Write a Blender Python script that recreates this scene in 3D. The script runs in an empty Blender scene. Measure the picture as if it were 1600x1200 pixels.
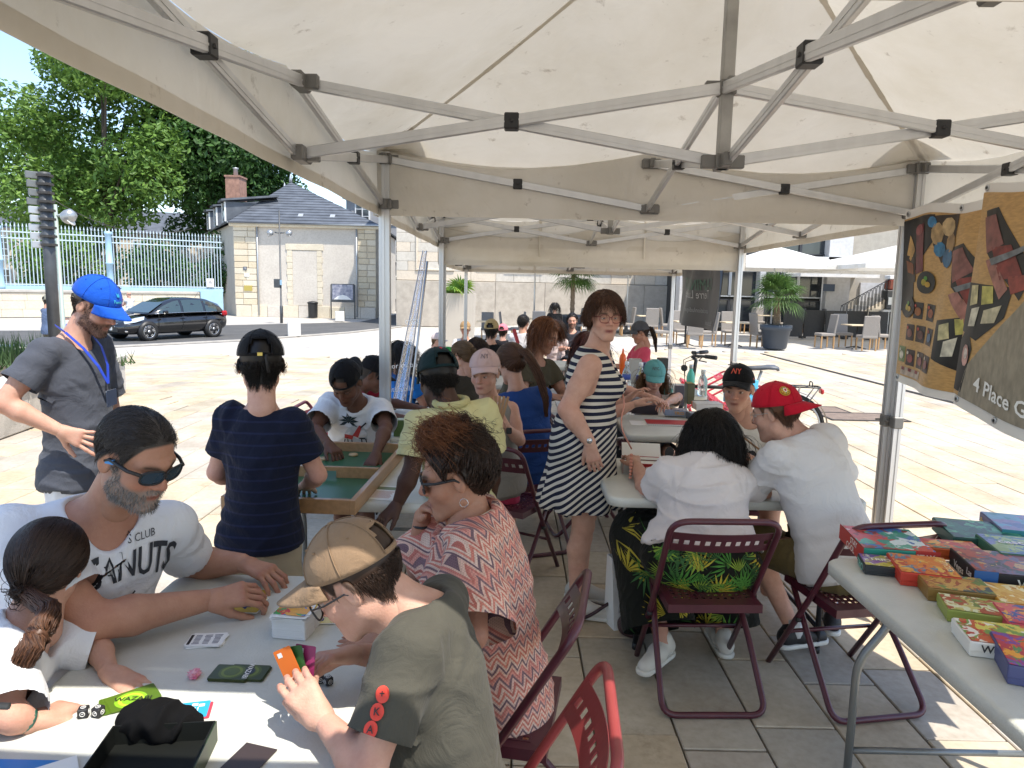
import bpy,bmesh,math,random,time
import numpy as np
from mathutils import Vector,Matrix
from mathutils.bvhtree import BVHTree
T0=time.time()
random.seed(7);RNG=np.random.default_rng(7)
SC=bpy.context.scene
COL=SC.collection
# ------------------------------------------------------------------ camera
F_PX,PITCH,ROLL,CAMH=1102.8,0.1352,0.0213,1.65
_c,_s,_cr,_sr=math.cos(PITCH),math.sin(PITCH),math.cos(ROLL),math.sin(ROLL)
FWD=Vector((0,_c,-_s));UP0=Vector((0,_s,_c));RT0=Vector((1,0,0))
RIGHT=RT0*_cr+UP0*_sr;UPV=UP0*_cr-RT0*_sr
CAMP=Vector((0,0,CAMH))
cam_d=bpy.data.cameras.new('camera');cam=bpy.data.objects.new('camera',cam_d)
COL.objects.link(cam);SC.camera=cam
cam_d.sensor_width=36;cam_d.lens=F_PX/1600*36
cam_d.clip_start=0.05;cam_d.clip_end=3000
cam.matrix_world=Matrix(((RIGHT.x,UPV.x,-FWD.x,0),(RIGHT.y,UPV.y,-FWD.y,0),(RIGHT.z,UPV.z,-FWD.z,CAMH),(0,0,0,1)))
# ------------------------------------------------------------------ world, sun, exposure
SUN=Vector((0.33,-0.33,1.0)).normalized()
w=bpy.data.worlds.new('World');SC.world=w;w.use_nodes=True
_nt=w.node_tree;_bg=_nt.nodes['Background']
_sky=_nt.nodes.new('ShaderNodeTexSky');_sky.sky_type='NISHITA';_sky.sun_disc=False
_sky.sun_elevation=math.asin(SUN.z);_sky.sun_rotation=math.atan2(SUN.x,SUN.y)
_sky.air_density=1.0;_sky.dust_density=0.6;_sky.ozone_density=1.2
_nt.links.new(_sky.outputs[0],_bg.inputs[0]);_bg.inputs[1].default_value=0.15
_sl=bpy.data.lights.new('sun','SUN');_sl.energy=3.3;_sl.angle=math.radians(0.53);_sl.color=(1,0.945,0.86)
sun=bpy.data.objects.new('sun',_sl);COL.objects.link(sun)
sun.rotation_euler=SUN.to_track_quat('Z','Y').to_euler()
SC.view_settings.view_transform='Standard';SC.view_settings.look='None'
SC.view_settings.gamma=1;SC.view_settings.use_curve_mapping=False
SC.view_settings.exposure=1.18
SC.cycles.max_bounces=8;SC.cycles.diffuse_bounces=5;SC.cycles.transparent_max_bounces=12
# ------------------------------------------------------------------ placing helpers
def ray(px,py):
 return FWD*F_PX+RIGHT*(px-800)+UPV*(600-py)
def W(px,py,Y=None,z=None):
 """world point seen at a photograph pixel, at depth Y or height z"""
 d=ray(px,py)
 t=(Y/d.y)if Y is not None else((z-CAMH)/d.z)
 return CAMP+d*t
def sstep(a,b,x):
 t=np.clip((x-a)/(b-a),0,1);return t*t*(3-2*t)
def gz(x,y):
 """ground height: the square falls gently towards the road on the far left"""
 return-0.42*sstep(8,21,y)*sstep(4.5,-3.5,x)
def G(x,y):return Vector((x,y,float(gz(x,y))))
# ------------------------------------------------------------------ object helpers
def tag(o,label=None,cat=None,group=None,kind=None):
 if label:o['label']=label
 if cat:o['category']=cat
 if group:o['group']=group
 if kind:o['kind']=kind
 return o
def link(o,parent=None):
 COL.objects.link(o)
 if parent:o.parent=parent
 return o
def empty(name,loc=(0,0,0),rz=0.0,label=None,cat=None,group=None,rot=None):
 o=bpy.data.objects.new(name,None);o.empty_display_size=0.1
 link(o);o.location=loc;o.rotation_euler=rot if rot else(0,0,rz)
 return tag(o,label,cat,group)
class MB:
 """collects shapes; build() links them as one mesh object"""
 def __init__(s):s.v=[];s.f=[];s.m=[];s.sm=[];s.uv=None
 def add(s,vs,fs,mi=0,smooth=False):
  b=len(s.v);s.v.extend([tuple(v)for v in vs])
  for f in fs:s.f.append(tuple(b+i for i in f));s.m.append(mi);s.sm.append(smooth)
  return s
 def box(s,c,d,mi=0,R=None,bev=0.0):
  cx,cy,cz=c;x,y,z=d[0]/2,d[1]/2,d[2]/2
  if bev<=0:
   vs=[(-x,-y,-z),(x,-y,-z),(x,y,-z),(-x,y,-z),(-x,-y,z),(x,-y,z),(x,y,z),(-x,y,z)]
   fs=[(0,3,2,1),(4,5,6,7),(0,1,5,4),(1,2,6,5),(2,3,7,6),(3,0,4,7)]
  else:
   b=min(bev,x*.9,y*.9,z*.9);vs=[];fs=[]
   # chamfered box: 24 vertices
   idx={}
   for sx in(-1,1):
    for sy in(-1,1):
     for sz in(-1,1):
      for ax in range(3):
       q=[sx*(x-b),sy*(y-b),sz*(z-b)];q[ax]=(sx*x,sy*y,sz*z)[ax]
       idx[(sx,sy,sz,ax)]=len(vs);vs.append(tuple(q))
   def quad(*k):
    k=[idx[i]for i in k]
    a,b_,c_=(Vector(vs[i])for i in k[:3])
    n=(b_-a).cross(c_-a);m=sum((Vector(vs[i])for i in k),Vector())/len(k)
    fs.append(tuple(k)if n.dot(m)>0 else tuple(reversed(k)))
   for ax in range(3):
    o1,o2=[i for i in range(3)if i!=ax]
    for sg in(-1,1):
     ks=[]
     for a,b2 in((-1,-1),(1,-1),(1,1),(-1,1)):
      t=[0,0,0];t[ax]=sg;t[o1]=a;t[o2]=b2;ks.append((t[0],t[1],t[2],ax))
     quad(*ks)
    for a in(-1,1):
     for b2 in(-1,1):
      t1=[0,0,0];t1[o1]=a;t1[o2]=b2;t2=list(t1);t1[ax]=-1;t2[ax]=1
      quad((*t1,o1),(*t2,o1),(*t2,o2),(*t1,o2))
   for sx in(-1,1):
    for sy in(-1,1):
     for sz in(-1,1):quad(*[(sx,sy,sz,a)for a in range(3)])
  out=[]
  for v in vs:
   v=Vector(v)
   if R is not None:v=R@v
   out.append((v.x+cx,v.y+cy,v.z+cz))
  return s.add(out,fs,mi)
 def bar(s,a,b,wd,ht,mi=0,up=(0,0,1),bev=0):
  a=Vector(a);b=Vector(b);d=(b-a);L=d.length;d.normalize()
  u=Vector(up);x=d.cross(u)
  if x.length<1e-4:x=d.cross(Vector((1,0,0)))
  x.normalize();u=x.cross(d)
  R=Matrix(((d.x,x.x,u.x),(d.y,x.y,u.y),(d.z,x.z,u.z)))
  return s.box((a+b)/2,(L,wd,ht),mi,R,bev)
 def tube(s,pts,r,seg=8,mi=0,closed=False,cap=True):
  vs,fs=tube_geo(pts,r,seg,closed,cap)
  return s.add(vs,fs,mi,True)
 def lathe(s,prof,seg=16,c=(0,0,0),mi=0,smooth=True,R=None):
  vs=[];fs=[];n=len(prof)
  for i in range(seg):
   a=2*math.pi*i/seg
   for(r,z)in prof:
    v=Vector((r*math.cos(a),r*math.sin(a),z))
    if R is not None:v=R@v
    vs.append((v.x+c[0],v.y+c[1],v.z+c[2]))
  for i in range(seg):
   for j in range(n-1):
    a=i*n+j;b=((i+1)%seg)*n+j
    fs.append((a,b,b+1,a+1))
  if prof[0][0]>1e-5:fs.append(tuple(reversed([i*n for i in range(seg)])))
  if prof[-1][0]>1e-5:fs.append(tuple(i*n+n-1 for i in range(seg)))
  return s.add(vs,fs,mi,smooth)
 def disc(s,r,z,c=(0,0,0),mi=0,n=24):
  return s.add([(c[0]+r*math.cos(6.28319*k/n),c[1]+r*math.sin(6.28319*k/n),c[2]+z)for k in range(n)],[tuple(range(n))],mi)
 def prism(s,poly,h0,h1,mi=0,M=None):
  """extrude a 2-D polygon (x, y) from h0 to h1; M maps to world"""
  n=len(poly)
  vs=[Vector((p[0],p[1],h0))for p in poly]+[Vector((p[0],p[1],h1))for p in poly]
  if M is not None:vs=[M@v for v in vs]
  fs=[tuple(reversed(range(n))),tuple(range(n,2*n))]+[(i,(i+1)%n,n+(i+1)%n,n+i)for i in range(n)]
  return s.add(vs,fs,mi)
 def mesh(s,name,mats):
  me=bpy.data.meshes.new(name);me.from_pydata(s.v,[],s.f)
  if not isinstance(mats,(list,tuple)):mats=[mats]
  for m in mats:me.materials.append(m)
  if any(s.m):me.polygons.foreach_set('material_index',s.m)
  me.polygons.foreach_set('use_smooth',s.sm)
  me.update();return me
 def build(s,name,mats,parent=None,loc=None,rot=None):
  o=bpy.data.objects.new(name,s.mesh(name,mats));link(o,parent)
  if loc is not None:o.location=loc
  if rot is not None:o.rotation_euler=rot
  return o
def tube_geo(pts,r,seg=8,closed=False,cap=True):
 P=[Vector(p)for p in pts];n=len(P)
 R=r if isinstance(r,(list,tuple,np.ndarray))else[r]*n
 tang=[]
 for i in range(n):
  a=P[i-1]if(i>0 or closed)else P[i];b=P[(i+1)%n]if(i<n-1 or closed)else P[i]
  t=b-a;tang.append(t.normalized()if t.length>1e-9 else Vector((0,0,1)))
 u=tang[0].orthogonal().normalized();vs=[];fs=[]
 for i in range(n):
  if i:
   q=tang[i-1].rotation_difference(tang[i]);u=(q@u).normalized()
  v=tang[i].cross(u)
  for k in range(seg):
   a=2*math.pi*k/seg
   vs.append(tuple(P[i]+(u*math.cos(a)+v*math.sin(a))*R[i]))
 m=n if closed else n-1
 for i in range(m):
  j=(i+1)%n
  for k in range(seg):
   k2=(k+1)%seg
   fs.append((i*seg+k,i*seg+k2,j*seg+k2,j*seg+k))
 if cap and not closed:
  fs.append(tuple(reversed(range(seg))));fs.append(tuple((n-1)*seg+k for k in range(seg)))
 return vs,fs
def bend(pts,rad,n=5):
 """round the corners of a polyline"""
 P=[Vector(p)for p in pts];out=[P[0]]
 for i in range(1,len(P)-1):
  a=(P[i-1]-P[i]);b=(P[i+1]-P[i])
  d=min(rad,a.length*.48,b.length*.48);a=P[i]+a.normalized()*d;b=P[i]+b.normalized()*d
  for k in range(n+1):
   t=k/n;out.append(a*(1-t)**2+P[i]*2*t*(1-t)+b*t*t)
 out.append(P[-1]);return out
def copy_tree(o,parent=None):
 c=o.copy();COL.objects.link(c);c.parent=parent
 for ch in o.children:
  copy_tree(ch,c)
 return c
def npmesh(name,V,Fc,mats,smooth=True,cols=None,midx=None):
 """fast mesh from numpy arrays; Fc is (n,3) or (n,4)"""
 me=bpy.data.meshes.new(name)
 V=np.asarray(V,np.float32);Fc=np.asarray(Fc,np.int32);k=Fc.shape[1]
 me.vertices.add(len(V));me.vertices.foreach_set('co',V.ravel())
 me.loops.add(Fc.size);me.loops.foreach_set('vertex_index',Fc.ravel())
 me.polygons.add(len(Fc));me.polygons.foreach_set('loop_start',np.arange(0,Fc.size,k,dtype=np.int32))
 me.polygons.foreach_set('use_smooth',np.full(len(Fc),smooth))
 if not isinstance(mats,(list,tuple)):mats=[mats]
 for m in mats:me.materials.append(m)
 if midx is not None:me.polygons.foreach_set('material_index',np.asarray(midx,np.int32))
 if cols is not None:
  ca=me.color_attributes.new('Col','FLOAT_COLOR','POINT')
  c4=np.ones((len(V),4),np.float32);c4[:,:3]=cols;ca.data.foreach_set('color',c4.ravel())
 me.update();me.validate();return me
 # ------------------------------------------------------------------ materials
MATS={}
def srgb(h):
 if isinstance(h,str):
  h=h.lstrip('#');c=[int(h[i:i+2],16)/255 for i in(0,2,4)]
 else:c=[x/255 for x in h]
 return tuple((x/12.92 if x<=.04045 else((x+.055)/1.055)**2.4)for x in c)
def mat(name,col,rough=0.6,metal=0.0,noise=0.0,nscale=20.0,bump=0.0,bscale=60.0,spec=0.5,coat=0.0,sheen=0.0,col2=None,trans=0.0,stretch=None,emit=None,coords='Object'):
 """plain procedural material: base colour, optional noise variation and bump"""
 if name in MATS:return MATS[name]
 m=bpy.data.materials.new(name);m.use_nodes=True;nt=m.node_tree;b=nt.nodes['Principled BSDF']
 c=(*col[:3],1)
 b.inputs['Base Color'].default_value=c;b.inputs['Roughness'].default_value=rough;b.inputs['Metallic'].default_value=metal
 b.inputs['Specular IOR Level'].default_value=spec;b.inputs['Coat Weight'].default_value=coat
 b.inputs['Sheen Weight'].default_value=sheen;b.inputs['Transmission Weight'].default_value=trans
 tc=None
 if noise>0 or bump>0:
  tc=nt.nodes.new('ShaderNodeTexCoord');src=tc.outputs[coords]
  if stretch:
   mp=nt.nodes.new('ShaderNodeMapping');mp.inputs['Scale'].default_value=stretch;nt.links.new(src,mp.inputs[0]);src=mp.outputs[0]
 if noise>0:
  n=nt.nodes.new('ShaderNodeTexNoise');n.inputs['Scale'].default_value=nscale;n.inputs['Detail'].default_value=6
  nt.links.new(src,n.inputs['Vector'])
  r=nt.nodes.new('ShaderNodeValToRGB');r.color_ramp.elements[0].position=.3;r.color_ramp.elements[1].position=.7
  c2=col2 if col2 else tuple(x*(1-noise)for x in col[:3])
  r.color_ramp.elements[0].color=(*c2[:3],1);r.color_ramp.elements[1].color=c
  nt.links.new(n.outputs[0],r.inputs[0]);nt.links.new(r.outputs[0],b.inputs['Base Color'])
 if bump>0:
  n=nt.nodes.new('ShaderNodeTexNoise');n.inputs['Scale'].default_value=bscale;n.inputs['Detail'].default_value=5
  nt.links.new(src,n.inputs['Vector'])
  bp=nt.nodes.new('ShaderNodeBump');bp.inputs['Strength'].default_value=bump;bp.inputs['Distance'].default_value=.02
  nt.links.new(n.outputs[0],bp.inputs['Height']);nt.links.new(bp.outputs[0],b.inputs['Normal'])
 if emit:
  b.inputs['Emission Color'].default_value=(*emit[:3],1);b.inputs['Emission Strength'].default_value=1
 MATS[name]=m;return m
def hexm(h,rough=.55,**k):return mat('paint_'+h.lstrip('#')+('' if rough==.55 else '_%d'%(rough*100)),srgb(h),rough,**k)
def nodes(m):return m.node_tree,m.node_tree.nodes['Principled BSDF']
def N(nt,t,**ins):
 n=nt.nodes.new('ShaderNode'+t)
 for k,v in ins.items():
  k2=k.replace('_',' ')
  if k2 in n.inputs:n.inputs[k2].default_value=v
  else:setattr(n,k,v)
 return n
 # ------------------------------------------------------------------ text printed on things
def text_geo(s,size=0.1,align='CENTER',bold=False,shear=0.0,space=1.0):
 cu=bpy.data.curves.new('t','FONT');cu.body=s;cu.size=size;cu.align_x=align;cu.align_y='CENTER'
 cu.resolution_u=2;cu.shear=shear;cu.space_character=space
 if bold:cu.offset=size*.018
 o=bpy.data.objects.new('t',cu);me=o.to_mesh()
 V=np.array([v.co[:]for v in me.vertices]).reshape(-1,3);Fs=[tuple(p.vertices)for p in me.polygons]
 o.to_mesh_clear();bpy.data.objects.remove(o);bpy.data.curves.remove(cu)
 return V,Fs
def text_obj(s,size,m,parent,M,align='CENTER',bold=False,name='lettering',shear=0.0,thick=0.0,space=1.0):
 """flat lettering in the XY plane of matrix M (parent space)"""
 V,Fs=text_geo(s,size,align,bold,shear,space)
 mb=MB();mb.add([M@Vector(v)for v in V],Fs);return mb.build(name,m,parent)
def frame(o,x,y):
 """matrix with origin o, x axis, y axis"""
 x=Vector(x).normalized();y=Vector(y);z=x.cross(y).normalized();y=z.cross(x);o=Vector(o)
 return Matrix(((x.x,y.x,z.x,o.x),(x.y,y.y,z.y,o.y),(x.z,y.z,z.z,o.z),(0,0,0,1)))
 # ================================================================== THE SETTING
def stone_mat(name,c1,c2,scale=3.0,bump=.25,rough=.85,attr=False):
 m=mat(name,c1,rough,spec=.3);nt,b=nodes(m)
 tc=N(nt,'TexCoord');geo=N(nt,'NewGeometry')
 n1=N(nt,'TexNoise',Scale=scale,Detail=8,Roughness=.65);n2=N(nt,'TexNoise',Scale=scale*14,Detail=6)
 src=geo.outputs['Position']
 nt.links.new(src,n1.inputs['Vector']);nt.links.new(src,n2.inputs['Vector'])
 r=N(nt,'ValToRGB');r.color_ramp.elements[0].position=.32;r.color_ramp.elements[1].position=.68
 r.color_ramp.elements[0].color=(*c2,1);r.color_ramp.elements[1].color=(*c1,1)
 nt.links.new(n1.outputs[0],r.inputs[0]);out=r.outputs[0]
 if attr:
  n5=N(nt,'TexNoise',Scale=.55,Detail=9,Roughness=.7);n6=N(nt,'TexNoise',Scale=3.1,Detail=10,Roughness=.75)
  for nn,p0,p1,dk in((n5,.36,.6,.78),(n6,.30,.42,.66)):
   nt.links.new(src,nn.inputs['Vector']);rr=N(nt,'ValToRGB');rr.color_ramp.elements[0].position=p0;rr.color_ramp.elements[0].color=(dk,dk*.97,dk*.93,1);rr.color_ramp.elements[1].position=p1;nt.links.new(nn.outputs[0],rr.inputs[0]);mq=N(nt,'MixRGB',blend_type='MULTIPLY');mq.inputs[0].default_value=.8;nt.links.new(out,mq.inputs[1]);nt.links.new(rr.outputs[0],mq.inputs[2]);out=mq.outputs[0]
  at=N(nt,'Attribute',attribute_name='Col');mx=N(nt,'MixRGB',blend_type='MULTIPLY');mx.inputs[0].default_value=1
  nt.links.new(out,mx.inputs[1]);nt.links.new(at.outputs['Color'],mx.inputs[2]);out=mx.outputs[0]
 r2=N(nt,'ValToRGB');r2.color_ramp.elements[0].position=.25;r2.color_ramp.elements[0].color=(.72,.7,.66,1);r2.color_ramp.elements[1].position=.6
 nt.links.new(n2.outputs[0],r2.inputs[0])
 mx2=N(nt,'MixRGB',blend_type='MULTIPLY');mx2.inputs[0].default_value=.55
 nt.links.new(out,mx2.inputs[1]);nt.links.new(r2.outputs[0],mx2.inputs[2]);nt.links.new(mx2.outputs[0],b.inputs['Base Color'])
 bp=N(nt,'Bump',Strength=bump,Distance=.01);nt.links.new(n2.outputs[0],bp.inputs['Height']);nt.links.new(bp.outputs[0],b.inputs['Normal'])
 return m
M_SLAB=stone_mat('limestone_slab',(1,1,1),(.80,.78,.74),2.2,.18,.62,attr=True)
M_GROUND=mat('distant_paving',(.5,.46,.4),.8);nt,b=nodes(M_GROUND)
geo=N(nt,'NewGeometry');mp=N(nt,'Mapping');mp.inputs['Rotation'].default_value=(0,0,math.radians(90));nt.links.new(geo.outputs['Position'],mp.inputs[0])
br=N(nt,'TexBrick',Scale=1.0,Mortar_Size=.008,Brick_Width=.62,Row_Height=.31);br.inputs['Color1'].default_value=(.56,.51,.44,1);br.inputs['Color2'].default_value=(.47,.45,.42,1);br.inputs['Mortar'].default_value=(.3,.27,.23,1)
nt.links.new(mp.outputs[0],br.inputs['Vector']);n1=N(nt,'TexNoise',Scale=.35,Detail=5);nt.links.new(geo.outputs['Position'],n1.inputs['Vector'])
mx=N(nt,'MixRGB',blend_type='MULTIPLY');mx.inputs[0].default_value=.35;nt.links.new(br.outputs[0],mx.inputs[1]);nt.links.new(n1.outputs[0],mx.inputs[2]);nt.links.new(mx.outputs[0],b.inputs['Base Color'])
M_JOINT=stone_mat('sandy_joint',(.26,.22,.17),(.18,.155,.12),6,.4)
M_ASPH=stone_mat('road_asphalt',(.11,.108,.105),(.075,.075,.076),1.2,.5)
def ground_sheet():
 xs=np.concatenate([np.linspace(-700,-40,8),np.linspace(-36,24,61),np.linspace(40,700,8)])
 ys=np.concatenate([np.linspace(-60,-4,5),np.linspace(0,60,61),np.linspace(80,900,8)])
 X,Y=np.meshgrid(xs,ys);Z=gz(X,Y)-.035
 V=np.stack([X,Y,Z],-1).reshape(-1,3);nx=len(xs);ny=len(ys)
 i,j=np.meshgrid(np.arange(nx-1),np.arange(ny-1));a=(j*nx+i).ravel()
 Fc=np.stack([a,a+1,a+nx+1,a+nx],1)
 cx=V[Fc].mean(1);midx=((np.abs(cx[:,0]+.5)<13.5)&(cx[:,1]<20)&(cx[:,1]>-3)).astype(int)
 o=bpy.data.objects.new('ground',npmesh('ground',V,Fc,[M_GROUND,M_JOINT],False,midx=midx));link(o);tag(o,kind='structure')
ground_sheet()
# ---- paving slabs laid in long courses
PAL=[(.62,.52,.385),(.57,.475,.345),(.55,.485,.38),(.50,.45,.385),(.64,.54,.40),(.60,.52,.40),(.53,.48,.40),(.63,.51,.36)]
def slabs():
 pav=empty('pavement',(0,0,0));tag(pav,kind='structure')
 rng=random.Random(3);items=[]
 for c in range(-42,46):
  x0=c*.312+.03;y=-2.5+rng.random()*.5
  while y<19.6:
   L=rng.choice([.42,.5,.62,.62,.74,.9]);items.append((x0,y,.304,L-.009,rng.randrange(8),rng.uniform(.9,1.08)));y+=L
 def vis(it):
  x,y=it[0]+.15,it[1]+it[3]/2
  if y<.8:return-1
  d=y*_c+CAMH*_s;u=y*_s-CAMH*_c;px=800+F_PX*x/d;py=600-F_PX*u/d
  if not(-40<px<1640 and py<1240):return-1
  return it[2]*it[3]/(d*d)*(CAMH/d)
  # slabs in open view count before those under tables
 sc=[(vis(it),it)for it in items];sc.sort(key=lambda t:-t[0])
 near=[it for s,it in sc[:290]if s>0];rest=[it for s,it in sc[290:]]+[it for s,it in sc[:290]if s<=0]
 cache={}
 for(x,y,wd,L,ci,k)in near:
  key=(round(L,3),ci)
  if key not in cache:
   mb=MB();mb.box((0,0,-.015),(wd,L,.03),bev=.004);me=mb.mesh('slab',M_SLAB)
   ca=me.color_attributes.new('Col','FLOAT_COLOR','POINT');q=PAL[ci]
   ca.data.foreach_set('color',np.tile((*q,1),len(me.vertices)).astype(np.float32));cache[key]=me
  o=bpy.data.objects.new('slab',cache[key]);link(o,pav);o.location=(x+wd/2,y+L/2,float(gz(x,y))+rng.uniform(-.0025,.0015))
  o.rotation_euler=(rng.uniform(-.002,.002),rng.uniform(-.003,.003),rng.uniform(-.003,.003))
 V=[];Fc=[];C=[]
 for(x,y,wd,L,ci,k)in rest:
  b0=len(V);e=.004;dz=rng.uniform(-.003,.001)
  for(ins,z)in((0,-.03),(0,-.004),(e,0)):
   for(sx,sy)in((x+ins,y+ins),(x+wd-ins,y+ins),(x+wd-ins,y+L-ins),(x+ins,y+L-ins)):
    V.append((sx,sy,float(gz(sx,sy))+z+dz));C.append([q*k for q in PAL[ci]])
  for r in(0,4):
   for i in range(4):Fc.append((b0+r+i,b0+r+(i+1)%4,b0+r+4+(i+1)%4,b0+r+4+i))
  Fc.append((b0+8,b0+9,b0+10,b0+11))
 o=bpy.data.objects.new('slab_field',npmesh('slab_field',V,Fc,M_SLAB,False,cols=np.array(C)));link(o,pav);tag(o,kind='stuff')
slabs()
# ---- road on the left, drain slot and covers on the right
def strip(name,near,far,m,lift=.006,n=24,kind='structure'):
 V=[];Fc=[]
 def along(P,t):
  k=t*(len(P)-1);i=min(int(k),len(P)-2);u=k-i
  return(P[i][0]*(1-u)+P[i+1][0]*u,P[i][1]*(1-u)+P[i+1][1]*u)
 for i in range(n+1):
  a=along(near,i/n);c=along(far,i/n)
  for k in range(5):
   u=k/4;x=a[0]*(1-u)+c[0]*u;y=a[1]*(1-u)+c[1]*u;V.append((x,y,float(gz(x,y))+lift))
 for i in range(n):
  for k in range(4):q=i*5+k;Fc.append((q,q+5,q+6,q+1))
 o=bpy.data.objects.new(name,npmesh(name,V,Fc,m,False));link(o);return tag(o,kind=kind)
strip('road',[(-34,16.5),(-20,19.6),(-12.7,21.8),(-9.9,25.4),(-7.2,31),(-5.8,36),(-5.8,60)],[(-38,21),(-24,25.5),(-17.5,28.5),(-14.2,33.5),(-10.5,37.4),(-8.6,39.5),(-8.4,60)],M_ASPH,.012)
M_KERB=stone_mat('kerb_stone',(.5,.47,.42),(.38,.36,.33),3)
def kerb(name,pts,w_=.14,h=.03):
 mb=MB()
 for a,c in zip(pts[:-1],pts[1:]):
  mb.bar((*a,float(gz(*a))+h/2-.01),(*c,float(gz(*c))+h/2-.01),w_,h+.02)
 return tag(mb.build(name,M_KERB),kind='structure')
kerb('kerb',[(-20,19.5),(-12.6,21.7),(-9.8,25.3),(-7.1,30.9),(-5.7,36)])
M_DRAIN=mat('drain_iron',(.06,.055,.05),.6,.4,bump=.3,bscale=40)
def drain():
 a=W(1190,553,z=0);c=W(1640,668,z=0);d=(c-a).normalized();mb=MB();n=int((c-a).length/.5)
 root=empty('drainage_channel',a,label='long dark iron drainage slot crossing the pale paving on the right',cat='drain')
 for i in range(n):
  p=d*(i*.5+.25);mm=MB();mm.bar(p-d*.245+Vector((0,0,.004)),p+d*.245+Vector((0,0,.004)),.10,.012)
  for k in range(12):
   q=p+d*(-.22+k*.04);nn=Vector((-d.y,d.x,0))*.035
   mm.bar(q-nn+Vector((0,0,.012)),q+nn+Vector((0,0,.012)),.016,.006)
  mm.build('grate',M_DRAIN,root)
drain()
M_COVER=mat('cover_brown',(.22,.16,.12),.8,noise=.35,nscale=8,bump=.4,bscale=30)
for(px,py,wx,wy,lab)in((1345,652,1.0,.55,'brown paved inspection cover in the pale paving, the larger one beside the tent pole'),(1292,641,.45,.5,'small brown inspection cover behind the red cap')):
 p=W(px,py,z=0);t=empty('inspection_cover',p,label=lab,cat='cover',group='inspection covers')
 mb=MB();mb.box((0,0,.006),(wx,wy,.008));mb.build('plate',M_COVER,t)
 mb=MB()
 for s in(-1,1):mb.box((0,s*(wy/2+.012),.008),(wx+.05,.024,.012));mb.box((s*(wx/2+.012),0,.008),(.024,wy,.012))
 mb.build('rim',M_DRAIN,t)
 # ---- planter with stone bench wall
M_BENCH=stone_mat('bench_stone',(.62,.59,.54),(.48,.46,.42),2.5,.3)
M_ROUGH=stone_mat('rough_stone',(.55,.5,.43),(.36,.33,.28),5,1.0)
M_GRASS=mat('grass_blade',(.055,.11,.025),.7,noise=.5,nscale=3)
M_SOIL=mat('planter_soil',(.12,.085,.06),.95,noise=.4,nscale=5,bump=.8,bscale=20)
def planter():
 root=empty('stone_planter',(-6,9,0),label='low curved stone bench planter with grass at the left edge',cat='planter')
 o0=Vector((-6,9,0))
 path=[(-5.05,5.6),(-5.12,6.6),(-5.25,7.6),(-5.42,8.6),(-5.6,9.6),(-5.78,10.5),(-6.15,11.15),(-6.8,11.5),(-7.6,11.6),(-8.6,11.6),(-9.6,11.6),(-10.6,11.6)]
 for i,(a,c)in enumerate(zip(path[:-1],path[1:])):
  a=Vector((*a,0));c=Vector((*c,0));d=(c-a).normalized();nrm=Vector((-d.y,d.x,0))
  mb=MB();q=nrm*.2-o0;mb.bar(a+q+d*.006+Vector((0,0,.23)),c+q-d*.006+Vector((0,0,.23)),.36,.46 if i>2 else .44,bev=.012);mb.build('stone_block',M_BENCH if i>2 else M_ROUGH,root)
  mb=MB();mb.bar(a+q+d*.004+Vector((0,0,.505)),c+q-d*.004+Vector((0,0,.505)),.44,.09,bev=.015);mb.build('bench_slab',M_BENCH,root)
 mb=MB();mb.add([Vector((x,y,.44))-o0 for x,y in[(-5.3,5.6),(-5.6,8.6),(-6,10.5),(-6.9,11.3),(-10.6,11.4),(-14,11),(-14,5.6)]],[(0,1,2,3,4,5,6)]);mb.build('soil',M_SOIL,root)
 n=9000;x=RNG.uniform(-13,-5.5,n);y=RNG.uniform(6.5,11.2,n)
 keep=~((x>-6.3)&(y>10.3))&((y>9.2)|(RNG.random(n)<.2));x=x[keep];y=y[keep];n=len(x)
 h=np.where(y>9.6,RNG.uniform(.12,.34,n),RNG.uniform(.05,.12,n))*np.where(x<-6.6,1.25,.7);a=RNG.uniform(0,6.28,n);lean=RNG.normal(0,.06,(n,2))
 dx=np.cos(a)*.012;dy=np.sin(a)*.012;z0=np.full(n,.44)
 V=np.stack([np.stack([x-dx,y-dy,z0],1),np.stack([x+dx,y+dy,z0],1),np.stack([x+lean[:,0],y+lean[:,1],z0+h],1)],1).reshape(-1,3)-np.array([-6,9,0])
 o=bpy.data.objects.new('grass',npmesh('grass',V,np.arange(3*n).reshape(-1,3),M_GRASS,False));link(o,root);tag(o,kind='stuff')
planter()
M_WHITE_ST=stone_mat('white_stone',(.72,.70,.66),(.62,.6,.56),4,.2)
for px,py,wd,hh,lab in((460,525,.48,.62,'pale cubic stone bollard at the near edge of the road'),(531,502,.5,.56,'pale cubic stone bollard before the pavilion, further off')):
 p=W(px,py,z=-.42);mb=MB();mb.box((0,0,hh/2),(wd,wd,hh),bev=.025)
 tag(mb.build('stone_bollard',M_WHITE_ST,loc=p,rot=(0,0,.25)),lab,'bollard','stone bollards')
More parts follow.
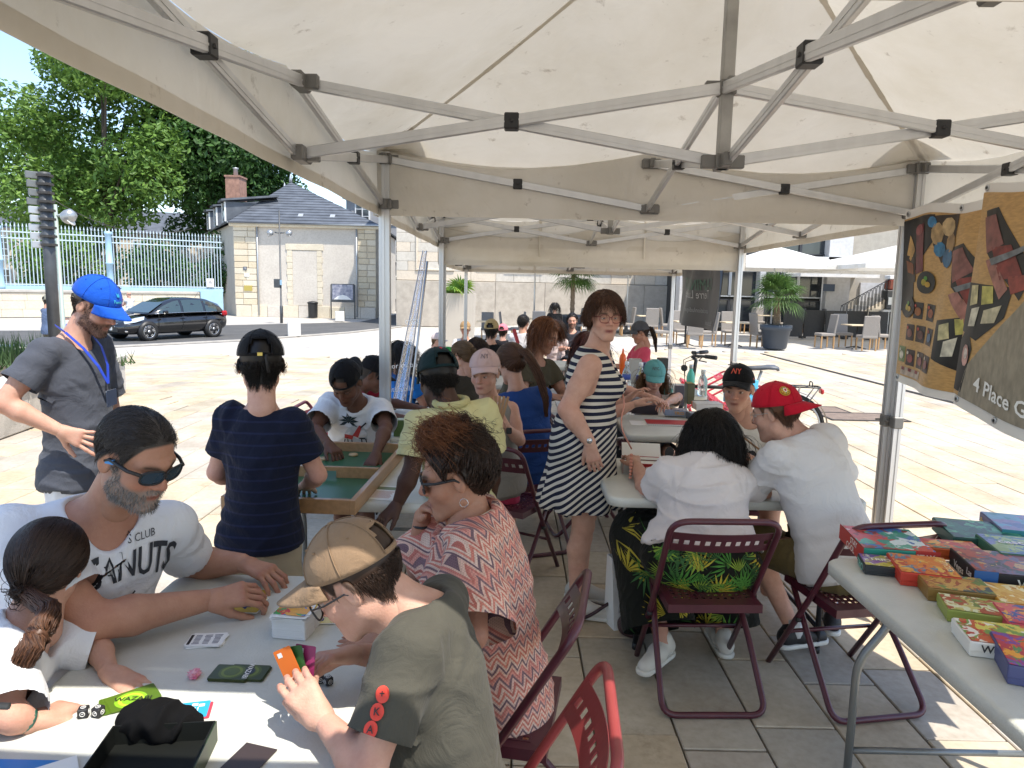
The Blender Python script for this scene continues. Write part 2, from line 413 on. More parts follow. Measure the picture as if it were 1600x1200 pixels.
 # ---- trees
def leaf_mat(name,c,c2):
 m=mat(name,c,.55,spec=.4);nt,b=nodes(m)
 geo=N(nt,'NewGeometry');r=N(nt,'ValToRGB');r.color_ramp.elements[0].color=(*c2,1);r.color_ramp.elements[1].color=(*c,1)
 nt.links.new(geo.outputs['Random Per Island'],r.inputs[0]);nt.links.new(r.outputs[0],b.inputs['Base Color'])
 tr=N(nt,'BsdfTranslucent');nt.links.new(r.outputs[0],tr.inputs['Color']);ms=N(nt,'MixShader');ms.inputs[0].default_value=.3
 nt.links.new(b.outputs[0],ms.inputs[1]);nt.links.new(tr.outputs[0],ms.inputs[2]);nt.links.new(ms.outputs[0],nt.nodes['Material Output'].inputs[0]);return m
M_LEAF1=leaf_mat('leaf_dark',(.065,.15,.028),(.025,.07,.014));M_LEAF2=leaf_mat('leaf_light',(.165,.28,.045),(.07,.15,.025))
M_BARK=mat('bark',(.09,.07,.05),.9,noise=.4,nscale=6,bump=.8,bscale=12,stretch=(1,1,.2))
def leaves(centres,radii,n,size,rng,hang=0.3):
 """leaf quads filling clumps; returns V, F"""
 cen=np.asarray(centres);rad=np.asarray(radii);p=rad**2.2;p=p/p.sum();k=rng.choice(len(cen),n,p=p)
 d=rng.normal(size=(n,3));d/=np.linalg.norm(d,axis=1)[:,None];rr=rng.uniform(.45,1.05,n)**.6
 P=cen[k]+d*(rad[k]*rr)[:,None]*np.array([1,1,.75])
 nrm=d*.7+rng.normal(size=(n,3))*.6+np.array([0,0,.5]);nrm/=np.linalg.norm(nrm,axis=1)[:,None]
 t=np.cross(nrm,rng.normal(size=(n,3)));t/=np.linalg.norm(t,axis=1)[:,None];u=np.cross(nrm,t)
 s=(size*rng.uniform(.6,1.25,n))[:,None]
 V=np.stack([P-t*s,P-u*s*.45+nrm*s*.12,P+t*s,P+u*s*.45+nrm*s*.12],1).reshape(-1,3)
 return V,np.arange(4*n).reshape(-1,4)
def tree(x,y,h,rad,n,size,m,label,seed,zc=.62,trunk_r=.35,group='trees behind the railings'):
 rng=np.random.default_rng(seed);z0=float(gz(x,y))-.1;root=empty('broadleaf_tree',(x,y,z0),label=label,cat='tree',group=group)
 cen=[];r=[]
 for i in range(26):
  d=rng.normal(size=3);d/=np.linalg.norm(d);q=rng.uniform(.35,.8);cen.append(np.array([0,0,h*zc])+d*q*np.array([rad,rad,h*(1-zc)*1.0]));r.append(rad*rng.uniform(.22,.42))
 V,Fc=leaves(cen,r,n,size,rng);o=bpy.data.objects.new('crown',npmesh('crown',V,Fc,m,False));link(o,root)
 mb=MB();mb.tube([(0,0,0),(.1,0,h*.2),(0,.1,h*.45),(.1,0,h*.8)],[trunk_r*1.3,trunk_r,trunk_r*.7,.06],9)
 for i in range(9):
  c=cen[i];z1=h*rng.uniform(.28,.5);mb.tube([(0,0,z1),tuple(np.array([0,0,z1])*.5+c*.5+np.array([0,0,.3])),tuple(c)],[trunk_r*.45,trunk_r*.25,.04],6)
 mb.build('trunk',M_BARK,root);return root
tree(-24.2,62,19.0,8.0,24000,.25,M_LEAF1,'big dark green chestnut tree behind the railings, beside the slate roof',11,.58,.45)
tree(-30.0,53,20.5,8.8,26000,.24,M_LEAF2,'tall yellow-green tree behind the railings at the left edge',12,.60)
tree(-25.5,60,23.0,8.0,18000,.26,M_LEAF1,'dark tree rising between the two nearer crowns behind the railings',13,.62)
tree(-40,62,17,7.5,7000,.3,M_LEAF2,'light green tree furthest left behind the railings',14,.6)
tree(-23.5,47,5.2,2.6,4200,.16,M_LEAF1,'dark garden shrub behind the railings, left one',31,.55,.12);tree(-19.6,49,6.0,2.8,4500,.16,M_LEAF1,'dark garden shrub behind the railings, nearest the pavilion',32,.55,.12);tree(-28.5,45,5.5,3.0,4500,.17,M_LEAF2,'light green garden shrub behind the railings by the post',33,.55,.12)
tree(-7.9,9.2,9.3,3.4,5200,.13,M_LEAF2,'plaza tree in the stone planter, its shade falling on the paving',15,.76,.14,None)
# ---- pavilion with slate hip roof
M_REND=stone_mat('beige_render',(.62,.57,.50),(.54,.49,.43),.8,.15)
M_QUOIN=stone_mat('quoin_stone',(.66,.57,.41),(.57,.48,.35),1.2,.3);M_QUOIN2=stone_mat('quoin_stone_pale',(.70,.63,.50),(.6,.53,.41),1.2,.3)
M_SLATE=mat('slate',(.115,.128,.15),.55,noise=.45,nscale=1.6,bump=.3,bscale=8);M_ZINC=mat('zinc',(.42,.44,.46),.45,.5)
M_GLASSD=mat('dark_glass',(.03,.035,.04),.08,spec=.8);M_FRAMEW=mat('white_frame',(.7,.7,.68),.5)
M_BRICKR=mat('chimney_brick',(.40,.22,.16),.85,noise=.4,nscale=5);M_LBLUE=mat('pale_blue_paint',(.34,.52,.66),.5,noise=.12,nscale=2)
def pavilion():
 zb=-.45;A=Vector((-17.2,44,zb));B=Vector((-8.6,44.3,zb));C=Vector((-9.5,57,zb));D=Vector((-24.6,57,zb));H=5.7
 root=empty('pavilion',A,label='beige stone pavilion with slate hip roof and dormers',cat='building');o0=A
 mb=MB();P=[A,B,C,D];vs=[p-o0 for p in P]+[p-o0+Vector((0,0,H))for p in P];mb.add(vs,[(i,(i+1)%4,4+(i+1)%4,4+i)for i in range(4)]);mb.build('wall',M_REND,root)
 dx=(B-A).normalized();L=(B-A).length;up=Vector((0,0,1));out=Vector((dx.y,-dx.x,0))
 def fbox(name,u0,u1,z0,z1,th,m,bev=.015,par=root):
  mb=MB();c=dx*((u0+u1)/2)+up*((z0+z1)/2)+out*(th/2);mb.box(c,(u1-u0,th,z1-z0),0,Matrix(((dx.x,-out.x,0),(dx.y,-out.y,0),(0,0,1))),bev);return mb.build(name,m,par)
 rng=random.Random(4)
 for side in(0,1):
  for k in range(13):
   z0=.72+k*.375;u0,u1=(0.0,1.32)if side==0 else(L-1.05,L+.02)
   sp=u0+(u1-u0)*rng.choice([.35,.5,.62])
   fbox('quoin',u0-.03,sp-.01,z0+.02,z0+.36,.07+rng.uniform(0,.01),rng.choice([M_QUOIN,M_QUOIN,M_QUOIN2]));fbox('quoin',sp+.01,u1,z0+.02,z0+.36,.07+rng.uniform(0,.01),rng.choice([M_QUOIN,M_QUOIN2,M_QUOIN2]))
 for k in range(9):fbox('plinth_block',k*L/9+.01,(k+1)*L/9-.01,.0,.68+.05*(k%2),.09,rng.choice([M_QUOIN2,M_REND]))
 fbox('blind_window',3.5,5.0,.74,4.1,.03,M_REND)
 for k in range(9):
  fbox('jamb_block',3.18-.05*(k%2),3.5,.75+k*.375,1.11+k*.375,.05,M_QUOIN2);fbox('jamb_block',5.0,5.3+.05*(k%2),.75+k*.375,1.11+k*.375,.05,M_QUOIN2)
 fbox('lintel',3.1,5.4,4.13,4.5,.06,M_QUOIN2)
 fbox('cornice',-.25,L+.25,H-.22,H-.02,.25,M_QUOIN2,.05);
 mb=MB();mb.bar(-dx*.3+up*H+out*.34,dx*(L+.3)+up*H+out*.34,.12,.1,bev=.03);mb.build('gutter',M_ZINC,root)
 for u in(1.42,L-1.15):mb=MB();mb.tube([dx*u+out*.12+up*(H-.1),dx*u+out*.12+up*.1],.05,8);mb.build('downpipe',M_ZINC,root)
 # roof
 e=.35;cx=(A+B+C+D)/4
 ev=[p+(p-cx).normalized()*.5-o0+Vector((0,0,H))for p in P];r1=Vector((-15.6,50.2,zb))-o0+up*9.0;r2=Vector((-17.4,54.5,zb))-o0+up*9.0
 def plane_courses(a,b_,c_,d_,n,name='slate_course',par=None):
  for k in range(n):
   t0,t1=k/n,(k+1)/n;p0=a.lerp(d_,t0);p1=b_.lerp(c_,t0);p2=b_.lerp(c_,t1);p3=a.lerp(d_,t1);nr=(p1-p0).cross(p3-p0).normalized()
   mb=MB();l=nr*.04;mb.add([p0+l,p1+l,p2+l*.2,p3+l*.2,p0-l,p1-l],[(0,1,2,3),(4,5,1,0)]);mb.build(name,M_SLATE,par)
 roof=MB();roof.add([p-up*.03 for p in ev]+[r1-up*.03,r2-up*.03],[(0,1,4),(1,2,5,4),(2,3,5),(3,0,4,5)]);rf=roof.build('roof',M_SLATE,root)
 plane_courses(ev[0],ev[1],r1,r1+Vector((-.001,0,0)),16,par=rf);plane_courses(ev[3],ev[0],r1,r2,14,par=rf);plane_courses(ev[1],ev[2],r2,r1,10,par=rf)
 for q in(r1,r2):mb=MB();mb.lathe([(.12,0),(.1,.3),(.04,.5),(0,.62)],8,q);mb.build('finial',M_ZINC,rf)
 for u in(4.6,7.0):mb=MB();q=ev[0].lerp(ev[1],u/9.4).lerp(r1,.16);mb.box(q+up*.06,(.3,.3,.06),R=Matrix.Rotation(.7,3,'X'));mb.build('roof_vent',M_ZINC,rf)
 # dormers on the left slope
 ls=(D-A).normalized();ln=Vector((-ls.y,ls.x,0))
 for k,s in enumerate((2.2,6.2,10.2)):
  base=ls*s+up*(H+.15)+ln*.0;dm=empty('dormer');dm.parent=root
  inn=-ln
  mb=MB();q=base+inn*1.3;mb.box(q+up*.62,(1.3,3.0,1.25),R=Matrix(((ls.x,inn.x,0),(ls.y,inn.y,0),(0,0,1))));mb.build('dormer_cheek',M_SLATE,dm)
  mb=MB();mb.box(base-inn*.24+up*.62,(.95,.06,.95),R=Matrix(((ls.x,inn.x,0),(ls.y,inn.y,0),(0,0,1))));mb.build('pane',M_GLASSD,dm)
  for t in(-1,1):mb=MB();mb.box(base-inn*.26+up*.62+ls*t*.58,(.16,.1,1.2),R=Matrix(((ls.x,inn.x,0),(ls.y,inn.y,0),(0,0,1))));mb.build('jamb',M_FRAMEW,dm)
  mb=MB();a_=base-inn*.5+up*1.25;z3=base+inn*3.0+up*1.75
  mb.add([a_-ls*.85,a_+ls*.85,z3+ls*.85,z3-ls*.85,a_-ls*.85+up*.12,a_+ls*.85+up*.12,z3+ls*.85+up*.12,z3-ls*.85+up*.12],[(0,3,2,1),(4,5,6,7),(0,1,5,4),(1,2,6,5),(2,3,7,6),(3,0,4,7)]);mb.build('dormer_roof',M_SLATE,dm)
 ch=W(369,296,Y=53)-o0;mb=MB();mb.box(ch,(1.0,1.4,1.6));mb.box(ch+up*.85,(1.12,1.5,.12));mb.build('chimney',M_BRICKR,rf)
 mb=MB();mb.lathe([(.18,0),(.16,.5),(.22,.55),(.22,.62),(0,.66)],8,ch+up*.9);mb.build('chimney_pot',M_ZINC,rf)
 # house number, bells and brass plate on the left quoins
 for nm,u,z,ww,hh,m in(('number_plate',.62,2.95,.22,.2,mat('enamel_blue',(.08,.09,.12),.3)),('bell_plate',.72,2.55,.3,.2,M_FRAMEW),('brass_plate',.78,1.75,.5,.32,mat('brass',(.55,.42,.12),.35,.8))):
  fbox(nm,u-ww/2,u+ww/2,z-hh/2,z+hh/2,.1,m,0)
 mx_=frame(dx*.62+up*2.95+out*.104,dx,up);text_obj('12',.15,M_FRAMEW,root,mx_)
 return root
pavilion()
# ---- stone wall with railings
M_WALLST=stone_mat('wall_ashlar',(.66,.57,.45),(.58,.50,.40),.9,.2);M_RAIL=mat('pale_rail_paint',(.46,.56,.62),.5)
def railings():
 a=Vector((-29.5,34.7,-.42));c=Vector((-17.75,43.4,-.42));d=(c-a).normalized();L=(c-a).length;n=Vector((d.y,-d.x,0));up=Vector((0,0,1))
 R=Matrix(((d.x,-n.x,0),(d.y,-n.y,0),(0,0,1)))
 wl=empty('boundary_wall',a,label='low ashlar stone wall under the blue railings',cat='wall');rng=random.Random(8)
 mb=MB();mb.box(d*(L-1.4)/2+up*.65,(L-1.4,.3,1.3),R=R);mb.build('core',M_WALLST,wl)
 u=0
 for row,(z0,z1)in enumerate(((0,.42),(.42,.86),(.86,1.28))):
  u=-.2*row
  while u<L-1.5:
   w_=rng.uniform(.8,1.35);u1=min(u+w_,L-1.4);mb=MB();mb.box(d*(max(u,0)+u1)/2+up*(z0+z1)/2+n*.16,(u1-max(u,0)-.012,.06,z1-z0-.012),R=R,bev=.006);mb.build('ashlar_block',rng.choice([M_WALLST,M_QUOIN2,M_WALLST]),wl);u=u1
 mb=MB();mb.box(d*(L-1.4)/2+up*1.37,(L-1.4,.5,.16),R=R,bev=.03);mb.build('coping',M_KERB,wl)
 fe=empty('railing_fence',a,label='tall pale blue iron railing fence with pointed bars on the stone wall',cat='fence')
 bar=MB();bar.box((0,0,1.5),(.035,.035,3.0));bar.lathe([(.02,3.0),(.045,3.05),(.03,3.1),(0,3.24)],6);bm_=bar.mesh('bar',M_RAIL)
 k=int(L/.172)
 for i in range(k):
  o=bpy.data.objects.new('bar',bm_);link(o,fe);o.location=d*(i*.172+.08)+up*1.66
 for z in(1.72,4.1,4.42):mb=MB();mb.bar(up*z,d*L+up*z,.05,.06);mb.build('rail',M_RAIL,fe)
 mb=MB();mb.bar(up*1.56,d*L+up*1.56,.09,.2);mb.build('base_band',M_LBLUE,fe)
 for u in(3.62,8.62):
  mb=MB();mb.lathe([(.2,1.45),(.2,1.62),(.17,1.7),(.17,2.9),(.2,2.92),(.2,3.0),(.17,3.02),(.16,4.5),(.2,4.55),(.2,4.68),(0,4.72)],14,d*u);mb.build('column',M_LBLUE,fe)
 gt=empty('side_gate',a+d*(L-1.35),label='pale blue sheet metal gate beside the pavilion quoins',cat='gate')
 mb=MB();mb.box(d*.68+up*.78+n*.02,(1.3,.06,1.5),R=R,bev=.01);mb.build('panel',M_LBLUE,gt);mb=MB();mb.box(d*.68+up*.0+n*.03,(1.3,.05,.16),R=R);mb.build('kick_plate',M_ZINC,gt)
 mb=MB();mb.box(d*.14+up*.9+n*.06,(.05,.03,.25),R=R);mb.build('handle',M_DRAIN,gt)
 sg=empty('warning_sign',a+d*(L-.75)+up*2.0+n*.1,label='small white notice with a triangle on the railings',cat='sign');mb=MB();mb.box((0,0,0),(.42,.02,.5),R=R);mb.build('plate',M_FRAMEW,sg)
 mb=MB();mb.prism([(-.13,-.1),(.13,-.1),(0,.14)],.012,.016,M=Matrix(((d.x,0,n.x,0),(d.y,0,n.y,0),(0,1,0,.05),(0,0,0,1))));mb.build('triangle',mat('grey_print',(.35,.35,.36),.6),sg)
railings()
# ---- houses seen through the railings and behind the pavilion
def simple_house(name,c,size,rz,wallm,roofm,rows,cols,label,roof_h=2.5):
 root=empty(name,c,rz,label,'building');x,y,h=size
 mb=MB();mb.box((0,0,h/2),(x,y,h));mb.build('wall',wallm,root)
 mb=MB();mb.add([(-x/2-.3,-y/2-.3,h),(x/2+.3,-y/2-.3,h),(x/2+.3,y/2+.3,h),(-x/2-.3,y/2+.3,h),(-x/2+2,0,h+roof_h),(x/2-2,0,h+roof_h)],[(0,1,5,4),(1,2,5),(2,3,4,5),(3,0,4),(3,2,1,0)]);mb.build('roof',roofm,root)
 for i in range(rows):
  for j in range(cols):
   wx=-x/2+(j+.5)*x/cols;wz=1.9+i*3.0
   fr=MB();fr.box((wx,-y/2-.03,wz),(1.25,.1,1.9));f=fr.build('window',M_FRAMEW,root)
   for s in(-1,1):
    for t in(-1,0,1):p=MB();p.box((wx+s*.28,-y/2-.085,wz+t*.58),(.46,.02,.5));p.build('pane',M_GLASSD,f)
 return root
simple_house('town_house',(-36,74,-.4),(30,9,6.5),.35,stone_mat('cream_wall',(.66,.58,.47),(.58,.5,.4),.6),M_SLATE,2,8,'cream house with white windows glimpsed through the railings')
simple_house('grey_house',(-9.6,63,-.4),(8.2,8,9.0),-.05,stone_mat('grey_wall',(.36,.36,.36),(.3,.3,.31),.6),M_SLATE,3,3,'grey house rising behind the right end of the slate roof',3.5)
# ---- street furniture on the left
M_POST=mat('dark_grey_post',(.085,.09,.095),.45,.3,noise=.3,nscale=9);M_LGREY=mat('light_grey_metal',(.48,.49,.5),.4,.6)
def sign_post():
 p=G(-5.82,8.95);p.z=.44;root=empty('direction_sign_post',p,label='dark grey post carrying a stack of direction sign plates',cat='sign post')
 mb=MB();mb.tube([(0,0,0),(0,0,2.5)],.07,14);mb.build('post',M_POST,root)
 for k in range(9):
  mb=MB();mb.box((-.10+.012*(k%3),-.03,2.46-k*.105),(.20,.035,.085),R=Matrix.Rotation(.9,3,'Z'),bev=.006);pl=mb.build('sign_plate',M_LGREY if k>3 else mat('sign_dark',(.14,.15,.15),.5),root)
  mb=MB();mb.box((.02,-.02,2.46-k*.105),(.14,.12,.03));mb.build('clamp',M_DRAIN,root)
sign_post()
def lamp(p,h,label,heads,m):
 root=empty('street_lamp',p,label=label,cat='street lamp',group='street lamps');mb=MB();mb.tube([(0,0,0),(0,0,.9),(0,0,.92),(0,0,h)],[.075,.075,.05,.035],10);mb.build('pole',m,root)
 for(dx,z)in heads:
  s=1 if dx>0 else-1;mb=MB();mb.tube([(0,0,z),(dx*.4,0,z+.03)],.03,8);mb.build('arm',m,root)
  mb=MB();mb.lathe([(.0,.21),(.11,.18),(.15,.07),(.15,-.03),(.12,-.08),(.06,-.11),(0,-.12)],14,(dx*.72,0,z-.03),R=Matrix.Rotation(s*.9,3,'Y'));hd=mb.build('lamp_head',mat('lamp_grey',(.36,.37,.38),.35,.6),root)
  mb=MB();mb.lathe([(0,.012),(.12,.01),(.12,-.01),(0,-.012)],12,(dx*.72+s*.07,0,z-.10),R=Matrix.Rotation(s*.9,3,'Y'));mb.build('lamp_glass',M_FRAMEW,hd)
 return root
p=W(440,505,z=-.42);lp=lamp(p,5.75,'slim twin-headed street lamp in front of the pavilion',[(.62,4.6),(-.62,4.6)],M_POST)
mb=MB();mb.box((-.16,-.05,2.05),(.3,.22,.45),bev=.02);mb.build('control_box',M_POST,lp);mb=MB();mb.box((.0,-.09,2.1),(.18,.02,.26));mb.build('sticker',M_LBLUE,lp)
p=G(-10.2,16);lamp(p,3.55,'street lamp with one tilted grey head behind the sign post',[(.34,3.3)],mat('green_grey',(.28,.33,.3),.5))
def bin_():
 p=W(489,491,Y=43.5);p.z=-.42;root=empty('litter_bin',p,label='black litter bin against the pavilion wall',cat='bin');m=mat('bin_black',(.02,.021,.022),.5)
 mb=MB();mb.lathe([(.26,0),(.28,.05),(.3,.85),(.31,.88)],14);mb.build('body',m,root);mb=MB();mb.lathe([(.33,.88),(.33,.94),(.2,1.0),(0,1.02)],14);mb.build('lid',m,root)
 p=W(536,493,Y=43);p.z=-.42;root=empty('notice_board',p,label='framed street notice board with a dark poster by the pavilion',cat='notice board')
 for s in(-1,1):mb=MB();mb.tube([(s*.72,0,0),(s*.72,0,2.05)],.04,8);mb.build('post',M_POST,root)
 mb=MB();mb.box((0,0,1.55),(1.4,.08,1.1),bev=.02);mb.build('frame',M_POST,root)
 pm=mat('poster_print',(.12,.13,.2),.4,noise=.8,nscale=6,col2=(.4,.4,.45));mb=MB();mb.box((0,-.045,1.6),(1.25,.012,.9));mb.build('poster',pm,root);mb=MB();mb.prism([(-.55,1.16),(.55,1.16),(.25,1.38),(0,1.45),(-.3,1.36)],.056,.06,M=Matrix(((1,0,0,0),(0,0,-1,0),(0,1,0,0),(0,0,0,1))));mb.build('poster_shape',M_FRAMEW,root)
bin_()
def wire():
 a=W(80,310,Y=38);c=W(300,357,Y=44);pts=[a.lerp(c,t/12)-Vector((0,0,.9*4*(t/12)*(1-t/12)))for t in range(13)]
 mb=MB();mb.tube(pts,.022,5);tag(mb.build('overhead_cable',M_DRAIN),'thin overhead cable sagging in front of the trees','cable')
wire()
# ---- stone building closing the square, behind the far tents
M_FACADE=stone_mat('facade_stone',(.60,.55,.47),(.5,.46,.4),.7,.3);M_PLINTH=stone_mat('rough_plinth',(.52,.46,.38),(.38,.33,.27),2.5,1.0)
def stone_building():
 x0,x1,y=-6.1,9.3,37.0;root=empty('stone_building',(x0,y,0),label='tall pale ashlar building closing the square behind the tents',cat='building')
 L=x1-x0;rng=random.Random(5)
 mb=MB();mb.box((L/2,6,7),(L,12,15));mb.build('wall',M_FACADE,root)
 for row in range(7):
  u=.0-.4*(row%2)
  while u<L:
   w_=rng.uniform(.9,1.5);a=max(u,0);c=min(u+w_,L)
   if c-a>.1:m=MB();m.box(((a+c)/2,-.05,1.95+row*.48+.24),(c-a-.014,.1,.466),bev=.008);m.build('ashlar_block',rng.choice([M_FACADE,M_FACADE,M_WALLST]),root)
   u+=w_
 for k in range(6):m=MB();m.box((L*(k+.5)/6,-.11,.75),(L/6-.012,.24,2.35),bev=.015);m.build('plinth_block',M_PLINTH,root)
 for k in range(3):
  cx=2.0+k*4.6;pn=MB()
  for(px_,pz,ww,hh)in((0,2.5,2.0,.1),(-.95,3.6,.1,2.1),(.95,3.6,.1,2.1)):pn.box((cx+px_,-.13,pz),(ww,.08,hh),bev=.02)
  pn.build('moulded_panel',M_WALLST,root)
 return root
stone_building()
# ---- restaurant on the right
M_CONC=stone_mat('smooth_concrete',(.55,.54,.53),(.48,.47,.46),.6,.1);M_ROUGHC=stone_mat('roughcast',(.42,.38,.32),(.34,.31,.26),4,.8);M_FRAMED=mat('dark_frame',(.03,.03,.035),.4)
def restaurant():
 y=31.0;x0=7.9;root=empty('restaurant_building',(x0,y,0),label='glazed restaurant front with white pillars behind the terrace',cat='building')
 mb=MB();mb.box((3.3,4.2,3.8),(6.6,8,8));mb.build('wall',mat('dark_interior',(.035,.033,.03),.9),root)
 for(cx,w_)in((-.4,.8),(2.75,.25),(6.0,1.0)):m=MB();m.box((cx,-.05,3.9),(w_,.7,7.8),bev=.01);m.build('pillar',M_CONC,root)
 m=MB();m.box((3.2,-.15,3.0),(6.0,.5,.5));m.build('beam',M_CONC,root)
 for k in range(4):
  for r in range(3):
   cx=.75+k*1.48;z=(.75,2.05,4.0)[r];hh=(1.2,1.1,1.3)[r];f=MB()
   for s in(-1,1):f.box((cx+s*.71,.05,z),(.05,.08,hh));f.box((cx,.05,z+s*hh/2),(1.47,.08,.05))
   fr=f.build('window',M_LGREY if r==1 else M_FRAMED,root);p=MB();p.box((cx,.1,z),(1.38,.02,hh-.06));p.build('pane',M_GLASSD,fr)
 m=MB();m.box((5.55,-.45,1.95),(.55,.06,.3));m.build('wall_sign',mat('navy_sign',(.03,.05,.09),.4),root)
 r2=empty('side_building',(14.4,30.5,0),label='roughcast side wall behind the outdoor stairs',cat='building')
 m=MB();m.box((6,3.5,5),(12,6,10));m.build('wall',M_ROUGHC,r2);m=MB();m.box((6.2,.45,1.1),(11.2,.12,2.2));m.build('lower_wall',M_CONC,r2)
 st=empty('outdoor_staircase',(13.3,29.2,0),label='stone staircase with bent iron railing climbing to the right',cat='staircase')
 n=16;dx,dz=.28,.168
 for k in range(n):m=MB();m.box((.14+k*dx,.4,.4+(k+1)*dz/2-.2),(dx-.002,1.2,.4+(k+1)*dz));m.build('step',M_CONC,st)
 m=MB();m.prism([(-.3,.25),(n*dx,.25+n*dz+.2),(n*dx,.25+n*dz-.15),(-.3,-.1)],.22,.3,M=Matrix(((1,0,0,0),(0,0,-1,0),(0,1,0,0),(0,0,0,1))));m.build('stringer',M_WALLST,st)
 for k in range(0,n*2):
  x=k*dx/2;z=.3+k*dz/2;m=MB();m.tube(bend([(x,-.3,z),(x,-.3,z+.85),(x+.1,-.3,z+.92),(x+.1,-.3,z+.1)],.05,3),.014,5);m.build('baluster',M_POST,st)
 m=MB();m.tube([(0,-.3,1.2),(n*dx,-.3,1.2+n*dz)],.022,6);m.build('handrail',M_POST,st)
restaurant()
m_=mat('machine_black',(.03,.03,.032),.4)
def drinks():
 p=W(1398,500,Y=29);p.z=0;root=empty('slush_machine',p,label='slush drinks machine with three coloured tanks on a counter by the stairs',cat='drinks machine')
 mb=MB();mb.box((0,0,.55),(1.3,.6,1.1));mb.build('counter',M_CONC,root);mb=MB();mb.box((0,0,1.5),(1.05,.5,.75),bev=.02);mb.build('cabinet',m_,root)
 for k,c in enumerate(('#6b2a1e','#b3242c','#2f8fa6')):
  mb=MB();mb.box((-.34+k*.34,-.02,2.1),(.27,.44,.42),bev=.05);t=mb.build('tank',hexm(c,.15),root);mb=MB();mb.box((-.34+k*.34,-.02,2.4),(.28,.42,.16),bev=.02);mb.build('lid',M_FRAMEW,t)
 mb=MB();mb.box((0,-.27,1.45),(.95,.02,.3));mb.build('front_label',M_FRAMEW,root);mb=MB();mb.box((0,-.32,.75),(1.1,.02,.5));mb.build('counter_label',M_FRAMEW,root)
drinks()
def shade_panels():  # added dark panels stand in for the shade at the back of the terrace
 m=mat('shade_charcoal',(.05,.047,.045),.8,noise=.3,nscale=30,bump=.5,bscale=60)
 for k in range(6):
  p=W(1238+k*33,520,Y=26.6+.25*(k%2));p.z=0;t=empty('shade_panel',p,.05*(-1)**k,'added charcoal panel standing in for terrace shade, %s from the palm pot'%('first','second','third','fourth','fifth','sixth')[k],'screen','added shade panels')
  mb=MB();mb.box((0,0,.56),(.76,.05,1.0),bev=.01);mb.build('panel',m,t)
  for s in(-1,1):mb=MB();mb.box((s*.34,0,.04),(.05,.3,.08));mb.build('foot',M_DRAIN,t)
shade_panels()
# ================================================================== TENTS
M_ALU=mat('aluminium',(.62,.62,.62),.38,.75,noise=.12,nscale=14,stretch=(1,1,.1));M_BRK=mat('bracket_grey',(.16,.155,.145),.5,.3);M_BLK=mat('black_plastic',(.015,.015,.016),.5)
def canvas_mat(name,c,tr=.24):
 m=mat(name,c,.6,spec=.25);nt,b=nodes(m);geo=N(nt,'NewGeometry')
 n1=N(nt,'TexNoise',Scale=1.6,Detail=9,Roughness=.62);n2=N(nt,'TexNoise',Scale=9,Detail=7,Roughness=.7);n3=N(nt,'TexNoise',Scale=2.6,Detail=4,Distortion=1.0)
 for n in(n1,n2,n3):nt.links.new(geo.outputs['Position'],n.inputs['Vector'])
 r=N(nt,'ValToRGB');e=r.color_ramp.elements;e[0].position=.3;e[0].color=(c[0]*.86,c[1]*.84,c[2]*.79,1);e[1].position=.62;e[1].color=(*c,1)
 nt.links.new(n1.outputs[0],r.inputs[0]);r2=N(nt,'ValToRGB');e=r2.color_ramp.elements;e[0].position=.28;e[0].color=(.5,.45,.4,1);e[1].position=.385;e[1].color=(1,1,1,1);nt.links.new(n2.outputs[0],r2.inputs[0])
 mx=N(nt,'MixRGB',blend_type='MULTIPLY');mx.inputs[0].default_value=.8;nt.links.new(r.outputs[0],mx.inputs[1]);nt.links.new(r2.outputs[0],mx.inputs[2]);nt.links.new(mx.outputs[0],b.inputs['Base Color'])
 tl=N(nt,'BsdfTranslucent');mw=N(nt,'MixRGB',blend_type='MULTIPLY');mw.inputs[0].default_value=1;mw.inputs[2].default_value=(1.0,.955,.865,1);nt.links.new(mx.outputs[0],mw.inputs[1]);nt.links.new(mw.outputs[0],tl.inputs['Color'])
 ms=N(nt,'MixShader');ms.inputs[0].default_value=tr;nt.links.new(b.outputs[0],ms.inputs[1]);nt.links.new(tl.outputs[0],ms.inputs[2]);nt.links.new(ms.outputs[0],nt.nodes['Material Output'].inputs[0])
 bp=N(nt,'Bump',Strength=.55,Distance=.05);nt.links.new(n3.outputs[0],bp.inputs['Height']);nt.links.new(bp.outputs[0],b.inputs['Normal']);return m
M_CANVAS=canvas_mat('cream_canvas',(.73,.70,.645));M_SEAM=canvas_mat('canvas_seam',(.68,.64,.57),.2)
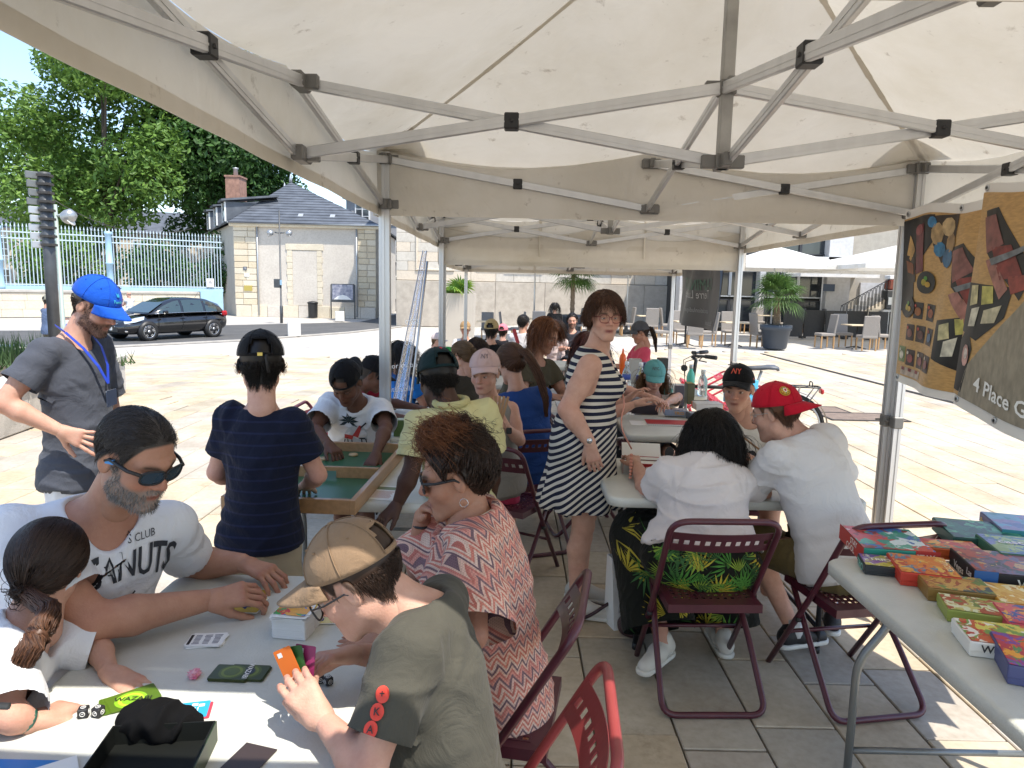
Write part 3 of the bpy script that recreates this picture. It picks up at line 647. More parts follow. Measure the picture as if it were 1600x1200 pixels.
def tent(cx,cy,th,hu,hl,label,zbase=0.0,half=1.5,a=1.0127,vb=None,peak=.76,lean=None,seed=1,straps=()):
 rng=random.Random(seed);root=empty('folding_tent',(cx,cy,zbase),th,label,'tent','tents in a row')
 sx,sy=half,half*a;vb=vb if vb is not None else hl-.06;o=.05;ez=hu+.055;pk=hu+peak
 nodes_=[(i,j)for i in(-1,0,1)for j in(-1,0,1)]
 P=lambda i,j,z:Vector((i*sx,j*sy,z))
 # legs
 for i in(-1,1):
  for j in(-1,1):
   dx=(lean or{}).get((i,j),(0,0));mb=MB();q=.0225
   prof=[(-q,-q),(-.006,-q),(-.006,-q+.005),(.006,-q+.005),(.006,-q),(q,-q),(q,-.006),(q-.005,-.006),(q-.005,.006),(q,.006),(q,q),(.006,q),(.006,q-.005),(-.006,q-.005),(-.006,q),(-q,q),(-q,.006),(-q+.005,.006),(-q+.005,-.006),(-q,-.006)]
   foot=P(i,j,.01)+Vector((dx[0],dx[1],0));top=P(i,j,hu+.04);n=len(prof);vs=[foot+Vector((p[0],p[1],0))for p in prof]+[top+Vector((p[0],p[1],0))for p in prof]
   mb.add(vs,[(k,(k+1)%n,n+(k+1)%n,n+k)for k in range(n)]+[tuple(range(n,2*n))]);lg=mb.build('leg',M_ALU,root)
   mb=MB();mb.box(foot+Vector((0,0,.0)),(.11,.11,.012));mb.build('foot_plate',M_BRK,lg)
   mb=MB();mid=foot.lerp(top,.38);mb.box(mid,(.058,.058,.07),bev=.006);mb.tube([mid+Vector((-.05,.03,0)),mid+Vector((.05,.03,0))],.006,6);mb.build('leg_clamp',M_BRK,lg)
 def scissor(A,B,out):
  up=Vector((0,0,1));
  for k,(za,zb)in enumerate(((hu,hl),(hl,hu))):
   off=Vector(out)*(.013 if k else-.013);mb=MB();a_=P(*A,za)+off;b_=P(*B,zb)+off;d=(b_-a_).normalized();mb.bar(a_+d*.02,b_-d*.02,.018,.040,bev=.003)
   mb.bar(a_+d*.02+Vector((0,0,.0)),b_-d*.02,.021,.006);mb.build('truss_bar',M_ALU,root)
  c=(P(*A,(hu+hl)/2)+P(*B,(hu+hl)/2))/2;mb=MB();d=(P(*B,0)-P(*A,0)).normalized();mb.bar(c-d*.026,c+d*.026,.052,.056,bev=.004);mb.tube([c-Vector(out)*.03,c+Vector(out)*.03],.007,8);mb.build('pivot_block',M_BLK,root)
 for s in(-1,1):
  for t in(-1,0):
   scissor((t,s),(t+1,s),(0,1,0));scissor((s,t),(s,t+1),(1,0,0))
  scissor((0,0),(s,0),(0,1,0));scissor((0,0),(0,s),(1,0,0))
 for(i,j)in nodes_:
  for z in(hu,hl):
   if i==0 and j==0:continue
   mb=MB();c=P(i,j,z);w_=.075
   if i and j:mb.box(c,(w_,w_,.06),bev=.008);mb.box(c+Vector((-i*.05,0,0)),(.05,.03,.05),bev=.004);mb.box(c+Vector((0,-j*.05,0)),(.03,.05,.05),bev=.004)
   elif i:mb.box(c,(.05,.11,.055),bev=.008);mb.box(c+Vector((-i*.04,0,0)),(.05,.03,.05),bev=.004)
   else:mb.box(c,(.11,.05,.055),bev=.008);mb.box(c+Vector((0,-j*.04,0)),(.03,.05,.05),bev=.004)
   mb.build('bracket',M_BRK,root)
 mb=MB();mb.box((0,0,(hl-.03+pk-.02)/2),(.042,.042,pk-hl),bev=.004);mb.build('centre_post',mat('worn_alu',(.36,.35,.33),.5,.6,noise=.3,nscale=12),root)
 for z in(hu,hl):
  mb=MB();mb.box((0,0,z),(.058,.058,.05),bev=.004)
  for(u,v)in((1,0),(-1,0),(0,1),(0,-1)):mb.box((u*.05,v*.05,z),(.05 if u else .03,.05 if v else .03,.045),bev=.003)
  mb.build('hub_bracket',M_BRK,root)
  # roof panels
 C=[Vector((-sx-o,-sy-o,ez)),Vector((sx+o,-sy-o,ez)),Vector((sx+o,sy+o,ez)),Vector((-sx-o,sy+o,ez))];top=Vector((0,0,pk))
 for k in range(4):
  A,B=C[k],C[(k+1)%4];V=[];Fc=[];n=14;idx={}
  for r_ in range(n+1):
   t=r_/n;m_=n-r_
   for q in range(m_+1):
    u=q/m_ if m_ else .5;p=(A.lerp(B,u)).lerp(top,t);s=math.sin(math.pi*t)*math.sin(math.pi*min(max(u,0),1));p.z-=.10*abs(math.sin(2*math.pi*u))*(1-t)**3;p.z-=.05*math.sin(math.pi*t)*.6+.035*s*(1+.5*math.sin(9*u+seed+k));idx[(r_,q)]=len(V);V.append(p)
  for r_ in range(n):
   for q in range(n-r_):
    Fc.append((idx[(r_,q)],idx[(r_,q+1)],idx[(r_+1,q)]))
    if q+1<=n-r_-1:Fc.append((idx[(r_,q+1)],idx[(r_+1,q+1)],idx[(r_+1,q)]))
  mb=MB();mb.add(V,Fc,0,True);mb.build('roof_panel',M_CANVAS,root)
  # hip seam under the canvas
  pts=[A.lerp(top,i/12)-Vector((0,0,.05*math.sin(math.pi*i/12)*.6+.014))for i in range(13)];d=(top-A).normalized();side=d.cross(Vector((0,0,1))).normalized()*.012;mb=MB()
  for i in range(12):
   w0=1+.3*math.sin(i*1.7);mb.add([pts[i]-side*w0,pts[i]+side*w0,pts[i+1]+side,pts[i+1]-side],[(0,1,2,3)],0,True)
  mb.build('seam',M_SEAM,root)
  # corner pocket of doubled canvas
  mb=MB();s=Vector((A.x/abs(A.x),A.y/abs(A.y),0));c0=A-Vector((0,0,.01))
  fan=[c0-Vector((s.x*.30*math.cos(a_),s.y*.30*math.sin(a_),0))+Vector((0,0,.02+.06*math.sin(2*a_)))for a_ in np.linspace(0,math.pi/2,7)]
  mb.add([c0-Vector((0,0,.005))]+fan,[(0,i,i+1)for i in range(1,7)],0,True);mb.build('corner_pocket',M_CANVAS,root)
  # valance with soft waves, plus a hem
  mid=(A+B)/2;nrm=Vector((mid.x,mid.y,0)).normalized();V=[];Fc=[];nu=26;nv=5
  for i in range(nu+1):
   for j in range(nv+1):
    u=i/nu;v=j/nv;p=A.lerp(B,u);e_=ez-.10*abs(math.sin(2*math.pi*u));p.z=e_-v*(e_-vb);p=p+nrm*(.004*v*math.sin(u*17+seed*2+k)+.003*v*math.sin(u*41+k));V.append(p)
  for i in range(nu):
   for j in range(nv):q=i*(nv+1)+j;Fc.append((q,q+nv+1,q+nv+2,q+1))
  mb=MB();mb.add(V,Fc,0,True);va=mb.build('valance',M_CANVAS,root)
  mb=MB()
  for i in range(nu):
   a_,b_=V[i*(nv+1)+nv]-nrm*.004,V[(i+1)*(nv+1)+nv]-nrm*.004;mb.add([a_,b_,b_+Vector((0,0,.045)),a_+Vector((0,0,.045))],[(0,1,2,3)],0,True)
  mb.build('hem',M_SEAM,va)
  for t in(.33,.67)if k==2 and seed>1 else():
   mb=MB();p=A.lerp(B,t)-nrm*.03;p.z=hu;L=rng.uniform(.22,.4);mb.add([p,p+Vector((.03,.03,0)),p+Vector((.035,.04,-L)),p+Vector((.005,.01,-L))],[(0,1,2,3)]);mb.build('tie_strap',M_CANVAS,root)
 return root
TH=-.0196;AX=Vector((-math.sin(TH),math.cos(TH),0));TA=Vector((.7287,2.587,0))
tent(TA.x,TA.y,TH,2.357,2.108,'near cream folding tent with aluminium scissor trusses overhead',lean={(-1,-1):(-.17,.0)},seed=1,vb=2.05)
tB=TA+AX*3.09;tent(tB.x-.04,tB.y,TH+.01,2.357,2.11,'second cream folding tent, behind the near one',seed=2,vb=2.045)
tC=TA+AX*6.22;tent(tC.x-.06,tC.y,TH+.012,2.19,1.93,'third cream folding tent, farthest of the row',seed=3,vb=1.87)
tZ=TA-AX*3.445;tent(tZ.x,tZ.y,TH,2.357,2.108,'cream folding tent over the viewpoint, only its rear valance edge in view',seed=4,vb=2.05)
# ---- hanging banners
def banner_surface(a,b_,top_a,top_b,bot_a,bot_b,wav=.02,ph=0.0,k=9.0):
 a=Vector(a);b_=Vector(b_);d=(b_-a);nrm=Vector((-d.y,d.x,0)).normalized()
 def S(u,v,off=0.0):
  p=a.lerp(b_,u);zt=top_a*(1-u)+top_b*u+.025*math.sin(u*7+ph);zb=bot_a*(1-u)+bot_b*u;p=p.copy();p.z=zt*(1-v)+zb*v
  wv=wav*(.5+v)*math.sin(u*k+ph+1.2*v)+wav*.4*math.sin(u*k*2.3+v*3+ph);return p+nrm*(wv-off)
 return S
def surf_mesh(S,nu,nv,off=0,u0=0,u1=1,v0=0,v1=1):
 mb=MB();V=[S(u0+(u1-u0)*i/nu,v0+(v1-v0)*j/nv,off)for i in range(nu+1)for j in range(nv+1)];mb.add(V,[(i*(nv+1)+j,(i+1)*(nv+1)+j,(i+1)*(nv+1)+j+1,i*(nv+1)+j+1)for i in range(nu)for j in range(nv)],0,True);return mb
def print_poly(S,poly,m,par,off,name='print'):
 """a printed flat patch following the banner"""
 bm=bmesh.new();vs=[bm.verts.new((p[0],p[1],0))for p in poly];bm.faces.new(vs)
 bmesh.ops.triangulate(bm,faces=bm.faces[:])
 for _ in range(6):
  el_=[e for e in bm.edges if e.calc_length()>.045]
  if not el_:break
  bmesh.ops.subdivide_edges(bm,edges=el_,cuts=1);bmesh.ops.triangulate(bm,faces=bm.faces[:])
 mb=MB();bm.verts.index_update()
 mb.add([S(v.co.x,v.co.y,off)for v in bm.verts],[tuple(v.index for v in f.verts)for f in bm.faces],0,True);bm.free();return mb.build(name,m,par)
def ell(cx,cy,rx,ry,n=18,a0=0):return[(cx+rx*math.cos(a0+2*math.pi*i/n),cy+ry*math.sin(a0+2*math.pi*i/n))for i in range(n)]
def food_banner():
 SA=banner_surface((2.16,4.03,0),(2.19,3.02,0),2.11,2.13,1.17,1.13,.035,.4,7);root=empty('food_banner',(0,0,0),label='printed banner with food and drink pictures tied to the right tent pole',cat='banner')
 M_BW=mat('banner_white',(.74,.72,.68),.4);M_PW=mat('print_wood',(.55,.33,.12),.4,noise=.3,nscale=5,stretch=(1,6,25));k=-1
 surf_mesh(SA,80,24).build('sheet',M_BW,root)
 PM=lambda h:mat('print_'+h[1:],srgb(h),.4,noise=.55,nscale=26,coords='Object')
 def pp(poly,col,lay=1,rough=.4,m=None):return print_poly(SA,poly,m or PM(col),root,.006+.002*lay)
 pp([(.0,.05),(1,.05),(1,.955),(0,.955)],'',0,m=M_PW)
 # black drink corner with glass, fried basket and blue cups
 pp([(.0,.06),(.30,.06),(.32,.18),(.16,.34),(.0,.46)],'#15110f');pp([(.0,.30),(.12,.36),(.16,.55),(.0,.58)],'#1c1512');pp([(.10,.12),(.20,.10),(.235,.36),(.155,.38)],'#6d1f2a',2);pp(ell(.15,.135,.045,.03),'#9c4a4f',3);pp([(.05,.15),(.11,.24),(.07,.30),(.03,.26)],'#caa05c',2)
 pp([(.0,.25),(.12,.29),(.16,.42),(.06,.42)],'#2a1d16',2);pp([(.03,.29),(.11,.32),(.13,.38),(.05,.36)],'#8a4a1c',3)
 pp([(.27,.07),(.5,.05),(.5,.26),(.38,.31),(.30,.22)],'#3a2a20',1);
 for(cx,cy,rx,ry,c)in((.33,.16,.05,.06,'#b99a6a'),(.42,.12,.06,.05,'#c9ad7f'),(.46,.2,.05,.05,'#a98655'),(.36,.24,.05,.04,'#2f7fb0'),(.45,.28,.06,.05,'#2b6f9e'),(.28,.10,.04,.03,'#3c86b8')):pp(ell(cx,cy,rx,ry,9),c,2)
 pp(ell(.27,.42,.085,.06,22),'#14110f',3);pp(ell(.10,.56,.085,.06,22),'#14110f',3)
 for(cx,cy)in((.27,.42),(.10,.56)):
  pp(ell(cx-.015,cy,.02,.018,12),'#b5a52c',4);pp(ell(cx+.02,cy+.01,.024,.015,12),'#c9a02a',4);pp(ell(cx,cy-.022,.016,.012,12),'#4d8f2f',4)
  # charcuterie slate and cheese
 pp([(.50,.22),(.60,.20),(.86,.46),(.80,.60),(.55,.42)],'#2b2724',1);pp([(.50,.24),(.60,.22),(.68,.34),(.56,.40)],'#8e5a55',2);pp([(.58,.38),(.72,.36),(.80,.48),(.66,.52)],'#8c3b33',2);pp([(.54,.46),(.60,.44),(.70,.56),(.66,.62)],'#b27a6e',2);pp([(.68,.5),(.92,.47),(.9,.54),(.72,.58)],'#a04a3e',2)
 pp([(.46,.60),(.9,.52),(.86,.70),(.62,.84),(.47,.80)],'#24211f',1);pp([(.50,.62),(.57,.60),(.58,.68),(.51,.70)],'#d8cf9e',2);pp([(.60,.58),(.68,.57),(.69,.64),(.61,.66)],'#c9c26a',2);pp([(.55,.70),(.62,.67),(.60,.77),(.54,.78)],'#dcd8c6',2);pp([(.66,.68),(.78,.63),(.76,.74),(.64,.75)],'#cfc6a8',2);pp([(.58,.42),(.86,.34),(.87,.355),(.6,.445)],'#7d8288',4);pp([(.66,.45),(.78,.60),(.74,.60)],'#5c646c',4)
 # menu photo tiles
 for(u,v,c1,c2)in((.17,.575,'#2b211c','#b06a2e'),(.30,.575,'#1f1a18','#a8542a'),(.10,.70,'#3a2b29','#8a5a52'),(.215,.70,'#2c201f','#75463f'),(.335,.70,'#21181a','#3f6d9a'),(.02,.83,'#6f8a52','#d9d6c8'),(.13,.84,'#40302e','#a25654'),(.25,.84,'#3d2d2b','#a05a58'),(.36,.84,'#352726','#8d4a48')):
  hu_=.045;pp([(u,v-hu_),(u+.095,v-hu_),(u+.095,v+hu_),(u,v+hu_)],c1,1);pp(ell(u+.048,v+.005,.032,.024,10),c2,2);pp(ell(u+.02,v-.025,.012,.01,8),'#c04a3a' if v<.75 else '#d8cfc4',2)
 pp([(.07,.90),(.32,.90),(.32,.945),(.07,.945)],'#c9b7a6',1)
 for i in range(3):pp([(.09+i*.08,.90),(.125+i*.08,.90),(.125+i*.08,.918),(.09+i*.08,.918)],'#8c2f33',2)
 # lower plate and grey sheet with lettering
 for(u,v)in((.02,.022),(.5,.022),(.98,.022),(.02,.975),(.98,.975)):mb=MB();q=SA(u,v,.004);mb.lathe([(.014,-.002),(.016,0),(.014,.003),(.007,.003),(.007,-.002)],12,q,R=Matrix.Rotation(math.pi/2,3,'Y'));mb.build('eyelet',M_LGREY,root)
 # second sheet, nearer
 SB=banner_surface((2.09,3.27,0),(2.08,2.2,0),2.14,2.16,1.16,.98,.03,2.2,6);r2=empty('wood_print_banner',(0,0,0),label='banner with grey wood print and white address lettering at the right edge',cat='banner')
 surf_mesh(SB,80,24).build('sheet',M_BW,r2);M_GW=mat('print_grey_wood',(.33,.29,.22),.4,noise=.35,nscale=6,stretch=(1,8,3))
 def p2(poly,col,lay=1,m=None):return print_poly(SB,poly,m or PM(col),r2,.006+.002*lay)
 p2([(.0,.04),(1,.04),(1,.95),(0,.95)],'',0,m=M_PW);p2([(.42,.04),(1,.04),(1,.95),(.04,.95),(.08,.80),(.26,.58),(.44,.40),(.40,.22)],'',1,m=M_GW);p2([(.0,.70),(.05,.62),(.10,.72),(.06,.93),(.0,.93)],'#1d1b1a',1);p2(ell(.06,.76,.025,.05,10),'#d9a9a0',2);p2(ell(.065,.75,.014,.026,8),'#f0e2da',3);p2([(.06,.12),(.16,.10),(.40,.36),(.34,.47),(.12,.30)],'#2b2724',1);p2([(.06,.15),(.15,.13),(.22,.25),(.12,.30)],'#8e5a55',2);p2([(.15,.27),(.26,.25),(.34,.37),(.22,.40)],'#8c3b33',2);p2([(.12,.33),(.17,.31),(.27,.43),(.23,.48)],'#b27a6e',2);p2([(.26,.38),(.4,.36),(.38,.42),(.29,.45)],'#a04a3e',2);p2([(.0,.44),(.3,.42),(.27,.55),(.12,.68),(.0,.66)],'#24211f',1);p2([(.03,.45),(.09,.44),(.1,.52),(.04,.54)],'#d8cf9e',2);p2([(.12,.44),(.19,.43),(.2,.5),(.13,.52)],'#c9c26a',2);p2([(.06,.55),(.12,.53),(.1,.62),(.05,.63)],'#dcd8c6',2);p2([(.15,.54),(.25,.5),(.22,.58),(.14,.6)],'#cfc6a8',2);p2([(.15,.32),(.42,.22),(.43,.235),(.17,.345)],'#7d8288',4)
 V,Fs=text_geo('4 Place Guy Coquille',.088,'LEFT',True);mb=MB();mb.add([SB(.15+v[0]/1.07,.86-v[1]/1.0+.06*v[0],.014)for v in V],Fs);mb.build('lettering',mat('print_white',(.8,.8,.78),.5),r2)
 for(u,v)in((.02,.02),(.3,.02),(.03,.97),(.3,.97)):mb=MB();q=SB(u,v,.004);mb.lathe([(.014,-.002),(.016,0),(.014,.003),(.007,.003),(.007,-.002)],12,q,R=Matrix.Rotation(math.pi/2,3,'Y'));mb.build('eyelet',M_LGREY,r2)
 # dark banner on the third tent, seen from behind
 SD=banner_surface((2.24,9.75,0),(2.24,7.75,0),2.0,1.98,1.24,1.2,.05,1.0,8);r3=empty('dark_banner',(0,0,0),label='charcoal banner with faint reversed lettering hanging from the third tent',cat='banner')
 surf_mesh(SD,60,16).build('sheet',mat('banner_charcoal',(.035,.036,.04),.45,noise=.2,nscale=4),r3)
 print_poly(SD,[(.955,.02),(1,.02),(1,.99),(.955,.99)],hexm('#1f4a78',.5),r3,.007)
 for s,size,u,v,c in(('GAMINSOUS',.2,.52,.32,'#2f5a48'),('Terre Ludique',.15,.5,.47,'#9a9a9c'),('associationludique',.085,.56,.72,'#808488'),('facebook',.085,.72,.9,'#808488')):
  V,Fs=text_geo(s,size);mb=MB();mb.add([SD(u-v_[0]/2.0,v-v_[1]/.78,.008)for v_ in V],Fs);mb.build('lettering',hexm(c,.5),r3)
food_banner()
def rolled_sheet():
 a=W(664,392,Y=6.9);b_=W(622,640,Y=5.4);root=empty('plastic_side_sheet',(0,0,0),label='clear plastic side sheet pulled diagonally from the second tent, with white lettering',cat='plastic sheet')
 m=mat('clear_plastic',(.62,.66,.78),.12,trans=.75);nt,bb=nodes(m);bb.inputs['Alpha'].default_value=.55
 d=(b_-a);n=14;mb=MB();V=[]
 for i in range(n+1):
  t=i/n;w_=.012+.036*t;p=a.lerp(b_,t)
  for k in range(6):u=k/5-.5;V.append(p+Vector((u*2*w_,.02*math.sin(u*9+t*4),0)))
 mb.add(V,[(i*6+k,i*6+k+1,(i+1)*6+k+1,(i+1)*6+k)for i in range(n)for k in range(5)],0,True);mb.build('sheet',m,root)
 for s in(-1,1):mb=MB();mb.tube([a+Vector((s*.018,-.01,0)),b_+Vector((s*.05,-.01,0))],.005,6);mb.build('welt',mat('welt_grey',(.4,.4,.42),.5),root)
 mb=MB();mb.tube([a+Vector((.02,.02,-.1)),W(640,640,Y=6.2)],.012,6);mb.build('guy_pole',M_ALU,root)
 for k,s in enumerate(('OSSE','US','cor du bois','etincelle')):p=a.lerp(b_,.5+k*.13);text_obj(s,.06,mat('print_white',(.8,.8,.78),.5),root,frame(p+Vector((0,-.03,0)),(1,0,.1),(-.12,0,1)))
rolled_sheet()
# ================================================================== CAR
M_CARP=mat('car_black_paint',(.008,.008,.009),.18,spec=.6,coat=1.0);M_TYRE=mat('tyre',(.018,.018,.018),.85,bump=.2,bscale=80);M_RIM=mat('alloy',(.6,.6,.61),.25,.9);M_CHR=mat('chrome',(.7,.7,.7),.12,1.0)
def car():
 fw=W(230,533,z=-.42);rw=W(331,527,z=-.42);c=(fw+rw)/2;d=(fw-rw).normalized();c=Vector((c.x,c.y,-.41));left=Vector((-d.y,d.x,0));c-=left*.75
 rz=math.atan2(d.y,d.x);root=empty('parked_car',c,rz,'glossy black hatchback car standing on the road','car')
 # stations: x, bottom, belt, half width
 st=[(-2.08,.42,.78,.62),(-2.02,.30,.88,.76),(-1.8,.22,.95,.85),(-1.35,.2,.965,.885),(-.6,.19,.955,.895),(.2,.19,.935,.895),(.85,.19,.915,.89),(1.3,.2,.86,.87),(1.75,.2,.79,.82),(2.05,.22,.69,.70),(2.18,.3,.60,.5),(2.2,.38,.52,.35)]
 V=[];Fc=[];K=13
 for(x,zb,zt,hw)in st:
  for k in range(K):
   t=k/(K-1);a=math.pi*t # from +y belt down around to -y belt
   yy=hw*np.sign(math.cos(a))*abs(math.cos(a))**.28;zz=zt-(zt-zb)*abs(math.sin(a))**.55;
   if .25<abs(math.cos(a)):yy*=1.0+.02*math.sin(a*2)*np.sign(math.cos(a))
   V.append((x,yy,zz))
 n=len(st)
 for i in range(n-1):
  for k in range(K-1):q=i*K+k;Fc.append((q,q+1,q+K+1,q+K))
  Fc.append((i*K,(i+1)*K,(i+1)*K+K-1,i*K+K-1))
 Fc.append(tuple(range(K)));Fc.append(tuple(reversed(range((n-1)*K,n*K))))
 mb=MB();mb.add(V,Fc,0,True);body=mb.build('body',M_CARP,root);md=body.modifiers.new('s','SUBSURF');md.levels=1;md.render_levels=1
 # greenhouse
 gh=[(-1.98,.86,.90,.70,.66),(-1.72,.93,1.26,.76,.60),(-1.2,.95,1.43,.79,.59),(-.5,.95,1.475,.80,.60),(.1,.94,1.44,.80,.59),(.5,.93,1.30,.79,.59),(1.18,.90,.93,.76,.66)]
 V=[];Fc=[]
 for(x,zb,zt,wb,wt)in gh:V+=[(x,wb,zb),(x,(wb+wt)/2+.03,(zb+zt)/2),(x,wt,zt-.03),(x,wt*.6,zt),(x,-wt*.6,zt),(x,-wt,zt-.03),(x,-(wb+wt)/2-.03,(zb+zt)/2),(x,-wb,zb)]
 for i in range(len(gh)-1):
  for k in range(7):q=i*8+k;Fc.append((q,q+8,q+9,q+1))
 Fc+=[(0,1,2,3,4,5,6,7),tuple(reversed(range(48,56)))]
 mb=MB();mb.add(V,Fc,0,True);mb.build('roof',M_CARP,root)
 gl=mat('car_glass',(.03,.05,.05),.03,spec=.9,coat=.5)
 def side(x):
  for a,b_ in zip(gh[:-1],gh[1:]):
   if a[0]<=x<=b_[0]:t=(x-a[0])/(b_[0]-a[0]);return[a[k]*(1-t)+b_[k]*t for k in range(5)]
  return gh[-1]
 for s in(-1,1):
  for nm,xs in(('door_window',(-.02,.18,.4,.62,.82)),('door_window',(-.95,-.7,-.4,-.12)),('quarter_window',(-1.55,-1.35,-1.05))):
   V=[];
   for x in xs:
    _,zb,zt,wb,wt=side(x);zb2=zb+.02;zt2=zt-.075
    for t in(0,.5,1):
     z=zb2+(zt2-zb2)*t;tt=(z-zb)/max(zt-.03-zb,.01);y=wb+(wt-wb)*tt+.03*(1-abs(2*tt-1))+.012;V.append((x,s*y,max(z,zb+.005)))
   mb=MB();f=[(i*3+k,(i+1)*3+k,(i+1)*3+k+1,i*3+k+1)for i in range(len(xs)-1)for k in range(2)];mb.add(V,f if s<0 else[tuple(reversed(q))for q in f],0,True);mb.build(nm,gl,root)
  mb=MB();mb.tube([(x,s*(side(x)[3]+.015),side(x)[1]+.005)for x in np.linspace(-1.5,1.0,12)],.011,6);mb.build('chrome_strip',M_CHR,root)
  mb=MB();mb.box((.72,s*.98,.98),(.13,.2,.13),bev=.035);mb.build('mirror',M_CARP,root)
  for x in(-.06,-1.02):mb=MB();mb.box((x,s*.902,.80),(.2,.03,.03),bev=.008);mb.build('door_handle',M_CARP,root)
  for x in(.92,-.02,-1.0):mb=MB();mb.box((x,s*.893,.6),(.008,.012,.6));mb.build('door_seam',M_BLK,root)
  mb=MB();V=[(1.42,s*.845,.83),(1.72,s*.80,.78),(2.02,s*.62,.66),(2.0,s*.64,.58),(1.72,s*.82,.64),(1.45,s*.86,.72)];mb.prism([(0,0),(1,0),(1,1)],0,.001)
  mb=MB();mb.add([Vector(v)+Vector((.02,s*.022,.012))for v in V],[(0,1,4,5),(1,2,3,4)]if s<0 else[(5,4,1,0),(4,3,2,1)],0,True);mb.build('headlight',mat('headlight_glass',(.62,.64,.64),.1,.4),root)
  mb=MB();mb.box((-1.9,s*.76,.88),(.22,.14,.2),bev=.05);mb.build('tail_light',mat('tail_red',(.35,.01,.015),.15),root)
  mb=MB();mb.box((1.98,s*.62,.34),(.1,.16,.06),bev=.015);mb.build('fog_light',M_CHR,root)
  for x in(-1.3,1.3):
   mb=MB();mb.lathe([(.345,-.1),(.345,.1),(.3,.11)],22,(x,s*.80,.33),R=Matrix.Rotation(math.pi/2,3,'X'));mb.build('wheel_arch',M_BLK,root)
   wh=empty('wheel',(x,s*.80,.32));wh.parent=root;mb=MB();R=Matrix.Rotation(-s*math.pi/2,3,'X')
   mb.lathe([(.21,-.08),(.29,-.1),(.315,-.07),(.315,.07),(.3,.105),(.225,.112),(.215,.09)],26,R=R);mb.build('tyre',M_TYRE,wh)
   mb=MB();mb.lathe([(.216,.0),(.216,.105),(.2,.108),(.19,.07),(.19,.0)],24,R=R);mb.lathe([(.055,.06),(.055,.1),(0,.105)],12,R=R)
   for q in range(10):a=q*math.pi/5+.16*(1 if q%2 else-1);mb.bar(R@Vector((.04*math.cos(a),.04*math.sin(a),.085)),R@Vector((.2*math.cos(a),.2*math.sin(a),.095)),.022,.02,up=R@Vector((0,0,1)))
   mb.build('rim',M_RIM,wh)
 mb=MB();V=[(.47,.70,1.27),(.47,-.70,1.27),(1.12,-.74,.945),(1.12,.74,.945)];V=[(.53,.56,1.30),(.53,-.56,1.30),(1.15,-.66,.955),(1.15,.66,.955)];mb.add(V,[(3,2,1,0)]);mb.build('windscreen',gl,root)
 mb=MB();mb.box((2.17,0,.40),(.06,1.0,.2),bev=.03);mb.build('grille',M_BLK,root);mb=MB();mb.box((2.215,0,.43),(.015,.52,.11));mb.build('number_plate',M_FRAMEW,root)
 mb=MB();mb.tube([(2.17,.5,.6),(2.2,.2,.565),(2.2,-.2,.565),(2.17,-.5,.6)],.012,6);mb.build('chrome_strip',M_CHR,root)
 mb=MB();mb.tube([(-1.2,0,1.45),(-1.38,0,1.68)],.007,5);mb.build('aerial',M_BLK,root)
car()
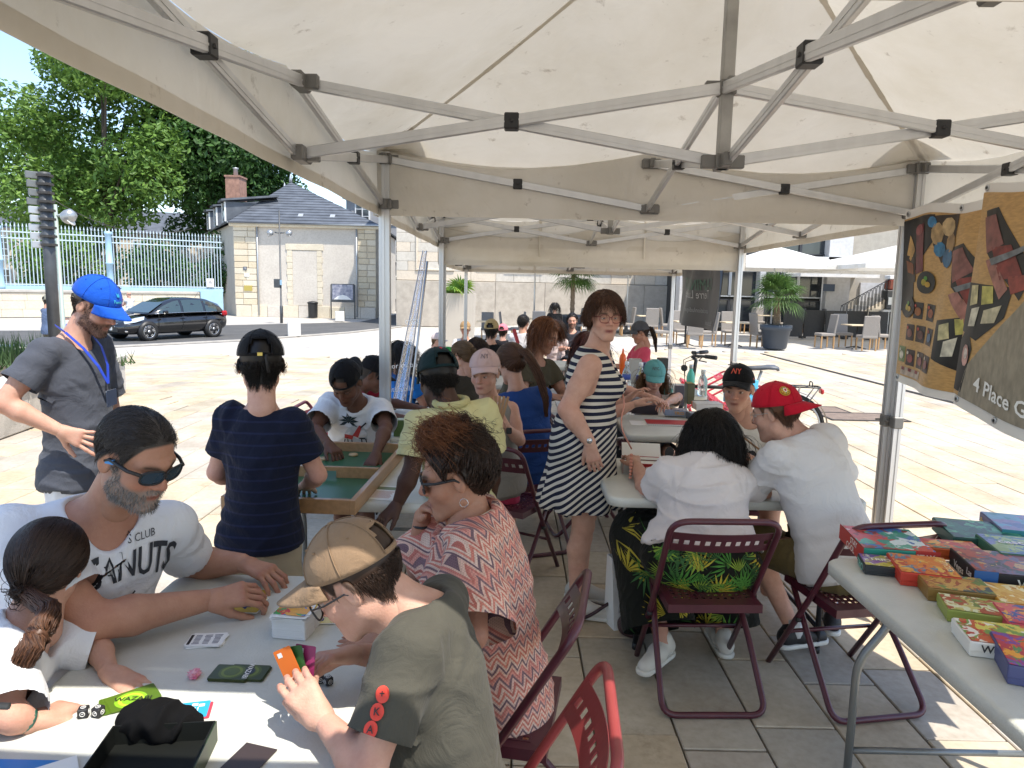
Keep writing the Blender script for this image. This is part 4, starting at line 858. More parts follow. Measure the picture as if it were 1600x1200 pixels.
# ================================================================== BICYCLE
def bicycle():
 p=Vector((2.17,6.9,0));root=empty('electric_bicycle',p,math.radians(172),'black electric bicycle with rear carrier parked by the tent pole','bicycle');mk=mat('bike_black',(.02,.02,.022),.35)
 for x in(-.55,.55):
  wh=empty('wheel',(x,0,.345));wh.parent=root;R=Matrix.Rotation(math.pi/2,3,'X');a=[(.33*math.cos(t),0,.33*math.sin(t))for t in np.linspace(0,2*math.pi,36,endpoint=False)]
  mb=MB();mb.tube(a,.02,7,closed=True);mb.build('tyre',M_TYRE,wh);mb=MB();mb.tube([(q[0]*.92,0,q[2]*.92)for q in a],.011,6,closed=True);mb.lathe([(.03,-.05),(.035,0),(.03,.05)],10,R=R)
  mb.build('rim',M_LGREY,wh);mb=MB()
  for k in range(24):t=k*math.pi/12;mb.tube([(.03*math.cos(t+.4),.03*(-1)**k,.03*math.sin(t+.4)),(.3*math.cos(t),0,.3*math.sin(t))],.0018,4)
  mb.build('spokes',M_LGREY,wh)
  mb=MB();V=[]
  ts=np.linspace(-.1,2.6,16)if x<0 else np.linspace(.9,2.3,12)
  for t in ts:
   for y in(-.03,0,.03):V.append((x-.372*math.cos(t)*(1 if x<0 else-1)*(1),y,.345+(.372-abs(y)*.2)*math.sin(t)))
  mb.add(V,[(i*3+k,(i+1)*3+k,(i+1)*3+k+1,i*3+k+1)for i in range(len(ts)-1)for k in range(2)],0,True);mb.build('mudguard',mk,root)
 mb=MB();bb_=(-.08,0,.3);ht=(.38,0,.78);hb=(.43,0,.62);stt=(-.22,0,.72)
 mb.tube([bb_,hb],.03,10);mb.tube([bb_,stt],.018,8);mb.tube([stt,(.36,0,.72)],.018,8);mb.tube([hb,ht],.025,8)
 for s in(-1,1):mb.tube([bb_,(-.55,s*.06,.345)],.011,6);mb.tube([stt,(-.55,s*.06,.345)],.009,6);mb.tube([(.44,s*.05,.6),(.55,s*.06,.345)],.014,6)
 mb.build('frame',mk,root);mb=MB();mb.bar((-.03,0,.38),(.34,0,.62),.07,.085,bev=.02);mb.build('battery',mk,root)
 mb=MB();mb.tube([ht,(.36,0,.98),(.40,0,1.02)],.018,8);mb.tube(bend([(.22,-.32,1.04),(.33,-.2,1.04),(.40,0,1.02),(.33,.2,1.04),(.22,.32,1.04)],.1),.014,8);hbar=mb.build('handlebar',mk,root)
 for s in(-1,1):
  mb=MB();mb.tube([(.30,s*.225,1.04),(.215,s*.33,1.04)],.02,8);mb.build('grip',M_BLK,hbar);mb=MB();mb.tube([(.33,s*.2,1.03),(.36,s*.24,1.0),(.30,s*.32,.995)],.006,5);mb.build('brake_lever',M_BLK,hbar)
  mb=MB();mb.tube([(.34,s*.19,1.03),(.47,s*.1,.97),(.46,0,.8),(.44,0,.6)],.004,5);mb.build('cable',M_BLK,hbar)
 mb=MB();mb.box((.39,.06,1.06),(.05,.07,.03),bev=.008);mb.build('display',M_BLK,hbar);mb=MB();mb.box((.47,0,.9),(.06,.07,.06),bev=.015);mb.build('headlamp',mk,root)
 mb=MB();mb.tube([stt,(-.27,0,.9)],.014,8);mb.build('seat_post',M_LGREY,root)
 mb=MB();V=[];prof=[(-.15,.085,0),(-.13,.095,.012),(-.06,.085,.012),(.0,.055,.004),(.07,.03,0),(.14,.02,-.005)]
 for(x,hw,z)in prof:V+=[(x-.27,-hw,.915+z),(x-.27,-hw*.6,.945+z),(x-.27,0,.935+z),(x-.27,hw*.6,.945+z),(x-.27,hw,.915+z),(x-.27,0,.90+z)]
 mb.add(V,[(i*6+k,i*6+(k+1)%6,(i+1)*6+(k+1)%6,(i+1)*6+k)for i in range(5)for k in range(6)]+[(5,4,3,2,1,0),tuple(range(30,36))],0,True);mb.build('saddle',mat('saddle_grey',(.09,.1,.12),.5),root)
 mb=MB();mb.tube(bend([(-.35,-.07,.76),(-.82,-.07,.76),(-.82,.07,.76),(-.35,.07,.76)],.04),.008,6,closed=True)
 for x in(-.45,-.58,-.7):mb.tube([(x,-.07,.76),(x,.07,.76)],.006,5)
 mb.tube(bend([(-.74,-.05,.76),(-.74,-.05,.81),(-.74,.05,.81),(-.74,.05,.76)],.02),.006,5)
 for s in(-1,1):mb.tube([(-.55,s*.075,.36),(-.62,s*.07,.76)],.008,6);mb.tube([(-.55,s*.075,.36),(-.8,s*.07,.76)],.006,6)
 mb.build('carrier',mk,root);mb=MB();mb.box((-.84,0,.72),(.03,.1,.05),bev=.01);mb.build('rear_lamp',mat('tail_red',(.35,.01,.015),.15),root)
 mb=MB();mb.lathe([(.07,-.004),(.085,0),(.07,.004)],18,(bb_[0],.05,bb_[2]),R=Matrix.Rotation(math.pi/2,3,'X'));mb.tube([(bb_[0],.07,bb_[2]),(bb_[0]+.1,.07,bb_[2]-.13)],.009,6);mb.tube([(bb_[0],-.07,bb_[2]),(bb_[0]-.1,-.07,bb_[2]+.13)],.009,6);mb.build('crank',M_LGREY,root)
 mb=MB();mb.tube([(-.4,.05,.33),(-.5,.2,.0)],.009,6);mb.build('kickstand',mk,root)
bicycle()
# ================================================================== TERRACE
M_WICK=mat('beige_wicker',(.31,.275,.24),.75,noise=.25,nscale=60,bump=.5,bscale=90,stretch=(1,1,4));M_TWOOD=mat('oak_leg',(.45,.26,.11),.5,noise=.2,nscale=8);M_TTOP=mat('terrace_top',(.58,.47,.31),.5,noise=.15,nscale=5)
def terrace_chair(wick):
 root=empty('terrace_chair');mb=MB();mb.box((0,0,.42),(.46,.46,.09),bev=.02);mb.build('seat',wick,root);mb=MB();mb.box((0,.235,.74),(.46,.05,.62),R=Matrix.Rotation(-.13,3,'X'),bev=.015);mb.build('backrest',wick,root)
 for sx in(-1,1):
  for sy in(-1,1):mb=MB();mb.bar((sx*.2,sy*.2,0),(sx*.2,sy*.195,.38),.035,.035,up=(1,0,0));mb.build('leg',M_TWOOD,root)
 return root
def terrace_table():
 root=empty('terrace_table');mb=MB();mb.box((0,0,.735),(.72,.72,.035),bev=.008);mb.build('table_top',M_TTOP,root);mb=MB();mb.tube([(0,0,.05),(0,0,.72)],.03,8);mb.build('column',M_BLK,root)
 mb=MB()
 for k in range(4):a=k*math.pi/2+.78;mb.tube([(0,0,.08),(.3*math.cos(a),.3*math.sin(a),.015)],.018,6)
 mb.build('foot',M_BLK,root);return root
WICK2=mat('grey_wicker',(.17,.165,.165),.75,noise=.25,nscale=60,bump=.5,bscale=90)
def terrace():
 c0=terrace_chair(M_WICK);c1=terrace_chair(WICK2);t0=terrace_table();used=[0,0,0]
 def place(proto,i,x,y,rz,lab,grp,cat):
  if not used[i]:o=proto;used[i]=1
  else:o=copy_tree(proto)
  o.location=G(x,y);o.rotation_euler=(0,0,rz);tag(o,lab,cat,grp);return o
  # table with four chairs right of the palm pot, then tables further left and back: (px, py ground, [chair offsets], dark?)
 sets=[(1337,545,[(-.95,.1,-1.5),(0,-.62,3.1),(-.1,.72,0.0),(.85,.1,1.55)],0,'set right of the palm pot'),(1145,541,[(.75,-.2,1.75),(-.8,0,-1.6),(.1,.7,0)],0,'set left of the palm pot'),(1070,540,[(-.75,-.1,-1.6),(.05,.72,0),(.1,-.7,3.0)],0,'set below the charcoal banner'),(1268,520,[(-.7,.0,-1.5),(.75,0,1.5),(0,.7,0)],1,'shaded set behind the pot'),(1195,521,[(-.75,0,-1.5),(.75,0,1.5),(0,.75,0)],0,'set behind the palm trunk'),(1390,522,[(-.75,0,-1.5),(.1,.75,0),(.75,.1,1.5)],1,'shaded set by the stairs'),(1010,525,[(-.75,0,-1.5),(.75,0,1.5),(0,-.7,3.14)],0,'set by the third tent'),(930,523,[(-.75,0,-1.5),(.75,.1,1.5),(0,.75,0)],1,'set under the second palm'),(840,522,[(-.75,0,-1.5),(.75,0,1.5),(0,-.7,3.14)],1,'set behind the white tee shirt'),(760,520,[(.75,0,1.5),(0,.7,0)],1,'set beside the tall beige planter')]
 for(px,py,offs,dark,lab)in sets:
  p=W(px,py,z=0);place(t0,2,p.x,p.y,0,'square terrace table, '+lab,'terrace tables','table')
  for(ox,oy,rz)in offs:
   side='left' if ox<-.5 else 'right' if ox>.5 else 'near' if oy<0 else 'far'
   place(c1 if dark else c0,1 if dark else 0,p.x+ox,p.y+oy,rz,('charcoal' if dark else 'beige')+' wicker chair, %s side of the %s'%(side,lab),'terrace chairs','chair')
terrace()
M_PARA=canvas_mat('parasol_white',(.84,.83,.80),.25)
def parasol(px,py,Y,half,h,label,drop=.55,pole_side=0):
 p=W(px,py,Y=Y);p.z=0;root=empty('terrace_parasol',p,label=label,cat='parasol',group='white terrace parasols');mb=MB();top=Vector((0,0,h+drop));C=[Vector((sx*half,sy*half,h))for sx,sy in((-1,-1),(1,-1),(1,1),(-1,1))]
 for k in range(4):m=MB();A,B=C[k],C[(k+1)%4];m.add([A,B,top,A.lerp(top,.5)-Vector((0,0,.04)),B.lerp(top,.5)-Vector((0,0,.04))],[(0,1,4,3),(3,4,2)]);m.build('canopy_panel',M_PARA,root);m=MB();m.add([A,B,B-Vector((0,0,.14)),A-Vector((0,0,.14))],[(0,3,2,1)]);m.build('valance',M_PARA,root)
 mb.tube([(0,0,0),(0,0,h+drop-.05)],.032,10);mb.build('pole',M_LGREY,root);mb=MB();mb.lathe([(.45,0),(.45,.06),(.08,.12),(.06,.3)],14);mb.build('base',M_POST,root)
 for k in range(4):m=MB();m.tube([(0,0,h+.05),tuple(C[k].lerp(top,.35)-Vector((0,0,.08)))],.014,5);m.build('strut',M_POST,root)
 m=MB();m.box((0,0,h+.05),(.16,.16,.14),bev=.02);m.build('hub',M_POST,root)
parasol(1207,470,25.5,2.0,2.62,'white square parasol above the palm pot',.7)
parasol(1425,470,25.0,3.4,2.62,'white square parasol on the right in front of the stairs',.95)
parasol(1283,470,30.5,1.6,2.5,'white parasol before the restaurant glass, behind the other two',.5)
parasol(980,470,28,2.2,2.45,'white parasol right of the second palm',.5);parasol(835,470,27,2.3,2.35,'white parasol behind the third tent',.5)
# ---- palms
M_FROND=leaf_mat('palm_frond',(.11,.20,.045),(.05,.10,.02));M_FROND2=leaf_mat('young_palm_frond',(.30,.42,.06),(.10,.22,.04));M_TRUNK=mat('palm_trunk',(.24,.17,.11),.9,noise=.5,nscale=25,bump=1.0,bscale=30)
def palm(root,z0,trunk_h,n,L,seed,m,tr=.07,up_bias=.3):
 rng=np.random.default_rng(seed);cen=np.array([0,0,z0+trunk_h])
 if trunk_h>.05:
  mb=MB();k=14;mb.tube([(0,0,z0+trunk_h*i/k)for i in range(k+1)],[tr*(1.25 if i%2 else 1.0)*(1.1-.2*i/k)for i in range(k+1)],9);tk=mb.build('trunk',M_TRUNK,root)
  mb=MB()
  for i in range(60):a=rng.uniform(0,6.28);zz=z0+trunk_h*rng.uniform(.1,1);mb.tube([(tr*math.cos(a),tr*math.sin(a),zz),(1.7*tr*math.cos(a),1.7*tr*math.sin(a),zz+.06)],[.008,.003],4)
  mb.build('leaf_stubs',M_TRUNK,root)
 for i in range(n):
  az=rng.uniform(0,6.28);el=rng.uniform(-.6,1.35)if up_bias<.5 else rng.uniform(.45,1.4);d=np.array([math.cos(az)*math.cos(el),math.sin(az)*math.cos(el),math.sin(el)]);st=L*rng.uniform(.35,.5);hub=cen+d*st;mb=MB();mb.tube([tuple(cen),tuple(cen+d*st*.5+np.array([0,0,.02])),tuple(hub)],.008,4)
  side=np.cross(d,[0,0,1.0]);side/=np.linalg.norm(side)+1e-6;upn=np.cross(side,d);nb=17
  for k in range(nb):
   a=(k/(nb-1)-.5)*3.6;dr=d*math.cos(a)+side*math.sin(a);ll=L*.62*(1-.12*abs(a));tip=hub+dr*ll+np.array([0,0,-.10*ll-.2*ll*rng.random()])-upn*.04;m1=hub+dr*ll*.55+upn*.02;w_=np.cross(dr,upn)*.017
   mb.add([hub-w_*.3,hub+w_*.3,m1+w_,m1-w_,tip],[(0,1,2,3),(3,2,4)])
  mb.build('frond',m,root)
def palms():
 p=W(1210,545,z=0);root=empty('potted_palm',p,label='fan palm in a big dark blue-grey round pot on the terrace',cat='palm');pm=mat('anthracite_pot',(.045,.055,.07),.45)
 mb=MB();mb.lathe([(.30,0),(.34,.05),(.42,.56),(.46,.57),(.46,.72),(.42,.73),(.40,.66),(0,.66)],28);mb.build('pot',pm,root);palm(root,.6,.95,46,.95,21,M_FROND,.08)
 p=W(893,522,z=0);root=empty('terrace_palm',p,label='slender fan palm rising behind the far tables',cat='palm');mb=MB();mb.lathe([(.3,0),(.4,.6),(.44,.62),(.44,.72),(.38,.72),(0,.66)],20);mb.build('pot',pm,root);palm(root,.6,1.55,34,1.1,22,M_FROND,.07)
 p=W(716,590,z=0);p=W(716,585,Y=14.5);p.z=-.1;root=empty('tall_planter',p,label='tall square beige planter with a young yellow-green palm',cat='planter');m=mat('beige_planter',(.50,.45,.38),.7,noise=.1,nscale=3);mb=MB()
 mb.add([(-.28,-.28,0),(.28,-.28,0),(.28,.28,0),(-.28,.28,0),(-.33,-.33,1.62),(.33,-.33,1.62),(.33,.33,1.62),(-.33,.33,1.62),(-.29,-.29,1.62),(.29,-.29,1.62),(.29,.29,1.62),(-.29,.29,1.62),(-.29,-.29,1.5),(.29,-.29,1.5),(.29,.29,1.5),(-.29,.29,1.5)],[(0,1,5,4),(1,2,6,5),(2,3,7,6),(3,0,4,7),(4,5,9,8),(5,6,10,9),(6,7,11,10),(7,4,8,11),(8,9,13,12),(9,10,14,13),(10,11,15,14),(11,8,12,15),(12,13,14,15)]);mb.build('box',m,root);palm(root,1.5,.0,9,.55,23,M_FROND2,.05,.9)
palms()
# ================================================================== PEOPLE: signed-distance bodies meshed with surface nets
def vA(v):return np.array(v,float)
def unit(v):v=np.asarray(v,float);return v/(np.linalg.norm(v)+1e-12)
class Field:
 def __init__(s,k=.03):s.p=[];s.k=k
 def cap(s,a,b,ra,rb=None,k=None,cuts=(),sub=False):
  a=vA(a);b=vA(b);rb=ra if rb is None else rb;r=max(ra,rb)
  s.p.append(('c',(a,b,ra,rb),np.minimum(a,b)-r,np.maximum(a,b)+r,s.k if k is None else k,cuts,sub));return s
 def chain(s,pts,rs,k=None,cuts=()):
  for i in range(len(pts)-1):s.cap(pts[i],pts[i+1],rs[i],rs[i+1],k,cuts)
  return s
 def ell(s,c,r,R=None,k=None,cuts=(),sub=False):
  c=vA(c);r=vA(r);m=r.max();R=np.eye(3)if R is None else np.asarray(R)
  e=np.sqrt(((R*r)**2).sum(1));s.p.append(('e',(c,r,R),c-e,c+e,s.k if k is None else k,cuts,sub));return s
 def mesh(s,vox):
  lo=np.min([p[2]for p in s.p if not p[6]],0)-3*vox;hi=np.max([p[3]for p in s.p if not p[6]],0)+3*vox
  n=np.ceil((hi-lo)/vox).astype(int)+1;D=np.full(n,.2,np.float32)
  for(t,q,a,b,k,cuts,sub)in s.p:
   mg=k+2*vox;i0=np.clip(np.floor((a-mg-lo)/vox).astype(int),0,n-1);i1=np.clip(np.ceil((b+mg-lo)/vox).astype(int)+1,1,n)
   if(i1<=i0).any():continue
   X=(lo[0]+vox*np.arange(i0[0],i1[0],dtype=np.float32))[:,None,None];Y=(lo[1]+vox*np.arange(i0[1],i1[1],dtype=np.float32))[None,:,None];Z=(lo[2]+vox*np.arange(i0[2],i1[2],dtype=np.float32))[None,None,:]
   if t=='c':
    A,B,ra,rb=q;ba=B-A;l2=float(ba@ba)+1e-12;tt=np.clip(((X-A[0])*ba[0]+(Y-A[1])*ba[1]+(Z-A[2])*ba[2])/l2,0,1)
    d=np.sqrt((X-A[0]-tt*ba[0])**2+(Y-A[1]-tt*ba[1])**2+(Z-A[2]-tt*ba[2])**2)-(ra+(rb-ra)*tt)
   else:
    c,r,R=q;L=[(X-c[0])*R[0,i]+(Y-c[1])*R[1,i]+(Z-c[2])*R[2,i]for i in range(3)]
    k0=np.sqrt((L[0]/r[0])**2+(L[1]/r[1])**2+(L[2]/r[2])**2);k1=np.sqrt((L[0]/r[0]**2)**2+(L[1]/r[1]**2)**2+(L[2]/r[2]**2)**2)+1e-6;d=k0*(k0-1)/k1
   for(pt,nn)in cuts:d=np.maximum(d,(X-pt[0])*nn[0]+(Y-pt[1])*nn[1]+(Z-pt[2])*nn[2])
   sl=tuple(slice(i0[i],i1[i])for i in range(3));C=D[sl]
   if sub:
    d=-d
    if k>1e-4:h=np.clip(.5-.5*(C-d)/k,0,1);D[sl]=C*(1-h)+d*h+k*h*(1-h)
    else:D[sl]=np.maximum(C,d)
   elif k>1e-4:h=np.clip(.5+.5*(C-d)/k,0,1);D[sl]=C*(1-h)+d*h-k*h*(1-h)
   else:D[sl]=np.minimum(C,d)
  return nets(D,lo,vox)
def nets(D,lo,vox):
 S=D<0;nx,ny,nz=D.shape;offs=[(i,j,k)for i in(0,1)for j in(0,1)for k in(0,1)]
 cnt=np.zeros((nx-1,ny-1,nz-1),np.int8)
 for(i,j,k)in offs:cnt+=S[i:nx-1+i,j:ny-1+j,k:nz-1+k]
 act=(cnt>0)&(cnt<8);ijk=np.argwhere(act);idx=np.full(act.shape,-1,np.int32);idx[act]=np.arange(len(ijk))
 vals=np.stack([D[ijk[:,0]+o[0],ijk[:,1]+o[1],ijk[:,2]+o[2]]for o in offs],1);O=np.array(offs,float);acc=np.zeros((len(ijk),3));c=np.zeros(len(ijk))
 for a in range(8):
  for b in range(a+1,8):
   if sum(abs(offs[a][q]-offs[b][q])for q in range(3))!=1:continue
   va,vb=vals[:,a],vals[:,b];m=(va<0)!=(vb<0);t=np.where(m,va/(va-vb+1e-12),0)[:,None];acc+=np.where(m[:,None],O[a]+(O[b]-O[a])*t,0);c+=m
 V=lo+vox*(ijk+acc/c[:,None]);Fs=[]
 for ax in range(3):
  s1=[slice(1,-1)]*3;s2=[slice(1,-1)]*3;s1[ax]=slice(0,-1);s2[ax]=slice(1,None);e=S[tuple(s1)]!=S[tuple(s2)];q=np.argwhere(e);off=np.ones(3,int);off[ax]=0;q=q+off;o1,o2=[i for i in range(3)if i!=ax];d1=np.zeros(3,int);d1[o1]=1;d2=np.zeros(3,int);d2[o2]=1
  g=lambda w_:idx[w_[:,0],w_[:,1],w_[:,2]]
  f=np.stack([g(q-d1-d2),g(q-d2),g(q),g(q-d1)],1);ins=S[q[:,0],q[:,1],q[:,2]]
  if ax==1:ins=~ins
  f[~ins]=f[~ins][:,::-1];Fs.append(f)
 Fc=np.concatenate(Fs);Fc=Fc[(Fc>=0).all(1)];return V,Fc
def vnormals(V,Fc):
 n=np.cross(V[Fc[:,2]]-V[Fc[:,0]],V[Fc[:,3 if Fc.shape[1]==4 else 1]]-V[Fc[:,1 if Fc.shape[1]==4 else 0]])if Fc.shape[1]==4 else np.cross(V[Fc[:,1]]-V[Fc[:,0]],V[Fc[:,2]]-V[Fc[:,0]])
 N_=np.zeros_like(V)
 for i in range(Fc.shape[1]):np.add.at(N_,Fc[:,i],n)
 return N_/(np.linalg.norm(N_,axis=1)[:,None]+1e-12)
def relax(V,Fc,it=2,w_=.5):
 for _ in range(it):
  S_=np.zeros_like(V);c=np.zeros(len(V));k=Fc.shape[1]
  for i in range(k):
   a,b=Fc[:,i],Fc[:,(i+1)%k];np.add.at(S_,a,V[b]);np.add.at(c,a,1)
  V=V*(1-w_)+w_*S_/np.maximum(c,1)[:,None]
 return V
def submesh(V,Fc,keep):
 used=np.unique(Fc[keep]);m=np.full(len(V),-1);m[used]=np.arange(len(used));return V[used],m[Fc[keep]],used
def wave_noise(P,seed,freq=12.,oct_=6,aniso=(1,1,1)):
 r=np.random.default_rng(seed);f=np.zeros(len(P));A=np.array(aniso)
 for i in range(oct_):
  k=r.normal(size=3);k=k/np.linalg.norm(k)*freq*r.uniform(.6,2.0)*A;q=r.normal(size=3)*freq*.35;f+=np.sin(P@k+1.6*np.sin(P@q+r.uniform(0,6))+r.uniform(0,6))/(1+.25*i)
 return f/oct_**.5
 # ---- materials
def skin_mat():
 m=mat('skin',(.5,.3,.22),.58,spec=.32);nt,b=nodes(m);at=N(nt,'Attribute',attribute_name='Col');n=N(nt,'TexNoise',Scale=28,Detail=9,Roughness=.7);tc=N(nt,'TexCoord');nt.links.new(tc.outputs['Object'],n.inputs['Vector'])
 r=N(nt,'ValToRGB');r.color_ramp.elements[0].position=.3;r.color_ramp.elements[0].color=(.80,.70,.68,1);r.color_ramp.elements[1].position=.72;nt.links.new(n.outputs[0],r.inputs[0]);mx=N(nt,'MixRGB',blend_type='MULTIPLY');mx.inputs[0].default_value=.75
 nt.links.new(at.outputs['Color'],mx.inputs[1]);nt.links.new(r.outputs[0],mx.inputs[2]);nt.links.new(mx.outputs[0],b.inputs['Base Color']);b.inputs['Subsurface Weight'].default_value=.12;b.inputs['Subsurface Radius'].default_value=(.02,.008,.005);b.inputs['Subsurface Scale'].default_value=.4
 n2=N(nt,'TexNoise',Scale=210,Detail=5);nt.links.new(tc.outputs['Object'],n2.inputs['Vector']);bp=N(nt,'Bump',Strength=.25,Distance=.004);nt.links.new(n2.outputs[0],bp.inputs['Height']);nt.links.new(bp.outputs[0],b.inputs['Normal']);return m
M_SKIN=skin_mat()
def hair_mat(name,c,c2=None):
 m=mat(name,c,.45,spec=.35);nt,b=nodes(m);g=N(nt,'NewGeometry');r=N(nt,'ValToRGB');c2=c2 or tuple(x*.45 for x in c);r.color_ramp.elements[0].color=(*c2,1);r.color_ramp.elements[1].color=(*c,1);nt.links.new(g.outputs['Random Per Island'],r.inputs[0]);nt.links.new(r.outputs[0],b.inputs['Base Color']);return m
def cloth_mat(name,c,rough=.85,sheen=.06,weave=420.,bumpS=.15,noise=.12):
 if name in MATS:return MATS[name]
 m=mat(name,c,rough,spec=.2,sheen=sheen);nt,b=nodes(m);tc=N(nt,'TexCoord');n=N(nt,'TexNoise',Scale=8,Detail=6);nt.links.new(tc.outputs['Object'],n.inputs['Vector']);r=N(nt,'ValToRGB');r.color_ramp.elements[0].position=.3;r.color_ramp.elements[1].position=.7
 r.color_ramp.elements[0].color=(*[x*(1-noise)for x in c],1);r.color_ramp.elements[1].color=(*c,1);nt.links.new(n.outputs[0],r.inputs[0]);nt.links.new(r.outputs[0],b.inputs['Base Color'])
 n2=N(nt,'TexNoise',Scale=weave,Detail=2);nt.links.new(tc.outputs['Object'],n2.inputs['Vector']);n3=N(nt,'TexNoise',Scale=11,Detail=4,Distortion=1.6);nt.links.new(tc.outputs['Object'],n3.inputs['Vector'])
 bp=N(nt,'Bump',Strength=bumpS,Distance=.004);nt.links.new(n2.outputs[0],bp.inputs['Height']);bp2=N(nt,'Bump',Strength=.3,Distance=.03);nt.links.new(n3.outputs[0],bp2.inputs['Height']);nt.links.new(bp.outputs[0],bp2.inputs['Normal']);nt.links.new(bp2.outputs[0],b.inputs['Normal']);return m
def cl(h,**k):return cloth_mat('cloth_'+h.lstrip('#'),srgb(h),**k)
SKIN={'fair':(.60,.36,.27),'light':(.55,.32,.23),'tan':(.44,.235,.155),'olive':(.36,.19,.12),'brown':(.13,.062,.038),'dark':(.075,.036,.023)}
# ---- head
HEADS={}
def head_base(kind,vox):
 key=(kind,vox)
 if key in HEADS:return HEADS[key]
 f=Field(.014);fem=kind=='f';ch=kind=='c';jw=.040 if fem or ch else .047;jz=-.072 if not ch else-.062
 f.ell((0,-.012,.034),(.074,.093,.084),k=.01);f.ell((0,.024,-.028),(.060,.066,.082),k=.03)
 for s in(-1,1):
  f.cap((s*jw,.002,jz+.004),(s*.014,.066,-.104 if not ch else-.094),.023,.018,k=.02);f.ell((s*.036,.054,-.030),(.025,.026,.024),k=.02);f.ell((s*.030,.092,.000),(.017,.013,.011),k=.012,sub=True);f.cap((s*.012,.083,.021),(s*.043,.068,.022),.011 if fem or ch else .013,.009,k=.014)
  f.cap((s*.017,.087,-.012),(s*.017,.087,-.012),.0001,.0001,k=.005)
 f.ell((0,.072,-.101 if not ch else-.091),(.022,.017,.017),k=.02);f.ell((0,.066,-.064),(.030,.023,.030),k=.02)
 nl=.106 if not ch else .099;f.cap((0,.084,.014),(0,nl,-.026),.0075,.0115,k=.012)
 for s in(-1,1):f.ell((s*.0115,nl-.012,-.031),(.0085,.011,.008),k=.006)
 f.cap((-.019,.081,-.0605),(0,.0885,-.0585),.0055,.007,k=.006);f.cap((.019,.081,-.0605),(0,.0885,-.0585),.0055,.007,k=.006);f.cap((-.016,.081,-.0715),(.016,.081,-.0715),.0055,.0055,k=.006);f.cap((0,.086,-.0715),(0,.086,-.0715),.007,.007,k=.006)
 f.ell((0,.0965,-.0655),(.022,.006,.0018),k=.003,sub=True)
 for s in(-1,1):
  a=.35*s;R=np.array([[math.cos(a),-math.sin(a),0],[math.sin(a),math.cos(a),0],[0,0,1]]);f.ell((s*.079,-.008,-.004),(.0085,.018,.031),R=R,k=.008);f.ell((s*.0875,-.002,-.001),(.006,.010,.016),k=.005,sub=True)
 f.cap((0,-.022,-.05),(0,-.032,-.17),.050 if not fem else .045,.052 if not fem else .046,k=.03)
 V,Fc=f.mesh(vox);V=relax(V,Fc,1,.3);HEADS[key]=(V,Fc,vnormals(V,Fc));return HEADS[key]
def hairline(V):
 y=V[:,1];h=np.interp(y,[-.11,-.07,-.04,-.02,.0,.018,.03,.045,.06,.075,.1],[-.082,-.078,-.055,-.005,.026,.028,-.002,.03,.062,.074,.082]);return V[:,2]-h
def head_cols(V,skin,lip=None,brow=(.05,.03,.02),beard=None,beardw=0.0,scalp=None):
 c=np.tile(np.array(skin),(len(V),1));x,y,z=V.T
 ck=np.exp(-(((np.abs(x)-.038)/.02)**2+((z+.03)/.02)**2))*(y>.03);c*=(1-np.array([.0,.16,.16])*ck[:,None]);nz=np.exp(-((x/.02)**2+((z+.025)/.02)**2))*(y>.085);c*=(1-np.array([.0,.14,.14])*nz[:,None])
 lipc=np.array(lip if lip is not None else(skin[0]*.72,skin[1]*.5,skin[2]*.52));lw=np.exp(-((x/.023)**4+((z+.066)/.0095)**4))*(y>.07);c=c*(1-lw[:,None])+lipc*lw[:,None]
 ml=np.exp(-((x/.022)**4+((z+.0655)/.0028)**2))*(y>.07);c*=(1-.4*ml[:,None])
 bw=np.exp(-(((np.abs(x)-.031)/.019)**4+((z-.024+(np.abs(x)-.03)**2*6)/.0055)**2))*(y>.04);c=c*(1-.95*bw[:,None])+np.array(brow)*.95*bw[:,None]
 if beard is not None:
  m=sstep(-.028,-.05,z+.25*np.clip(y-.05,0,1))*sstep(-.012,.012,y)*(1-lw)*sstep(-.15,-.12,z);side=sstep(.02,-.03,z)*(np.abs(x)>.05)*sstep(.0,.012,y)*sstep(.045,.03,y);mus=np.exp(-((x/.03)**4+((z+.049)/.008)**2))*(y>.07);m=np.clip(m+.8*side+mus,0,1)*beardw*(.75+.25*np.sin(x*900)*np.sin(z*800));c=c*(1-m[:,None])+np.array(beard)*m[:,None]
 if scalp is not None:m=sstep(-.004,.006,hairline(V));c=c*(1-m[:,None])+np.array(scalp)*m[:,None]
 return c
def eyes(iris=(.08,.045,.02),skin=(.5,.3,.2),closed=.0):
 Vs=[];Fs=[];Cs=[];n,m=14,11
 for s in(-1,1):
  c=np.array([s*.0305,.0735,.0005]);r=.0122;b=len(Vs)and sum(len(v)for v in Vs);P=[];C=[]
  for i in range(m):
   th=math.pi*i/(m-1)
   for j in range(n):
    ph=2*math.pi*j/n;d=np.array([math.sin(th)*math.cos(ph),math.cos(th),math.sin(th)*math.sin(ph)]);el=math.atan2(d[2],math.hypot(d[0],d[1]));lid=el>.20-closed or el<-.26+closed*.3
    rr=r*(1.09 if lid else 1);P.append(c+d*rr);C.append(np.array(skin)*.8 if lid else(np.array((.006,.006,.006))if th<.22 else np.array(iris)if th<.60 else np.array((.55,.50,.47))))
  f=[(i*n+j,i*n+(j+1)%n,(i+1)*n+(j+1)%n,(i+1)*n+j)for i in range(m-1)for j in range(n)];Vs.append(np.array(P));Fs.append(np.array(f)[:,::-1]+(b or 0));Cs.append(np.array(C))
 return np.concatenate(Vs),np.concatenate(Fs),np.concatenate(Cs)
